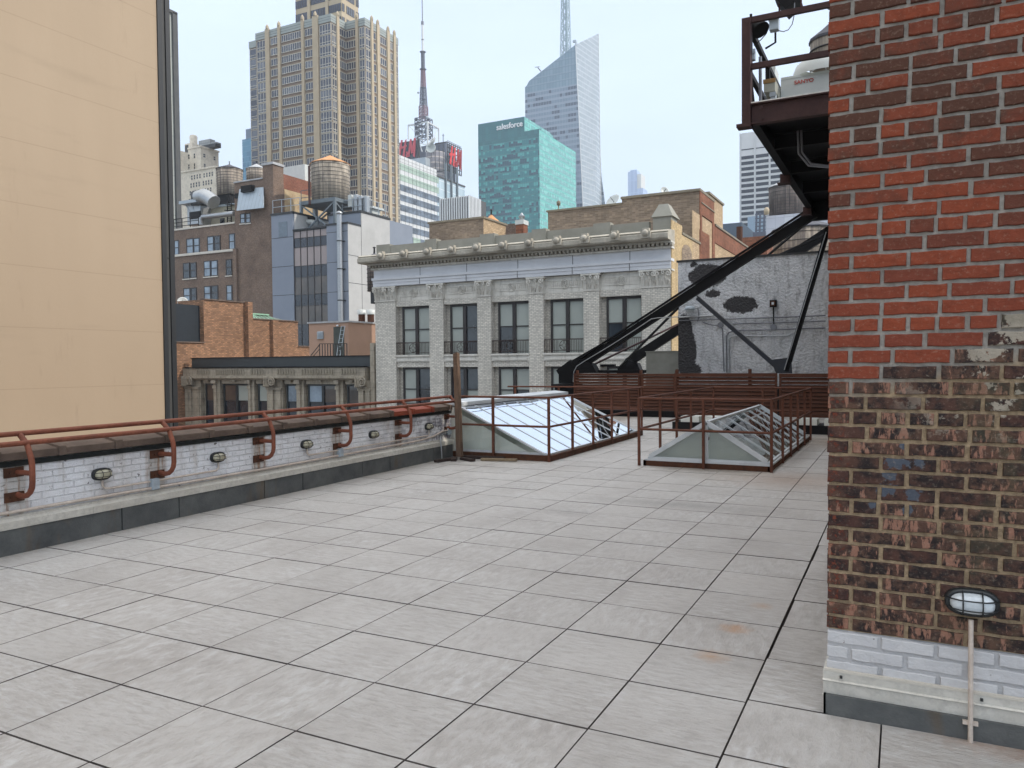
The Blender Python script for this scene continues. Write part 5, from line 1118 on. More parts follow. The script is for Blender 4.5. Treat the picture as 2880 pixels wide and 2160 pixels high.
for a, b in P7:
    pl = MB().box(a, b, Y7, Y7+.45, G0, 6.05).build('pilaster', M['white_tile'], b7)
    mb = MB().box(a-.03, b+.03, Y7-.06, Y7+.45, 6.05, 6.14).box(a, b, Y7, Y7+.45, 6.14, 7.0).box(a-.12, b+.12, Y7-.18, Y7+.45, 7.0, 7.1)
    nsub = 2 if b-a > 1.5 else 1; w = (b-a)/nsub
    for s_ in range(nsub):
        x0_ = a+w*s_
        for xc, dr_ in ((x0_+.1, 1), (x0_+w-.1, -1)):     # volutes
            mb.path([(xc+.19*(1-i/16)*math.cos(R(90+dr_*40*i)), Y7-.2, 6.84+.19*(1-i/16)*math.sin(R(90+dr_*40*i))) for i in range(15)], .05, 5)
        mb.path([(x0_+w/2+.07*math.cos(R(60*i)), Y7-.12, 6.9+.1*math.sin(R(60*i))) for i in range(7)], .05, 5)
        for j in range(4):                                 # acanthus leaves
            xc = x0_+w*(j+.5)/4; h_ = .38 if j % 2 else .6
            mb.prism([(xc-w*.11, Y7-.06, 6.15), (xc+w*.11, Y7-.06, 6.15), (xc+w*.1, Y7-.16, 6.15+h_*.7), (xc, Y7-.3, 6.15+h_), (xc-w*.1, Y7-.16, 6.15+h_*.7)], (0, .08, 0))
    mb.build('capital', M['terra'], pl)
MB().box(xL-.1, xR+.02, Y7-.08, Y7+.5, 7.13, 7.35).box(xL-.1, xR+.02, Y7-.12, Y7+.5, 7.35, 7.56).box(xL-.14, xR+.07, Y7-.2, Y7+.5, 7.56, 7.72).build('architrave', M['frieze_white'], b7)
MB().box(xL-.05, xR+.0, Y7-.03, Y7+.5, 7.72, 8.3).build('frieze', M['frieze_white'], b7)
mb = MB()
for x in (-29.9, -26.2, -22.4, -18.6, -14.9): mb.box(x, x+.03, Y7-.04, Y7-.031, 7.72, 8.3); mb.box(x, x+.03, Y7-.135, Y7-.121, 7.14, 7.56)
mb.build('frieze_joint', M['dark'], b7)
MB().box(xL-.2, xR+.1, Y7-.2, Y7+.44, 8.3, 8.42).build('bed_mould', M['terra'], b7)
mb = MB().box(xL-.2, xR+.1, Y7-.09, Y7+.44, 8.425, 8.595); x = xL-.2
while x < xR+.05: mb.box(x, x+.14, Y7-.42, Y7-.1, 8.43, 8.6); x += .27
mb.build('dentils', M['terra_dark'], b7)
MB().box(xL-.3, xR+.1, Y7-.3, Y7+.5, 8.6, 8.72).build('soffit_course', M['terra'], b7)
prof = [(-.95, 8.74), (-1.0, 8.82), (-1.0, 9.05), (-.9, 9.12), (-.95, 9.18), (-.7, 9.3), (.5, 9.42), (.5, 8.72), (-.9, 8.72)]
MB().prism([(xL-.75, Y7+d, z) for d, z in prof], (xR-xL+.85, 0, 0)).build('cornice', M['terra_dark'], b7)
for px in (1070, 1134, 1201, 1269.5, 1339.5, 1413, 1487, 1566, 1644, 1728, 1816):
    x = PX(px, 700, Y7-1.05); mb = MB().box(x-.3, x+.3, Y7-1.12, Y7-.8, 8.84, 9.24).box(x-.2, x+.2, Y7-1.1, Y7-.8, 9.241, 9.42)
    mb.smooth = True; mb.lathe((x, Y7-1.13, 0), [(0, 8.92), (.14, 8.96), (.2, 9.1), (.18, 9.22), (.1, 9.3), (0, 9.34)], 10); mb.build('carved_boss', M['terra_dark'], b7)
mb = MB().box(xL, -13.8, Y7+.3, Y7+.7, 9.3, 10.02)
mb.box(xL, -32.6, Y7+.25, Y7+.75, 9.3, 10.12)
for a, b in ((-29.6, -28.7), (-25.3, -24.2), (-21.5, -20.5), (-17.3, -16.2)): mb.box(a, b, Y7+.2, Y7+.8, 9.3, 10.18)
mb.build('parapet', M['parapet_grey'], b7)
mb = MB().box(-13.5, -12.42, Y7+.1, Y7+1.5, 9.3, 10.2).add([(-13.58, Y7, 10.2), (-12.3, Y7, 10.2), (-12.3, Y7+1.7, 10.2), (-13.58, Y7+1.7, 10.2), (-13.25, Y7+.5, 11.0), (-12.7, Y7+.5, 11.0), (-12.7, Y7+1.2, 11.0), (-13.25, Y7+1.2, 11.0)], [(0,3,2,1),(4,5,6,7),(0,1,5,4),(1,2,6,5),(2,3,7,6),(3,0,4,7)])
mb.build('corner_pier', M['parapet_grey'], b7)
M['iron'] = plain('rusty_iron_balcony', lin(66, 54, 50), .6)
for i in range(5):
    a, b = P7[i][1], P7[i+1][0]
    for fl_, (zh_, zm_, zs) in enumerate(((5.66, 4.05, 2.3), (1.43, -.1, -1.9), (-2.8, -4.3, -6.1))):
        if fl_ == 0:
            MB().box(a, b, Y7+.2, Y7+.46, 6.05, 7.1).build('panel', M['terra'], b7)
            mb = MB().box(a+.25, b-.15, Y7+.16, Y7+.2, 6.35, 6.39).box(a+.25, b-.15, Y7+.16, Y7+.2, 6.8, 6.84).box(a+.25, a+.29, Y7+.16, Y7+.2, 6.39, 6.8).box(b-.19, b-.15, Y7+.16, Y7+.2, 6.39, 6.8)
            c_ = (a+b)/2+.05
            for rr in (.28, .18, .08): mb.path([(c_+rr*math.cos(R(20*j)), Y7+.15, 6.6+rr*math.sin(R(20*j))) for j in range(19)], .028, 5)
            flute_row(a+.4, c_-.35, 6.45, 6.75, Y7+.165, .12, mb); flute_row(c_+.35, b-.3, 6.45, 6.75, Y7+.165, .12, mb)
            mb.build('relief', M['terra'], b7)
        x0_, x1_ = a+.36, b-.02
        w = MB().box(x0_, x1_, Y7+.3, Y7+.44, zh_-.16, zh_).box(x0_, x0_+.12, Y7+.3, Y7+.44, zs, zh_-.16).box(x1_-.1, x1_, Y7+.3, Y7+.44, zs, zh_-.16).box((x0_+x1_)/2-.12, (x0_+x1_)/2+.12, Y7+.28, Y7+.44, zs, zh_-.16).build('window', M['win_frame'], b7)
        MB().box(x0_+.12, (x0_+x1_)/2-.12, Y7+.33, Y7+.42, zm_-.035, zm_+.035).box((x0_+x1_)/2+.12, x1_-.1, Y7+.33, Y7+.42, zm_-.035, zm_+.035).build('meeting_rail', M['win_frame'], w)
        for s_, (p0_, p1_) in enumerate(((x0_+.12, (x0_+x1_)/2-.12), ((x0_+x1_)/2+.12, x1_-.1))):
            dk = (i, s_, fl_) in ((1, 1, 0),)
            M_u = M['glass_dark'] if dk or (fl_ == 1 and (i in (0, 1) and s_ or i == 1)) else M['shade']
            MB().box(p0_, p1_, Y7+.39, Y7+.42, zm_+.035, zh_-.16).build('upper_pane', M_u, w)
            M_l = M['glass_dark'] if (i, s_, fl_) in ((1, 1, 0), (4, 0, 0), (2, 0, 0)) or (fl_ and random.random() < .7) else M['shade']
            MB().box(p0_, p1_, Y7+.395, Y7+.425, zs, zm_-.035).build('lower_pane', M_l, w)
        if fl_ < 2:
            zl_ = zs
            MB().box(a+.0, b, Y7+.02, Y7+.46, zl_-.5, zl_-.02).box(a-.02, b, Y7-.08, Y7+.02, zl_-.14, zl_-.02).box(a+.15, b-.15, Y7-.02, Y7+.02, zl_-.44, zl_-.32).build('sill_course', M['terra'], b7)
            bl = thing('balcony_rail', '', 'x') if False else None
            mb = MB(); yb0 = Y7-.02
            for z in (zl_+.1, zl_+.78, zl_+.83): mb.box(a+.04, b-.02, yb0-.02, yb0+.02, z, z+.035)
            c_ = (a+b)/2+.05; x = a+.06
            while x < b-.04:
                if abs(x-c_) > .32: mb.box(x, x+.022, yb0-.01, yb0+.01, zl_, zl_+.78)
                x += .115
            mb.path([(c_+.3*math.cos(R(20*j)), yb0, zl_+.45+.3*math.sin(R(20*j))) for j in range(19)], .02, 5)
            for g_ in range(4): mb.path([(c_+.3*math.cos(R(90*g_))+(.42)*math.cos(R(90*g_+180-45+15*j))*1, yb0, zl_+.45+.3*math.sin(R(90*g_))+.42*math.sin(R(90*g_+180-45+15*j))) for j in range(7)] if False else [(c_+.3*math.cos(R(90*g_)), yb0, zl_+.45+.3*math.sin(R(90*g_))), (c_+.09*math.cos(R(90*g_+45)), yb0, zl_+.45+.09*math.sin(R(90*g_+45))), (c_+.3*math.cos(R(90*g_+90)), yb0, zl_+.45+.3*math.sin(R(90*g_+90)))], .014, 5)
            mb.box(a+.04, a+.08, yb0, yb0+.3, zl_+.78, zl_+.82); mb.build('balcony', M['iron'], b7)
    for z0_, z1_ in ((5.66, 6.05), (1.43, 1.8)): MB().box(a, b, Y7+.1, Y7+.46, z0_, z1_).build('soldier_course', M['white_tile'], b7)
t, c, r, cb = tank('dark wooden water tank peeking out at the left end of the white loft', 1053, 724, 820, 712, 21, 47, 'stave_dark', 'roof_grey', 9)
MB().box(c.x-.25, c.x+.6, 46.8, 47.4, cb-.9, cb).build('leg', M['dark'], t)
# --- brick structures behind the white loft (B8)
M['brick_taupe'] = brick('taupe_brick', lin(158, 140, 120), lin(118, 104, 92), lin(150, 136, 120), bw=.42, bh=.12, mw=.14, dirt=.35)
M['brick_buff'] = brick('buff_brick', lin(206, 182, 150), lin(180, 156, 124), lin(150, 130, 106), bw=.42, bh=.12, mw=.12, dirt=.2)
M['brick_trim'] = brick('red_trim_brick', lin(156, 98, 74), lin(118, 74, 58), lin(132, 104, 86), bw=.36, bh=.14, mw=.18, dirt=.45)
M['clay_cap'] = plain('glazed_cap', lin(138, 130, 112), .6, c2=lin(118, 110, 96))
b8 = thing('brick_rear_building', 'taupe brick building behind the white loft with buff and red flank', 'building', (-18, 52, G0)); X8 = -12.4
yy = [YX(p, X8, 600) for p in (1946, 2006, 2123)]
xm, xl8 = PX(1749, 560, 52), PX(1541, 595, 52); zlo = 12.6; zhi = 12.95
MB().box(xl8, xm, 52.0, 60, 5, zlo).box(xm, X8-.001, 52.0, yy[1], 5, zhi).build('front_wall', M['brick_taupe'], b8)
MB().box(xl8-.1, xm, 51.9, 60, zlo, zlo+.12).box(xm-.05, X8+.1, 51.88, yy[1]+.1, zhi, zhi+.16).build('coping', M['clay_cap'], b8)
MB().box(X8, X8+.04, 50, yy[1], 5, zhi-1.6).box(X8-3, X8+.04, yy[1], yy[2]+20, 5, 10.1).build('side_wall', M['brick_buff'], b8)
zz = 11.75
MB().box(X8, X8+.07, 52.0, yy[1], zhi-1.5, zhi).build('red_band', M['brick_trim'], b8)
MB().box(X8+.0, X8+.08, 52.0, 52.5, zhi-4, zhi-1.5).build('red_band', M['brick_trim'], b8)
MB().box(X8+.0, X8+.08, yy[1]-.6, yy[1]+.2, 5, zhi-1.5).build('red_band', M['brick_trim'], b8)
MB().box(X8+.041, X8+.062, YX(1965, X8, 600), YX(1993, X8, 600), 5, at(1965, 645, X=X8).z).build('red_panel', M['brick_trim'], b8)
MB().box(X8-3, X8+.09, yy[1]+.2, yy[2]+20, 10.1, 11.3).build('red_band', M['brick_trim'], b8)
MB().box(X8-3.1, X8+.16, yy[1]+.2, yy[2]+20, 11.3, 11.44).build('coping', M['clay_cap'], b8)
MB().box(X8+.08, X8+.12, 52.3, yy[1], zhi-.75, zhi-.67).build('string_course', M['clay_cap'], b8)
a0 = YX(1915, X8, 750); a1 = YX(1944, X8, 750); zt_ = at(1930, 689, X=X8).z
P = [(X8+.052, a0, 4.5), (X8+.052, a1, 4.5)]+[(X8+.052, (a0+a1)/2+(a1-a0)/2*math.cos(R(t_)), zt_-.6+.6*math.sin(R(t_))) for t_ in range(0, 181, 20)]
MB().prism(P, (.02, 0, 0)).build('arched_recess', M['brick_taupe'], b8)
MB().box(X8-.3, X8+.1, 47.3, 52, 9.42, 9.56).build('coping', M['clay_cap'], b8)
a, b = at(1963, 547, Y=57), at(2033, 580, X=X8-.8)
MB().box(PX(1962, 547, 58.5), PX(1993, 547, 58.5), 58.5, YX(2033, PX(1993, 547, 58.5), 580), 5, at(1985, 546, Y=58.5).z).build('stair_bulkhead', M['brick_buff'], b8)
MB().box(PX(1962, 547, 58.5)-.1, PX(1993, 547, 58.5)+.1, 58.4, YX(2033, PX(1993, 547, 58.5), 580)+.1, at(1985, 546, Y=58.5).z, at(1985, 546, Y=58.5).z+.15).build('coping', M['clay_cap'], b8)
a = at(2080, 620, Y=74); o = MB().tube((a.x, 74, 10.5), (a.x, 74, at(2080, 638, Y=74).z), .28, 10).build('vent_pipe', M['rust']); tag(o, 'rusty vent pipe at the far end of the red brick band', 'vent')
o = MB().box(PX(2076, 670, 78), X8+.3, 78, 96, 5, at(2090, 668, Y=78).z).build('brick_bulkhead', M['brick_trim']); tag(o, 'small red brick bulkhead beyond the rusty vent pipe', 'roof structure')
for (px, py, rr, ax, lab) in (((1727), 568, .55, (-.3, -.8, .6), 'large grey satellite dish lying on the brick parapet'), (1868, 538, .3, (.6, -.7, .3), 'small white satellite dish on the brick parapet')):
    p = at(px, py, Y=54); d_ = thing('dish_antenna', lab, 'satellite dish', p); dish(d_, p, rr, ax)
a = at(1571, 600, Y=53.5); o = MB().lathe((a.x, 53.5, 0), [(.16, 12.3), (.13, 13.0), (.04, 13.1), (.04, 13.3)], 10).lathe((a.x, 53.5, 0), [(0.02, 13.3), (.14, 13.35), (.16, 13.6), (.02, 13.7)], 10).build('roof_fan', M['clay_cap']); tag(o, 'small rusty yellow ventilator on the left of the brick parapet', 'vent')
b9 = thing('brick_bulkhead', 'taupe and buff brick box bulkhead behind the left part of the white loft', 'roof structure', (-30, 52, 8))
x0_, x1_ = PX(1207, 628, 52), PX(1359, 612, 52); z_ = PZ(1359, 614, 52); y1_ = YX(1422, x1_, 640)
MB().box(x0_, x1_, 52, y1_, 5, z_).build('wall', M['brick_taupe'], b9); MB().box(x1_, x1_+.03, 52, y1_, 5, z_-.001).build('side_wall', M['brick_buff'], b9); MB().box(x0_-.1, x1_+.12, 51.9, y1_+.1, z_, z_+.14).build('coping', M['clay_cap'], b9)
tank('orange cone roof of a water tank behind the brick box', 1382, 626, 660, 603, 25, 64, 'stave_pale', 'roof_orange', 4)
ch = thing('chimney', 'red brick chimney with white cap and steel flue in front of the teal tower', 'chimney', at(1460, 660, Y=56)); a, b = at(1451, 632, Y=56), at(1472, 632, Y=56)
MB().box(a.x, b.x, 56, 56.8, 5, a.z).build('stack', M['brick_trim'], ch); MB().box(a.x-.05, b.x+.05, 55.95, 56.85, a.z, a.z+.35).build('cap', M['ac'], ch); MB().lathe(((a.x+b.x)/2, 56.4, 0), [(.2, a.z+.35), (.2, a.z+.6), (.3, a.z+.65), (.02, a.z+1)], 10).build('flue', M['galv'], ch)
o = MB().box(PX(1422, 632, 58), PX(1451, 632, 58), 58, 60, 5, PZ(1430, 630, 58)).build('roof_bulkhead', M['brick_brown']); tag(o, 'dark brick bulkhead left of the capped chimney', 'roof structure')
a = at(1568, 660, Y=51.5); o = MB().box(a.x-.2, a.x+.2, 51.6, 51.98, 9, 10.4).build('wall_duct', M['rust']); tag(o, 'small rusty duct on the taupe brick wall', 'vent')

# ============================================================ TOWERS
# --- tan apartment tower
M['tan_brick'] = plain('brown_spandrel_brick', lin(134, 118, 106), .85, c2=lin(118, 104, 94), scale=.6, fine=4)
M['cream_pre'] = plain('cream_precast', lin(182, 168, 144), .8, c2=lin(170, 156, 134), scale=.3)
M['band_metal'] = plain('pale_green_metal_band', lin(150, 158, 154), .5, c2=lin(140, 148, 146), scale=.3)
tt = thing('apartment_tower', 'tall tan apartment tower with cream piers, grey metal crown and setback top', 'building', (-145, 180, G0))
T2 = lambda x, y: (690+x*.19892, 20+y*.19892)
YA, YBf, XA, XBt, ZT, ZW, FP = 173.56, 180.0, -144.08, -137.29, 99.4, 97.0, 3.03
def tx(x, y, Y): return at(*T2(x, y), Y=Y).x
def ty(x, y, X): return at(*T2(x, y), X=X).y
xs0, xs1, xs2 = tx(55, 435, YA+3), tx(150, 378, YA), XA
YC = ty(2155, 440, XBt)
MB().box(xs0, xs1, YA+3, YC, G0, ZT-.6).box(xs1, XA, YA, YC, G0, ZT-1.2).box(XA, XBt, YBf, YC, G0, ZT-1.2).build('wall', M['tan_brick'], tt)
mb = MB().box(xs0-.1, xs1-.25, YA+2.85, YC, ZW+.1, ZT-.3)
mb.box(xs1-.15, XA+.15, YA-.15, YC, ZW+.25, ZT).box(XA+.15, XBt+.15, YBf-.15, YC+.1, ZW+.25, ZT); mb.build('crown_band', M['band_metal'], tt)
mb = MB()
for z in (97.9, 98.6): mb.box(xs1-.17, XA+.17, YA-.17, YC-1, z, z+.08).box(XA+.17, XBt+.17, YBf-.17, YC, z, z+.08)
mb.build('band_groove', M['clad_dark'], tt)
front_A = [(165, 285, 330, 3, 1), (360, 465, 300, 3, 0), (510, 790, 260, 9, 0), (842, 950, 180, 3, 0), (1050, 1205, 130, 4, 1)]
pil_A = [(288, 345, 320), (463, 500, 290), (795, 833, 200), (955, 1035, 150)]
front_B = [(1425, 1560, 200, 4, 0), (1612, 1682, 160, 2, 1)]
pil_B = [(1565, 1600, 180)]
side_A = [(1215, 1275, 150, 2, 1), (1318, 1412, 200, 3, 0)]
spil_A = [(1278, 1312, 170)]
side_B = [(1695, 1760, 200, 2, 1), (1800, 1838, 260, 1, 0), (1900, 1985, 310, 3, 0), (2042, 2080, 380, 2, 0), (2118, 2150, 430, 2, 1)]
spil_B = [(1763, 1792, 220), (1845, 1882, 260), (1990, 2028, 340), (2083, 2112, 400)]
NF = 32
def pilasters(lst, side, P):
    for a, b, y in lst:
        if side: u0, u1 = ty(a, y, P), ty(b, y, P); mb = MB().box(P, P+.45, u0, u1, G0, ZT+.35); c = (P+.2, (u0+u1)/2)
        else: u0, u1 = tx(a, y, P), tx(b, y, P); mb = MB().box(u0, u1, P-.45, P, G0, ZT+.35); c = ((u0+u1)/2, P-.2)
        o = mb.build('pier', M['cream_pre'], tt)
        MB().lathe((c[0], c[1], 0), [(.5, ZT+.35), (.5, ZT+1.0), (.3, ZT+1.4), (.0, ZT+1.8)], 6, smooth=False).build('finial', M['cream_pre'], o)
pilasters(pil_A, 0, YA); pilasters(pil_B, 0, YBf); pilasters(spil_A, 1, XA); pilasters(spil_B, 1, XBt)
def floors(lst, side, P, nf=NF):
    out = []
    for a, b, y, nm, corner in lst:
        u0, u1 = (ty(a, y, P), ty(b, y, P)) if side else (tx(a, y, P), tx(b, y, P))
        for k in range(nf):
            zt = ZW-.15-FP*k; out.append((nm, corner, u0, u1, zt-2.0-(.75 if corner else 0), zt))
    return out
stuff = MB(); count = 0
def tower_windows(lst, side, P):
    global count
    for nm, corner, u0, u1, z0, z1 in lst:
        count += 1
        mb = MB() if (z1 > 62 and count % 1 == 0 and (u1-u0) > 2.2 and tower_windows.n < 100) else stuff
        new = mb is not stuff
        if new: tower_windows.n += 1
        def bx(p, q, s, t, d0, d1, mi):
            mb.mat(mi)
            if side: mb.box(P+d0, P+d1, p, q, s, t)
            else: mb.box(p, q, P-d1, P-d0, s, t)
        bx(u0, u1, z0, z1, .02, .06, random.choice((0, 0, 0, 2)))
        for k in range(nm+1): c = u0+(u1-u0)*k/nm; bx(c-.07, c+.07, z0, z1, .061, .13, 1)
        bx(u0, u1, z1-.12, z1+.02, .062, .14, 1); bx(u0, u1, z0-.06, z0+.1, .062, .16, 1)
        if corner: bx(u0, u1, z0+.7, z0+.85, .062, .14, 1)
        if new: mb.build('window', WM, tt)
tower_windows.n = 0
M['tower_frame'] = plain('pale_window_frame', lin(200, 196, 184), .5)
M['glass_tower2'] = plain('curtained_tower_glass', lin(108, 112, 120), .15, c2=lin(84, 88, 98), scale=.2, spec=.7)
WM = [M['glass_tower'], M['tower_frame'], M['glass_tower2']]
tower_windows([w for w in floors(front_A, 0, YA)], 0, YA)
tower_windows(floors(side_A, 1, XA), 1, XA); tower_windows(floors(front_B, 0, YBf), 0, YBf); tower_windows(floors(side_B, 1, XBt), 1, XBt)
u = tx(65, 500, YA+3)
tower_windows([(2, 1, u, xs1-.3, ZW-.3-FP*k-2.7, ZW-.3-FP*k) for k in range(NF)], 0, YA+3)
tag(stuff.build('window', WM, tt), kind='stuff')
mb = MB()
for k in range(1, NF): z = ZW+.1-FP*k; mb.box(xs1, XA, YA-.08, YA, z-.1, z).box(XA, XA+.08, YA, YBf, z-.1, z).box(XA+.08, XBt, YBf-.08, YBf, z-.1, z).box(XBt, XBt+.08, YBf, YC, z-.1, z)
mb.build('floor_band', M['cream_pre'], tt)
xp0, xp1, yp1 = tx(712, 130, 192), tx(1360, 20, 192), ty(1600, 120, tx(1360, 20, 192))
pt = MB().box(xp0, xp1, 192, yp1, 95, 124).build('setback_top', M['cream_pre'], tt)
P2 = [];
for k in range(7):
    z1 = 120.4-4.1*k; z0 = z1-2.4; 
    for a, b, nm in ((717, 880, 5), (932, 1140, 6), (1185, 1352, 6)):
        u0, u1 = tx(a, 60, 192), tx(b, 60, 192); mb = MB().box(u0, u1, 191.93, 191.98, z0, z1); mb.mat(1)
        for j in range(nm+1): c = u0+(u1-u0)*j/nm; mb.box(c-.09, c+.09, 191.84, 191.92, z0, z1)
        mb.build('window', [M['glass_tower'], M['clad_dark']], pt)
    for a, b, nm in ((1368, 1395, 1), (1432, 1535, 4), (1565, 1597, 2)):
        u0, u1 = ty(a, 60, xp1), ty(b, 60, xp1); mb = MB().box(xp1+.02, xp1+.07, u0, u1, z0, z1); mb.mat(1)
        for j in range(nm+1): c = u0+(u1-u0)*j/nm; mb.box(xp1+.08, xp1+.16, c-.09, c+.09, z0, z1)
        mb.build('window', [M['glass_tower2'], M['clad_dark']], pt)
MB().box(tx(885, 60, 192), tx(925, 60, 192), 191.6, 192, 95, 124).build('pier', M['cream_pre'], tt); MB().box(tx(1143, 60, 192), tx(1180, 60, 192), 191.6, 192, 95, 124).build('pier', M['cream_pre'], tt)

# --- cream stepped building far left
cb_ = thing('stepped_building', 'old cream stepped office building at far left with roof tanks', 'building', (-190, 165, G0))
SC = lambda x, y: (480+x*.15748, 370+y*.15748)
M['cream_stone'] = plain('cream_limestone', lin(228, 220, 204), .85, c2=lin(206, 198, 184), scale=.15, fine=1.2)
xu0, xuc = at(*SC(310, 330), Y=172).x, at(*SC(535, 280), Y=172).x; zU = at(*SC(535, 280), Y=172).z; yu1_ = YX(SC(855, 0)[0], xuc, 430)
MB().box(xu0, xuc, 172, yu1_, G0, zU).box(xu0-.1, xuc+.25, 171.8, yu1_+.2, zU, zU+.5).build('upper_wall', M['cream_stone'], cb_)
xwL = at(*SC(310, 330), Y=172).x; MB().box(xwL-12, xwL-.01, 158, 176, G0, zU-1).build('left_wing', M['cream_stone'], cb_)
xl_c = at(*SC(795, 640), Y=162).x; zL = at(*SC(795, 640), Y=162).z; yl1 = YX(SC(870, 0)[0], xl_c, 470)
MB().box(xwL-3, xl_c, 162, yl1+3, G0, zL).box(xwL-3, xl_c+.3, 161.7, yl1+3, zL, zL+.45).build('lower_wall', M['cream_stone'], cb_)
wn_ = []
for row, (y0, y1) in enumerate(((745, 830), (885, 975), (1025, 1110), (1165, 1250), (1305, 1390))):
    for i in range(8):
        xx = 362+i*48+(28 if i > 3 else 0)-row*14; sl_ = -(i*9+(4 if i > 3 else 0)); a = at(*SC(xx, y0+35+sl_), Y=162); b = at(*SC(xx+36, y1+40+sl_-4), Y=162); wn_.append((a.x, b.x, b.z, a.z, 1))
punch(cb_, wn_, [M['cream_stone'], M['glass_dark']], Y=162, fr=.12)
wn_ = []
for x0, y0, x1, y1 in ((302, 408, 345, 495), (408, 388, 445, 478), (308, 585, 345, 668), (410, 565, 445, 690)):
    a = at(*SC(x0, y0), Y=172); b = at(*SC(x1, y1), Y=172); wn_.append((a.x, b.x, b.z, a.z, 1))
punch(cb_, wn_, [M['cream_stone'], M['glass_dark']], Y=172, fr=.12)
wn_ = []
for x0, y0, x1, y1 in ((575, 385, 625, 475), (760, 435, 805, 525), (588, 565, 628, 670)):
    a = at(*SC(x0, y0), X=xuc); b = at(*SC(x1, y1), X=xuc); wn_.append((a.y, b.y, b.z, a.z, 1))
punch(cb_, wn_, [M['win_white'], M['glass_tower']], X=xuc, fr=.15)
wn_ = []
for x0, y0, x1, y1 in ((165, 765, 212, 840), (230, 780, 275, 855), (120, 755, 148, 830), (140, 905, 182, 985), (205, 915, 245, 990), (118, 570, 155, 690)):
    a = at(*SC(x0, y0), X=xwL-.01+.02); b = at(*SC(x1, y1), X=xwL+.01); 
    if b.y > a.y: wn_.append((a.y, b.y, b.z, a.z, 1))
if wn_: punch(cb_, wn_, [M['win_white'], M['glass_dark']], X=xwL+.0, fr=.12)
for (x0, y0, x1, y1, lab) in ((500, 168, 705, 275, 'wide grey cooling tower on top of the cream building'), (710, 198, 810, 290, 'small grey cooling tower at the right edge of the cream roof')):
    a, b = at(*SC(x0, y0), Y=175), at(*SC(x1, y1), Y=175); o = thing('cooling_tower', lab, 'cooling tower', ((a.x+b.x)/2, 175, zU)); MB().box(a.x, b.x, 175, 177, zU+1.6, a.z).build('casing', facade('louvre_casing', .9, 1.2, lin(150, 154, 154), lin(140, 144, 146), lin(112, 116, 118), .1, .12, 0, rough=.5), o); MB().box(a.x, b.x, 174.8, 177, zU+.5, zU+1.5).build('base', M['dark'], o)
a, b = at(*SC(250, 222), Y=174), at(*SC(385, 320), Y=174); o = thing('chimney', 'cream and dark roof bulkhead with a pale vent drum, far left', 'chimney', (a.x, 174, zU)); MB().box(a.x, b.x, 174, 178, zU-2, a.z).build('stack', M['cream_stone'], o); MB().box(a.x+.2, (a.x+b.x)/2, 173.9, 173.99, zU-.6, a.z-.5).build('panel', M['clad_dark'], o); MB().lathe(((a.x+b.x)/2, 176, 0), [(1.1, a.z), (1.2, a.z+2.6), (.8, a.z+3), (0, a.z+3.2)], 14).build('drum', M['cream_stone'], o)
# --- blue glass towers behind the tan tower
M['blue_glass'] = facade('blue_glass', 1.6, 3.8, lin(70, 124, 152), lin(50, 102, 132), lin(90, 140, 164), .06, .05, .18, lin(60, 112, 140), .45)
a = at(681, 393, Y=420); b = at(716, 388, Y=420); o = MB().box(a.x, b.x+60, 420, 460, G0, a.z).build('glass_tower', M['blue_glass']); tag(o, 'blue glass tower edge left of the tan apartment tower', 'building')
a = at(691, 364, Y=470); o = MB().box(a.x, a.x+50, 470, 500, G0, a.z).build('glass_tower', plain('slate_blue_glass', lin(86, 104, 124), .3, c2=lin(74, 92, 112), scale=.05)); tag(o, 'slate blue tower top rising behind the blue glass tower', 'building')
# --- white and green glazed office slab
XG = -168.16
ob = thing('glazed_office', 'long white-banded green glass office building between the two towers', 'building', (XG, 240, G0))
M['white_panel'] = plain('white_panel', lin(208, 210, 210), .5, c2=lin(196, 199, 200), scale=.3)
yg0, yg1, zg = 222, 265.9, 78.8
MB().box(XG-40, XG, yg0, yg1, G0, zg).build('wall', M['white_panel'], ob)
bays = [(1120+x*.12658) for x in (0, 55, 150, 235, 320, 405, 485, 570, 648, 725, 798, 862, 905)]
by = [YX(p, XG, 560) for p in bays]; by[0] = yg0
M['green_glass'] = plain('pale_green_glass', lin(168, 188, 172), .1, c2=lin(140, 160, 148), scale=.15, spec=.7)
M['office_glass'] = plain('office_glass', lin(120, 134, 150), .08, c2=lin(52, 58, 66), scale=.25, spec=.8)
for k in range(14):
    z1 = 75.6-3.72*k if k else 75.9
    z0 = z1-2.35
    for i in range(len(by)-1):
        if k > 9: continue
        mt = M['green_glass'] if k < 2 or (k == 7 and i % 3) else M['office_glass']
        if tower_windows.n >= 0 and k*12+i < 100:
            MB().box(XG+.02, XG+.08, by[i]+.1, by[i+1]-.1, z0, z1).build('window', mt, ob)
mb = MB()
for i in range(len(by)-1):
    for k in range(8, 24):
        z1 = 75.6-3.72*k
        if k*12+i >= 100: mb.box(XG+.02, XG+.08, by[i]+.1, by[i+1]-.1, z1-2.35, z1)
tag(mb.build('window', M['office_glass'], ob), kind='stuff')
mb = MB()
for z in (76.4, 77.6): mb.box(XG+.01, XG+.05, yg0, yg1, z, z+.06)
for y in by[1:]: mb.box(XG+.01, XG+.06, y-.03, y+.03, 40, zg)
for k in range(14): z = 75.6-3.72*k-.75; mb.box(XG+.085, XG+.12, yg0, yg1, z, z+.07)
mb.build('panel_joint', M['clad_dark'], ob)
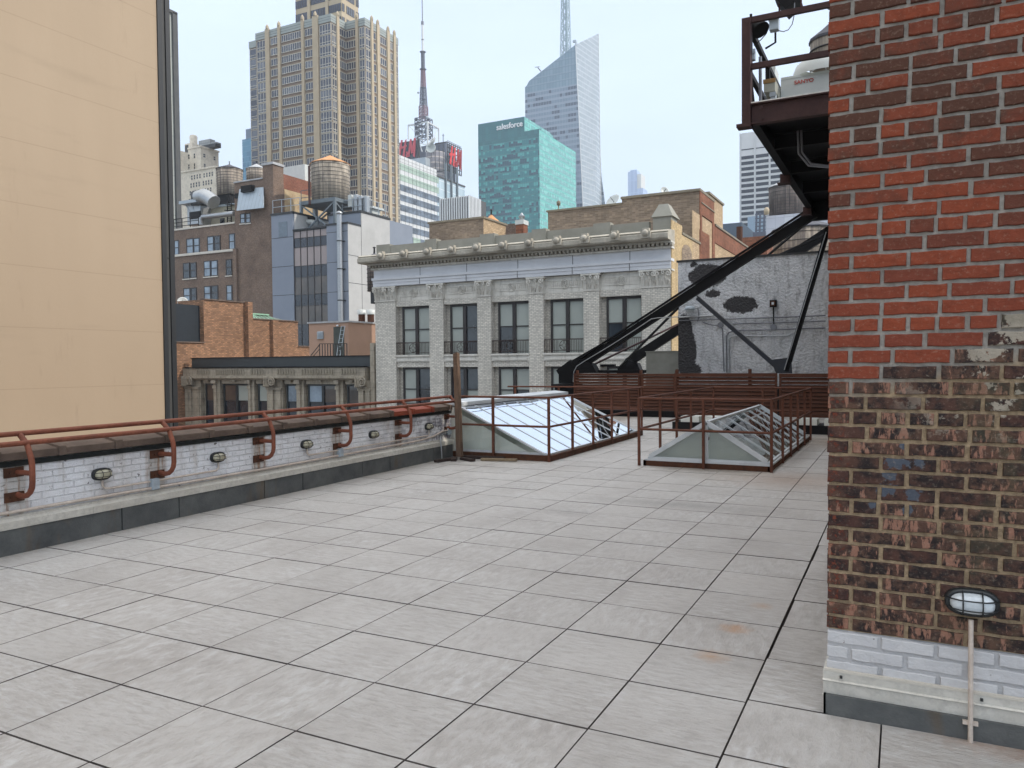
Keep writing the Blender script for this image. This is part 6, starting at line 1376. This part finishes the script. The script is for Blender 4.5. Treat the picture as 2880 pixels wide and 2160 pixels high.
# --- striped tower
a = at(*(1120+1560*.12658, 500+390*.12658), Y=300); x0 = at(1120+905*.12658, 560, Y=300).x; y1 = YX(1120+1810*.12658, a.x, 560)
sb = thing('striped_tower', 'dark office block with closely spaced white vertical fins', 'building', (a.x, 300, G0))
MB().box(x0, a.x-.001, 300.3, y1+6, G0, a.z-.2).build('wall', M['clad_dark'], sb)
for i in range(13): x = x0+(a.x-x0)*(i+.5)/12.5; MB().box(x-.3, x+.3, 299.9, 300.3, G0, a.z).build('fin', M['white_panel'], sb)
for i in range(9): y = 300+(y1-300)*i/8; MB().box(a.x, a.x+.5, y-.35, y+.35, G0, a.z).build('fin', M['white_panel'], sb)
o = MB().box(-195, a.x-1, 302, 306, a.z-3, a.z-.15)
# --- pale glass building with the sign mast
mt_ = facade('pale_curtain_wall', 3.0, 4.2, lin(176, 196, 206), lin(160, 182, 194), lin(196, 206, 210), .05, .05, .1, thr=.4)
XS = at(1230, 495, Y=330).x; ya_, yb_ = 330, YX(1307, XS, 525); zq = at(1307, 525, X=XS).z
pg = thing('pale_glass_building', 'pale glass building under the red sign frame', 'building', (XS, 335, G0)); MB().box(XS-60, XS, ya_-20, yb_, G0, zq).build('curtain_wall', mt_, pg)
MB().box(XS-.2, XS+.4, ya_-20, yb_, zq-.4, zq+.3).box(XS, XS+.4, ya_-20, yb_, zq-11.4, zq-10.8).build('cornice', M['clad_dark'], pg)
mb = MB()
for p in (1252, 1268, 1284): y = YX(p, XS, 540); MB().box(XS+.0, XS+.9, y-.4, y+.4, G0, zq+8).build('column', M['grey_steel'], pg)
# --- mast tower
Z5 = lambda x, y, **k: at(1120+x*.10850, 340+y*.10850, **k)
mtw = thing('mast_tower', 'grey skyscraper roof with round drum under the tall antenna mast', 'building', (-268, 420, G0))
M['drum'] = facade('banded_drum', 400, 3.6, lin(118, 118, 126), lin(112, 112, 120), lin(168, 162, 158), 0, .2, 0, thr=0, rough=.4)
M['tower_grey'] = plain('grey_tower_panels', lin(108, 114, 128), .5, c2=lin(94, 100, 116), scale=.1)
a, b = Z5(620, 800, Y=424), Z5(1045, 800, Y=424); MB().lathe(((a.x+b.x)/2+.0, 430, 0), [((b.x-a.x)/2, G0), ((b.x-a.x)/2, Z5(700, 800, Y=424).z), (0, Z5(700, 800, Y=424).z)], 32).build('drum', M['drum'], mtw)
c1 = Z5(1045, 590, Y=434); c2 = Z5(1230, 560, Y=434); MB().box(c1.x-20, c2.x, 434, 446, G0, c1.z).build('wall', M['tower_grey'], mtw)
a, b = Z5(480, 930, Y=418), Z5(705, 1080, Y=418); MB().box(a.x-30, b.x, 418, 424, G0, b.z+3.5).build('plant_wall', M['box_grey'], mtw)
# sign frames
def signframe(side, label, c0, c1, zt, zb):
    t = thing('sign_frame', label, 'sign', c0, 'rooftop sign frames')
    return t
XF = -257.68; yf0, yf1 = 420.0, 437.0; zt, zb_ = 139.9, 122.2
sg = thing('sign_frame', 'rooftop steel sign frame facing right with bright red letters', 'sign', (XF, 428, zb_))
mb = MB()
for i in range(7): z = zb_+(zt-zb_)*i/6; mb.box(XF-.25, XF+.25, yf0, yf1, z-.22, z+.22)
for i in range(9): z = zb_+(zt-zb_)*i/8+.9; mb.box(XF-.12, XF+.12, yf0, yf1, z-.1, z+.1)
for i in range(8): y = yf0+(yf1-yf0)*i/7; mb.box(XF-.2, XF+.2, y-.2, y+.2, zb_, zt)
for z in (zb_, zt): mb.box(XF-9, XF, yf0-.3, yf0+.3, z-.3, z+.3)
for i in range(4): x = XF-9+3*i; mb.box(x-.15, x+.15, yf0-.15, yf0+.15, zb_, zt)
mb.build('frame', M['dark'], sg)
M['sign_red'] = plain('red_sign_letters', lin(222, 60, 62), .5, c2=lin(206, 52, 56), scale=.2)
def letters(parent, org, ux, uz, sc, nrm):
    # brush-like strokes: H, small ampersand, M  (units: 0..10 wide, 0..8 high)
    strokes = {'letter': None}
    S_ = [[((2.2, 8), (3.1, 8), (1.5, 0), (.3, .4)), ((4.4, 7.6), (5.2, 8), (3.9, -.4), (2.8, .2)), ((.2, 3.6), (5.2, 4.6), (5.1, 5.4), (.4, 4.6))],
          [((5.0, 1.6), (5.9, 1.9), (5.5, 2.6), (4.9, 2.3)), ((4.9, .6), (6.0, 1.2), (5.8, 1.9), (4.8, 1.1)), ((4.9, -.1), (6.1, .1), (5.9, .6), (4.8, .8))],
          [((7.0, 7.6), (7.8, 7.9), (6.7, 0), (5.8, .2)), ((7.1, 7.7), (7.9, 7.7), (8.4, 1.6), (7.6, 1.2)), ((9.3, 8), (10.1, 7.9), (8.4, 1.4), (7.6, 1.4)), ((9.3, 8), (10.2, 8), (9.7, -.6), (8.6, 0))]]
    for ch in S_:
        mb = MB()
        for k, q4 in enumerate(ch): mb.prism([Vector(org)+Vector(ux)*(p[0]*sc)+Vector(uz)*(p[1]*sc)+Vector(nrm)*(.02*k) for p in q4], Vector(nrm)*.4)
        mb.build('letter', M['sign_red'], parent)
letters(sg, (XF+.5, yf0+.9, zb_+4.0), (0, 1, 0), (0, 0, 1), 1.52, (1, 0, 0))
sg2 = thing('sign_frame', 'rooftop sign frame facing us with shaded red letters, left of the mast', 'sign', (-285, 420, 126))
a, b = Z5(-80, 560, Y=420), Z5(500, 490, Y=420); zlo_ = Z5(300, 960, Y=420).z
MB().box(a.x-8, b.x, 420.4, 421.4, zlo_-4, b.z).build('backing', plain('navy_backing', lin(66, 72, 88), .6), sg2)
mb = MB().box(a.x-8, b.x+.4, 419.9, 420.4, b.z-.5, b.z).box(a.x-8, b.x, 419.95, 420.3, b.z-3.2, b.z-2.8).box(b.x-.2, b.x+.4, 419.9, 422, zlo_-4, b.z+.5); mb.build('frame', M['dark'], sg2)
M['sign_red'] = plain('shaded_red_sign_letters', lin(196, 62, 76), .5)  # duller copy of the letter red for the face turned from the sun
letters(sg2, (b.x-15.4, 419.6, zlo_+.6), (1, 0, 0), (0, 0, 1), 1.42, (0, -1, 0))
# white truss cube
tc_ = thing('steel_cube_frame', 'white steel cube frame round the base of the tall mast', 'mast', (-272, 420, 136))
p = {k: Z5(x, y, Y=Yk) for k, x, y, Yk in (('a', 262, 110, 428), ('b', 760, 30, 418), ('c', 1050, 195, 430), ('bl', 762, 640, 418), ('al', 530, 560, 422), ('cl', 1055, 600, 430), ('all', 262, 480, 428))}
mb = MB()
for u, v, w in (('a', 'b', .5), ('b', 'c', .5), ('b', 'bl', .6), ('a', 'all', .4), ('c', 'cl', .4), ('al', 'bl', .4)): mb.bar(p[u], p[v], w*1.4, w*1.4)
mb.bar(p['a'], p['c'], .5, .5).bar(p['b'], p['al'], .3, .3).bar(p['bl'], p['c'], .25, .25).bar(p['a'], p['bl'], .25, .25).bar(p['al'], Z5(530, 800, Y=422), .4, .4).bar(Z5(560, 600, Y=421), Z5(620, 800, Y=421), .4, .4).bar(Z5(745, 660, Y=420), Z5(700, 800, Y=420), .4, .4)
mb.build('frame', M['white_panel'], tc_)
ms = thing('antenna_mast', 'very tall lattice and tube broadcast mast above the grey drum', 'mast', (-278.2, 425, 136))
mx_, my_ = -278.3, 425
def lattice(name, z0, z1, w0, w1, step, r, mat, parent, cx=mx_, cy_=my_):
    mb = MB(); n_ = max(1, int((z1-z0)/step))
    C4 = [(-1, -1), (1, -1), (1, 1), (-1, 1)]
    P = lambda i, k: Vector((cx+C4[k][0]*(w0+(w1-w0)*i/n_), cy_+C4[k][1]*(w0+(w1-w0)*i/n_), z0+(z1-z0)*i/n_))
    for k in range(4): mb.bar(P(0, k), P(n_, k), r*1.5, r*1.5)
    for i in range(n_):
        for k in range(4): mb.bar(P(i, k), P(i+1, (k+1) % 4), r, r); mb.bar(P(i+1, k), P(i, (k+1) % 4), r, r); mb.bar(P(i+1, k), P(i+1, (k+1) % 4), r, r)
    return mb.build(name, mat, parent)
M['mast_grey'] = plain('mast_steel', lin(92, 98, 112), .5); M['mast_red'] = plain('mast_red_steel', lin(128, 96, 108), .5)
zz_ = lambda y: at(1190, y, Y=425).z
lattice('lattice_section', zz_(395), zz_(335), 4.0, 4.0, 3, .3, M['mast_grey'], ms)
lattice('lattice_section', zz_(340), zz_(300), 2.0, 2.0, 2.2, .3, M['mast_red'], ms)
lattice('lattice_section', zz_(300), zz_(247), 1.7, 1.3, 2.2, .3, M['mast_grey'], ms)
lattice('lattice_section', zz_(247), zz_(195), 1.2, .9, 1.8, .26, M['mast_red'], ms)
lattice('lattice_section', zz_(195), zz_(146), .7, .7, 1.8, .24, M['mast_grey'], ms)
MB().lathe((mx_, my_, 0), [(.75, zz_(146)), (.75, zz_(70))], 12).build('white_tube', M['white_panel'], ms)
MB().lathe((mx_, my_, 0), [(.9, zz_(70)), (.9, zz_(60)), (.3, zz_(59)), (.25, zz_(-40))], 10).build('top_tube', M['mast_grey'], ms)
for y, r_ in ((146, 2.0), (195, 2.2), (247, 1.9), (112, .9)): MB().lathe((mx_, my_, 0), [(.6, zz_(y)-.6), (r_, zz_(y)-.1), (r_, zz_(y)+.1), (.6, zz_(y)+.6)], 14).build('ring_platform', M['mast_grey'], ms)
mb = MB()
for i in range(16): z = zz_(56)+i*1.6; mb.bar((mx_-.6, my_, z), (mx_+.6, my_, z+.3), .1, .1)
mb.build('step_bars', M['mast_grey'], ms)
for i, (dx, y, r_) in enumerate(((2.2, 283, 1.0), (-2.4, 262, .8), (-4.2, 336, 1.3), (4.6, 338, 1.3), (5.2, 342, 1.0), (-3.6, 348, 1.1), (-4, 360, 1.4), (4, 362, 1.4), (-3.4, 374, 1.4), (3.6, 376, 1.5))):
    c = Vector((mx_+dx, my_-2.2, zz_(y))); MB().lathe(c, [(0, -r_), (r_*.8, -r_*.5), (r_, 0), (r_*.8, r_*.5), (0, r_)], 10).build('dish', M['box_grey'] if i % 2 else M['mast_grey'], ms)
for y in (348, 362, 376, 388): MB().lathe((mx_, my_, 0), [(4.2, zz_(y)-.2), (5, zz_(y)), (4.2, zz_(y)+.2)], 12).build('ring_platform', M['mast_grey'], ms)
p0 = Z5(900, 620, Y=418); d_ = thing('dish_antenna', 'pair of cream satellite dishes beside the mast base', 'satellite dish', p0); dish(d_, Z5(905, 570, Y=417), 4.0, (-.5, -.6, .6)); dish(d_, Z5(855, 720, Y=416), 3.2, (.3, -.9, .2))
o = MB().bar(Z5(1165, 620, Y=430), Z5(1165, 335, Y=430), .35, .35).bar(Z5(1140, 380, Y=430), Z5(1195, 380, Y=430), .25, .25).build('whip_antenna', M['mast_grey']); tag(o, 'thin whip antenna between the mast and the bright red sign', 'antenna')

# --- teal glass tower
SS = lambda x, y, **k: at(1320+x*.16275, 300+y*.16275, **k)
M['teal'] = facade('teal_curtain_wall', 1.55, 3.86, lin(58, 126, 130), lin(56, 78, 94), lin(46, 112, 116), .1, .05, .22, lin(50, 118, 120), .52, blind=lin(82, 168, 164), rough=.12, ov=-.31, group=4)
M['teal_sunlit'] = facade('teal_sunlit_curtain_wall', 1.55, 3.86, lin(96, 156, 152), lin(112, 160, 160), lin(84, 166, 158), .12, .06, .24, lin(90, 170, 162), .5, blind=lin(120, 190, 180), rough=.15, ov=-.31)  # lighter copy of the teal glazing, sunlight put into its colours
M['teal_top'] = facade('teal_crown_glass', 2.3, 4.6, lin(52, 112, 116), lin(48, 104, 110), lin(42, 96, 100), .03, .03, 0, thr=.5, rough=.15)
sf = thing('teal_glass_tower', 'teal glass office tower with white lettering on its raised crown', 'building', (-225, 440, G0))
xa_, xc_, xb_ = -246.7, -213.65, -203.59; zA_, zB_ = 154.5, 145.3; zwin = 140.6
MB().box(xa_, xb_-.02, 440, 499.4, G0, zwin).build('curtain_wall', M['teal'], sf)
MB().box(xb_-.02, xb_+.02, 440.02, 499.4, G0, zB_-.1).build('side_curtain_wall', M['teal_sunlit'], sf)
MB().box(xa_, xb_-.02, 440, 499.4, zwin, zB_).box(xa_, xc_, 440.01, 480, zB_, zA_).build('crown', M['teal_top'], sf)
MB().box(xc_, xc_+.04, 440.05, 480, zB_, zA_-.05).build('crown_side', M['teal_sunlit'], sf)
MB().box(-212, xb_-.3, 444, 462, zB_, zB_+1.6).build('roof_plant', M['teal_sunlit'], sf)
text('salesforce', 4.9, (SS(468, 400, Y=439.6).x, 439.7, SS(468, 400, Y=439.6).z-.2), (1, 0, 0), (0, 0, 1), .25, plain('white_sign_letters', (.92, .93, .94, 1), .4), 'lettering', sf, offset=.05, xs=.94)
# --- faceted crystalline tower
BB = lambda x, y, **k: at(1080+x*.32550, y*.32550, **k)
M['crystal'] = facade('banded_crystal_glass', 2.3, 4.1, lin(126, 142, 158), lin(74, 84, 100), lin(150, 162, 174), .1, .08, .42, lin(138, 150, 164), .46, rough=.15, group=3)
M['crystal_top'] = facade('screen_wall_glass', 2.6, 5.2, lin(132, 154, 168), lin(122, 146, 160), lin(100, 122, 138), .12, .1, .3, lin(124, 146, 160), .5, rough=.2)
M['crystal_side'] = facade('pale_crystal_glass', 3.0, 4.1, lin(158, 168, 176), lin(146, 158, 166), lin(132, 144, 152), .12, .08, .3, lin(166, 174, 180), .5, rough=.25)
ct = thing('crystal_tower', 'pale faceted glass skyscraper with a sloping peak and lattice spire', 'building', (-240, 560, G0))
YF = 560
L0, L1, L2, Cm, Cb = BB(1218, 750, Y=YF), BB(1253, 700, Y=YF), BB(1655, 385, Y=YF), BB(1670, 760, Y=YF), BB(1712, 1660, Y=YF)
xbase = L0.x; zb2 = G0; Cg = Vector((Cb.x+ (Cb.x-Cm.x)*(Cb.z-G0)/(Cm.z-Cb.z), YF, G0))
def zlerp(z): return L2.x+(Cg.x-L2.x)*((L2.z-z)/(L2.z-G0))
zs1 = 214
MB().prism([(xbase, YF, G0), Cg, (zlerp(zs1), YF, zs1), (xbase, YF, zs1)], (0, 45, 0)).build('front_facet', M['crystal'], ct)
MB().prism([(xbase, YF, zs1), (zlerp(zs1), YF, zs1), (L2.x, YF, L2.z), (L1.x, YF, L1.z), (xbase+1.5, YF, zs1+6), (xbase, YF, zs1+5)], (0, 4, 0)).build('screen_wall', M['crystal_top'], ct)
XR_ = L2.x; Rt = BB(1853, 290, Y=600); Rm = BB(1862, 1400, Y=600); Rg = Vector((Rm.x+2.5, 600, G0))
V4 = [Vector(Cg), Rg, Vector((Rt.x, 600, Rt.z)), Vector(L2)]
M5 = V4+[v+Vector((-14, 22, 0)) for v in V4]
MB().add(M5, [(0,1,2,3),(7,6,5,4),(0,4,5,1),(1,5,6,2),(2,6,7,3),(3,7,4,0)]).build('side_facet', M['crystal_side'], ct)
E1, E2 = BB(1863, 1400, Y=602), BB(1900, 1680, Y=602); E2 = E2+(E2-E1)*1.6
MB().prism([E1, E2, (Rg.x, 602, E2.z)], (-5, 8, 0)).build('rear_facet', M['crystal'], ct)
MB().bar(Cg, L2, .5, .5).bar(Rg, (Rt.x, 600, Rt.z), .6, .6).build('edge_trim', M['white_panel'], ct)
def lattice3(parent, cx, cy_, z0, z1, w0, w1, step, r, mat):
    return lattice('spire_lattice', z0, z1, w0, w1, step, r, mat, parent, cx, cy_)
M['spire'] = plain('pale_spire_steel', lin(168, 188, 196), .5)
sp_ = lattice3(ct, -243.6, 578, 235, 310, 3.4, 2.0, 8.2, .42, M['spire'])
MB().tube((-242.9, 578, 235), (-242.9, 578, 312), 1.0, 8).build('spire_core', M['spire'], ct)
c = BB(1355, 615, Y=556); o = thing('maintenance_crane', 'tiny window-cleaning crane on the sloping roof left of the spire', 'crane', c)
MB().bar(c, BB(1330, 585, Y=556), .7, .7).bar(BB(1305, 582, Y=556), BB(1345, 576, Y=556), .35, .35).build('arm', M['clad_dark'], o)
c = BB(1655, 368, Y=556); o = thing('maintenance_crane', 'tiny window-cleaning rig at the peak edge right of the spire', 'crane', c)
MB().box(c.x-2.4, c.x+.2, 556, 558, c.z+.8, c.z+2.2).box(c.x-.3, c.x+.5, 556, 558, c.z-1.5, c.z+.8).build('arm', M['box_grey'], o)
# --- slim pale tower in the far haze
mt_ = facade('far_blue_glass', 8, 24, lin(150, 172, 206), lin(140, 164, 200), lin(164, 184, 214), .2, .04, 0, thr=.5, rough=.3)
o_ = thing('slim_tower', 'slim pale blue tower far away in the haze', 'building', (-485, 1500, G0)); a, b, c_ = at(1766, 484, Y=1500), at(1791, 484, Y=1500), at(1802, 486, Y=1500)
MB().box(a.x, b.x, 1500, 1530, G0, a.z).box(a.x+4, b.x-1, 1502, 1520, a.z, a.z+3.5).build('shaft', mt_, o_); MB().box(b.x, c_.x, 1502, 1530, G0, at(1800, 488, Y=1500).z).build('side_shaft', plain('far_cream', lin(206, 206, 200), .6), o_)
d_ = at(1808, 540, Y=1502); MB().box(b.x, d_.x+1, 1500.5, 1530, G0, at(1800, 530, Y=1502).z).build('base_shaft', mt_, o_)
# --- striped white office tower at right
gt = thing('banded_tower', 'white office tower with long dark window bands', 'building', (-45, 300, G0))
x0, xw = -56.33, 5.24; zt_ = 86.2
MB().box(x0, 30, 300, 330, G0, zt_).build('wall', M['white_panel'], gt)
mb = None; nwin = 0; st_ = MB()
for k in range(34):
    z1 = 79.7-2.07*k if k else 80.2; z0 = z1-1.2
    if k == 0: z0 = z1-.35
    for i in range(8):
        a_ = x0+.55+xw*i; big = nwin < 100 and i < 5; nwin += big
        tgt = MB() if big else st_; tgt.box(a_, a_+xw-.55, 299.9, 300.0-.02, z0, z1)
        if big: tgt.build('window_band', M['glass_navy'], gt)
tag(st_.build('window_band', M['glass_navy'], gt), kind='stuff')
for i in range(8): MB().box(x0+xw*i-.1, x0+xw*i+.25, 299.6, 299.88, G0, zt_).build('fin', M['white_panel'], gt)
a, b = at(2033, 728, Y=260), at(2082, 618, Y=260); o = MB().box(a.x-6, b.x+.5, 260, 290, G0, at(2055, 628, Y=260).z).build('slate_building', plain('slate_glass', lin(70, 86, 102), .3, c2=lin(60, 76, 92), scale=.1)); tag(o, 'plain slate blue building low beside the banded tower', 'building')
o = MB().box(b.x-3.4, b.x+2, 292, 298, G0, at(2078, 612, Y=292).z).build('slate_building', plain('pale_slate', lin(150, 172, 190), .4)); tag(o, 'narrow pale blue building between slate block and banded tower', 'building')
# --- white panelled building with tanks at right
wt = thing('panelled_building', 'white panelled building under the grey-roofed water tank at right', 'building', (-17, 120, G0)); a = at(2154, 608, Y=120)
MB().box(a.x, a.x+12, 120, 130, G0, a.z).build('wall', facade('white_square_panels', 1.25, 1.5, lin(196, 200, 208), lin(190, 194, 204), lin(150, 156, 166), .03, .03, 0, thr=.5, rough=.5), wt)
tank('dark wooden tank with pale zinc cone above the white panelled building', 2212, 527, 605, 500, 48, 124, 'stave_dark', 'roof_zinc', 9)
tank('wide wooden tank with dark roof low behind the grey coated wall', 2265, 648, 760, 610, 88, 62, 'stave', 'roof_grey', 6)
tank('pale wooden tank with dark roof behind the condenser unit', 2340, 112, 200, 60, 58, 26, 'stave_pale', 'roof_grey', 2)
o = thing('hanging_scaffold', 'dark scaffold mast with cross bars before the banded tower', 'scaffold', at(2138, 690, Y=140)); mb = MB()
for x in (2128, 2138, 2150): mb.bar(at(x, 600, Y=140), at(x-3, 700, Y=140), .3, .3)
for i in range(9): mb.bar(at(2124, 604+i*11, Y=140), at(2153, 602+i*11, Y=140), .2, .2)
mb.bar(at(2118, 664, Y=139), at(2156, 660, Y=139), .5, 1.2); mb.build('frame', M['mast_grey'], o)
o = MB().lathe(at(2156, 605, Y=119), [(0, 0), (.35, .1), (.4, .8), (.2, 1.1), (0, 1.15)], 10).build('roof_vent', M['cream_pre']); tag(o, 'small tan vent drum on the corner of the white panelled building', 'vent')

# ------------------------------------------------------------ haze (air)
hz = bpy.data.materials.new('haze'); hz.use_nodes = True; hn = hz.node_tree.nodes; hn.clear()
pv = hn.new('ShaderNodeVolumePrincipled'); pv.inputs['Color'].default_value = (.82, .9, 1, 1); pv.inputs['Density'].default_value = .00028; pv.inputs['Anisotropy'].default_value = 0.0
ho = hn.new('ShaderNodeOutputMaterial'); hz.node_tree.links.new(pv.outputs[0], ho.inputs['Volume'])
o = MB().box(-2400, 1000, -900, 2300, G0-1.5, 520).build('haze', hz); tag(o, 'thin pale city haze', kind='stuff')
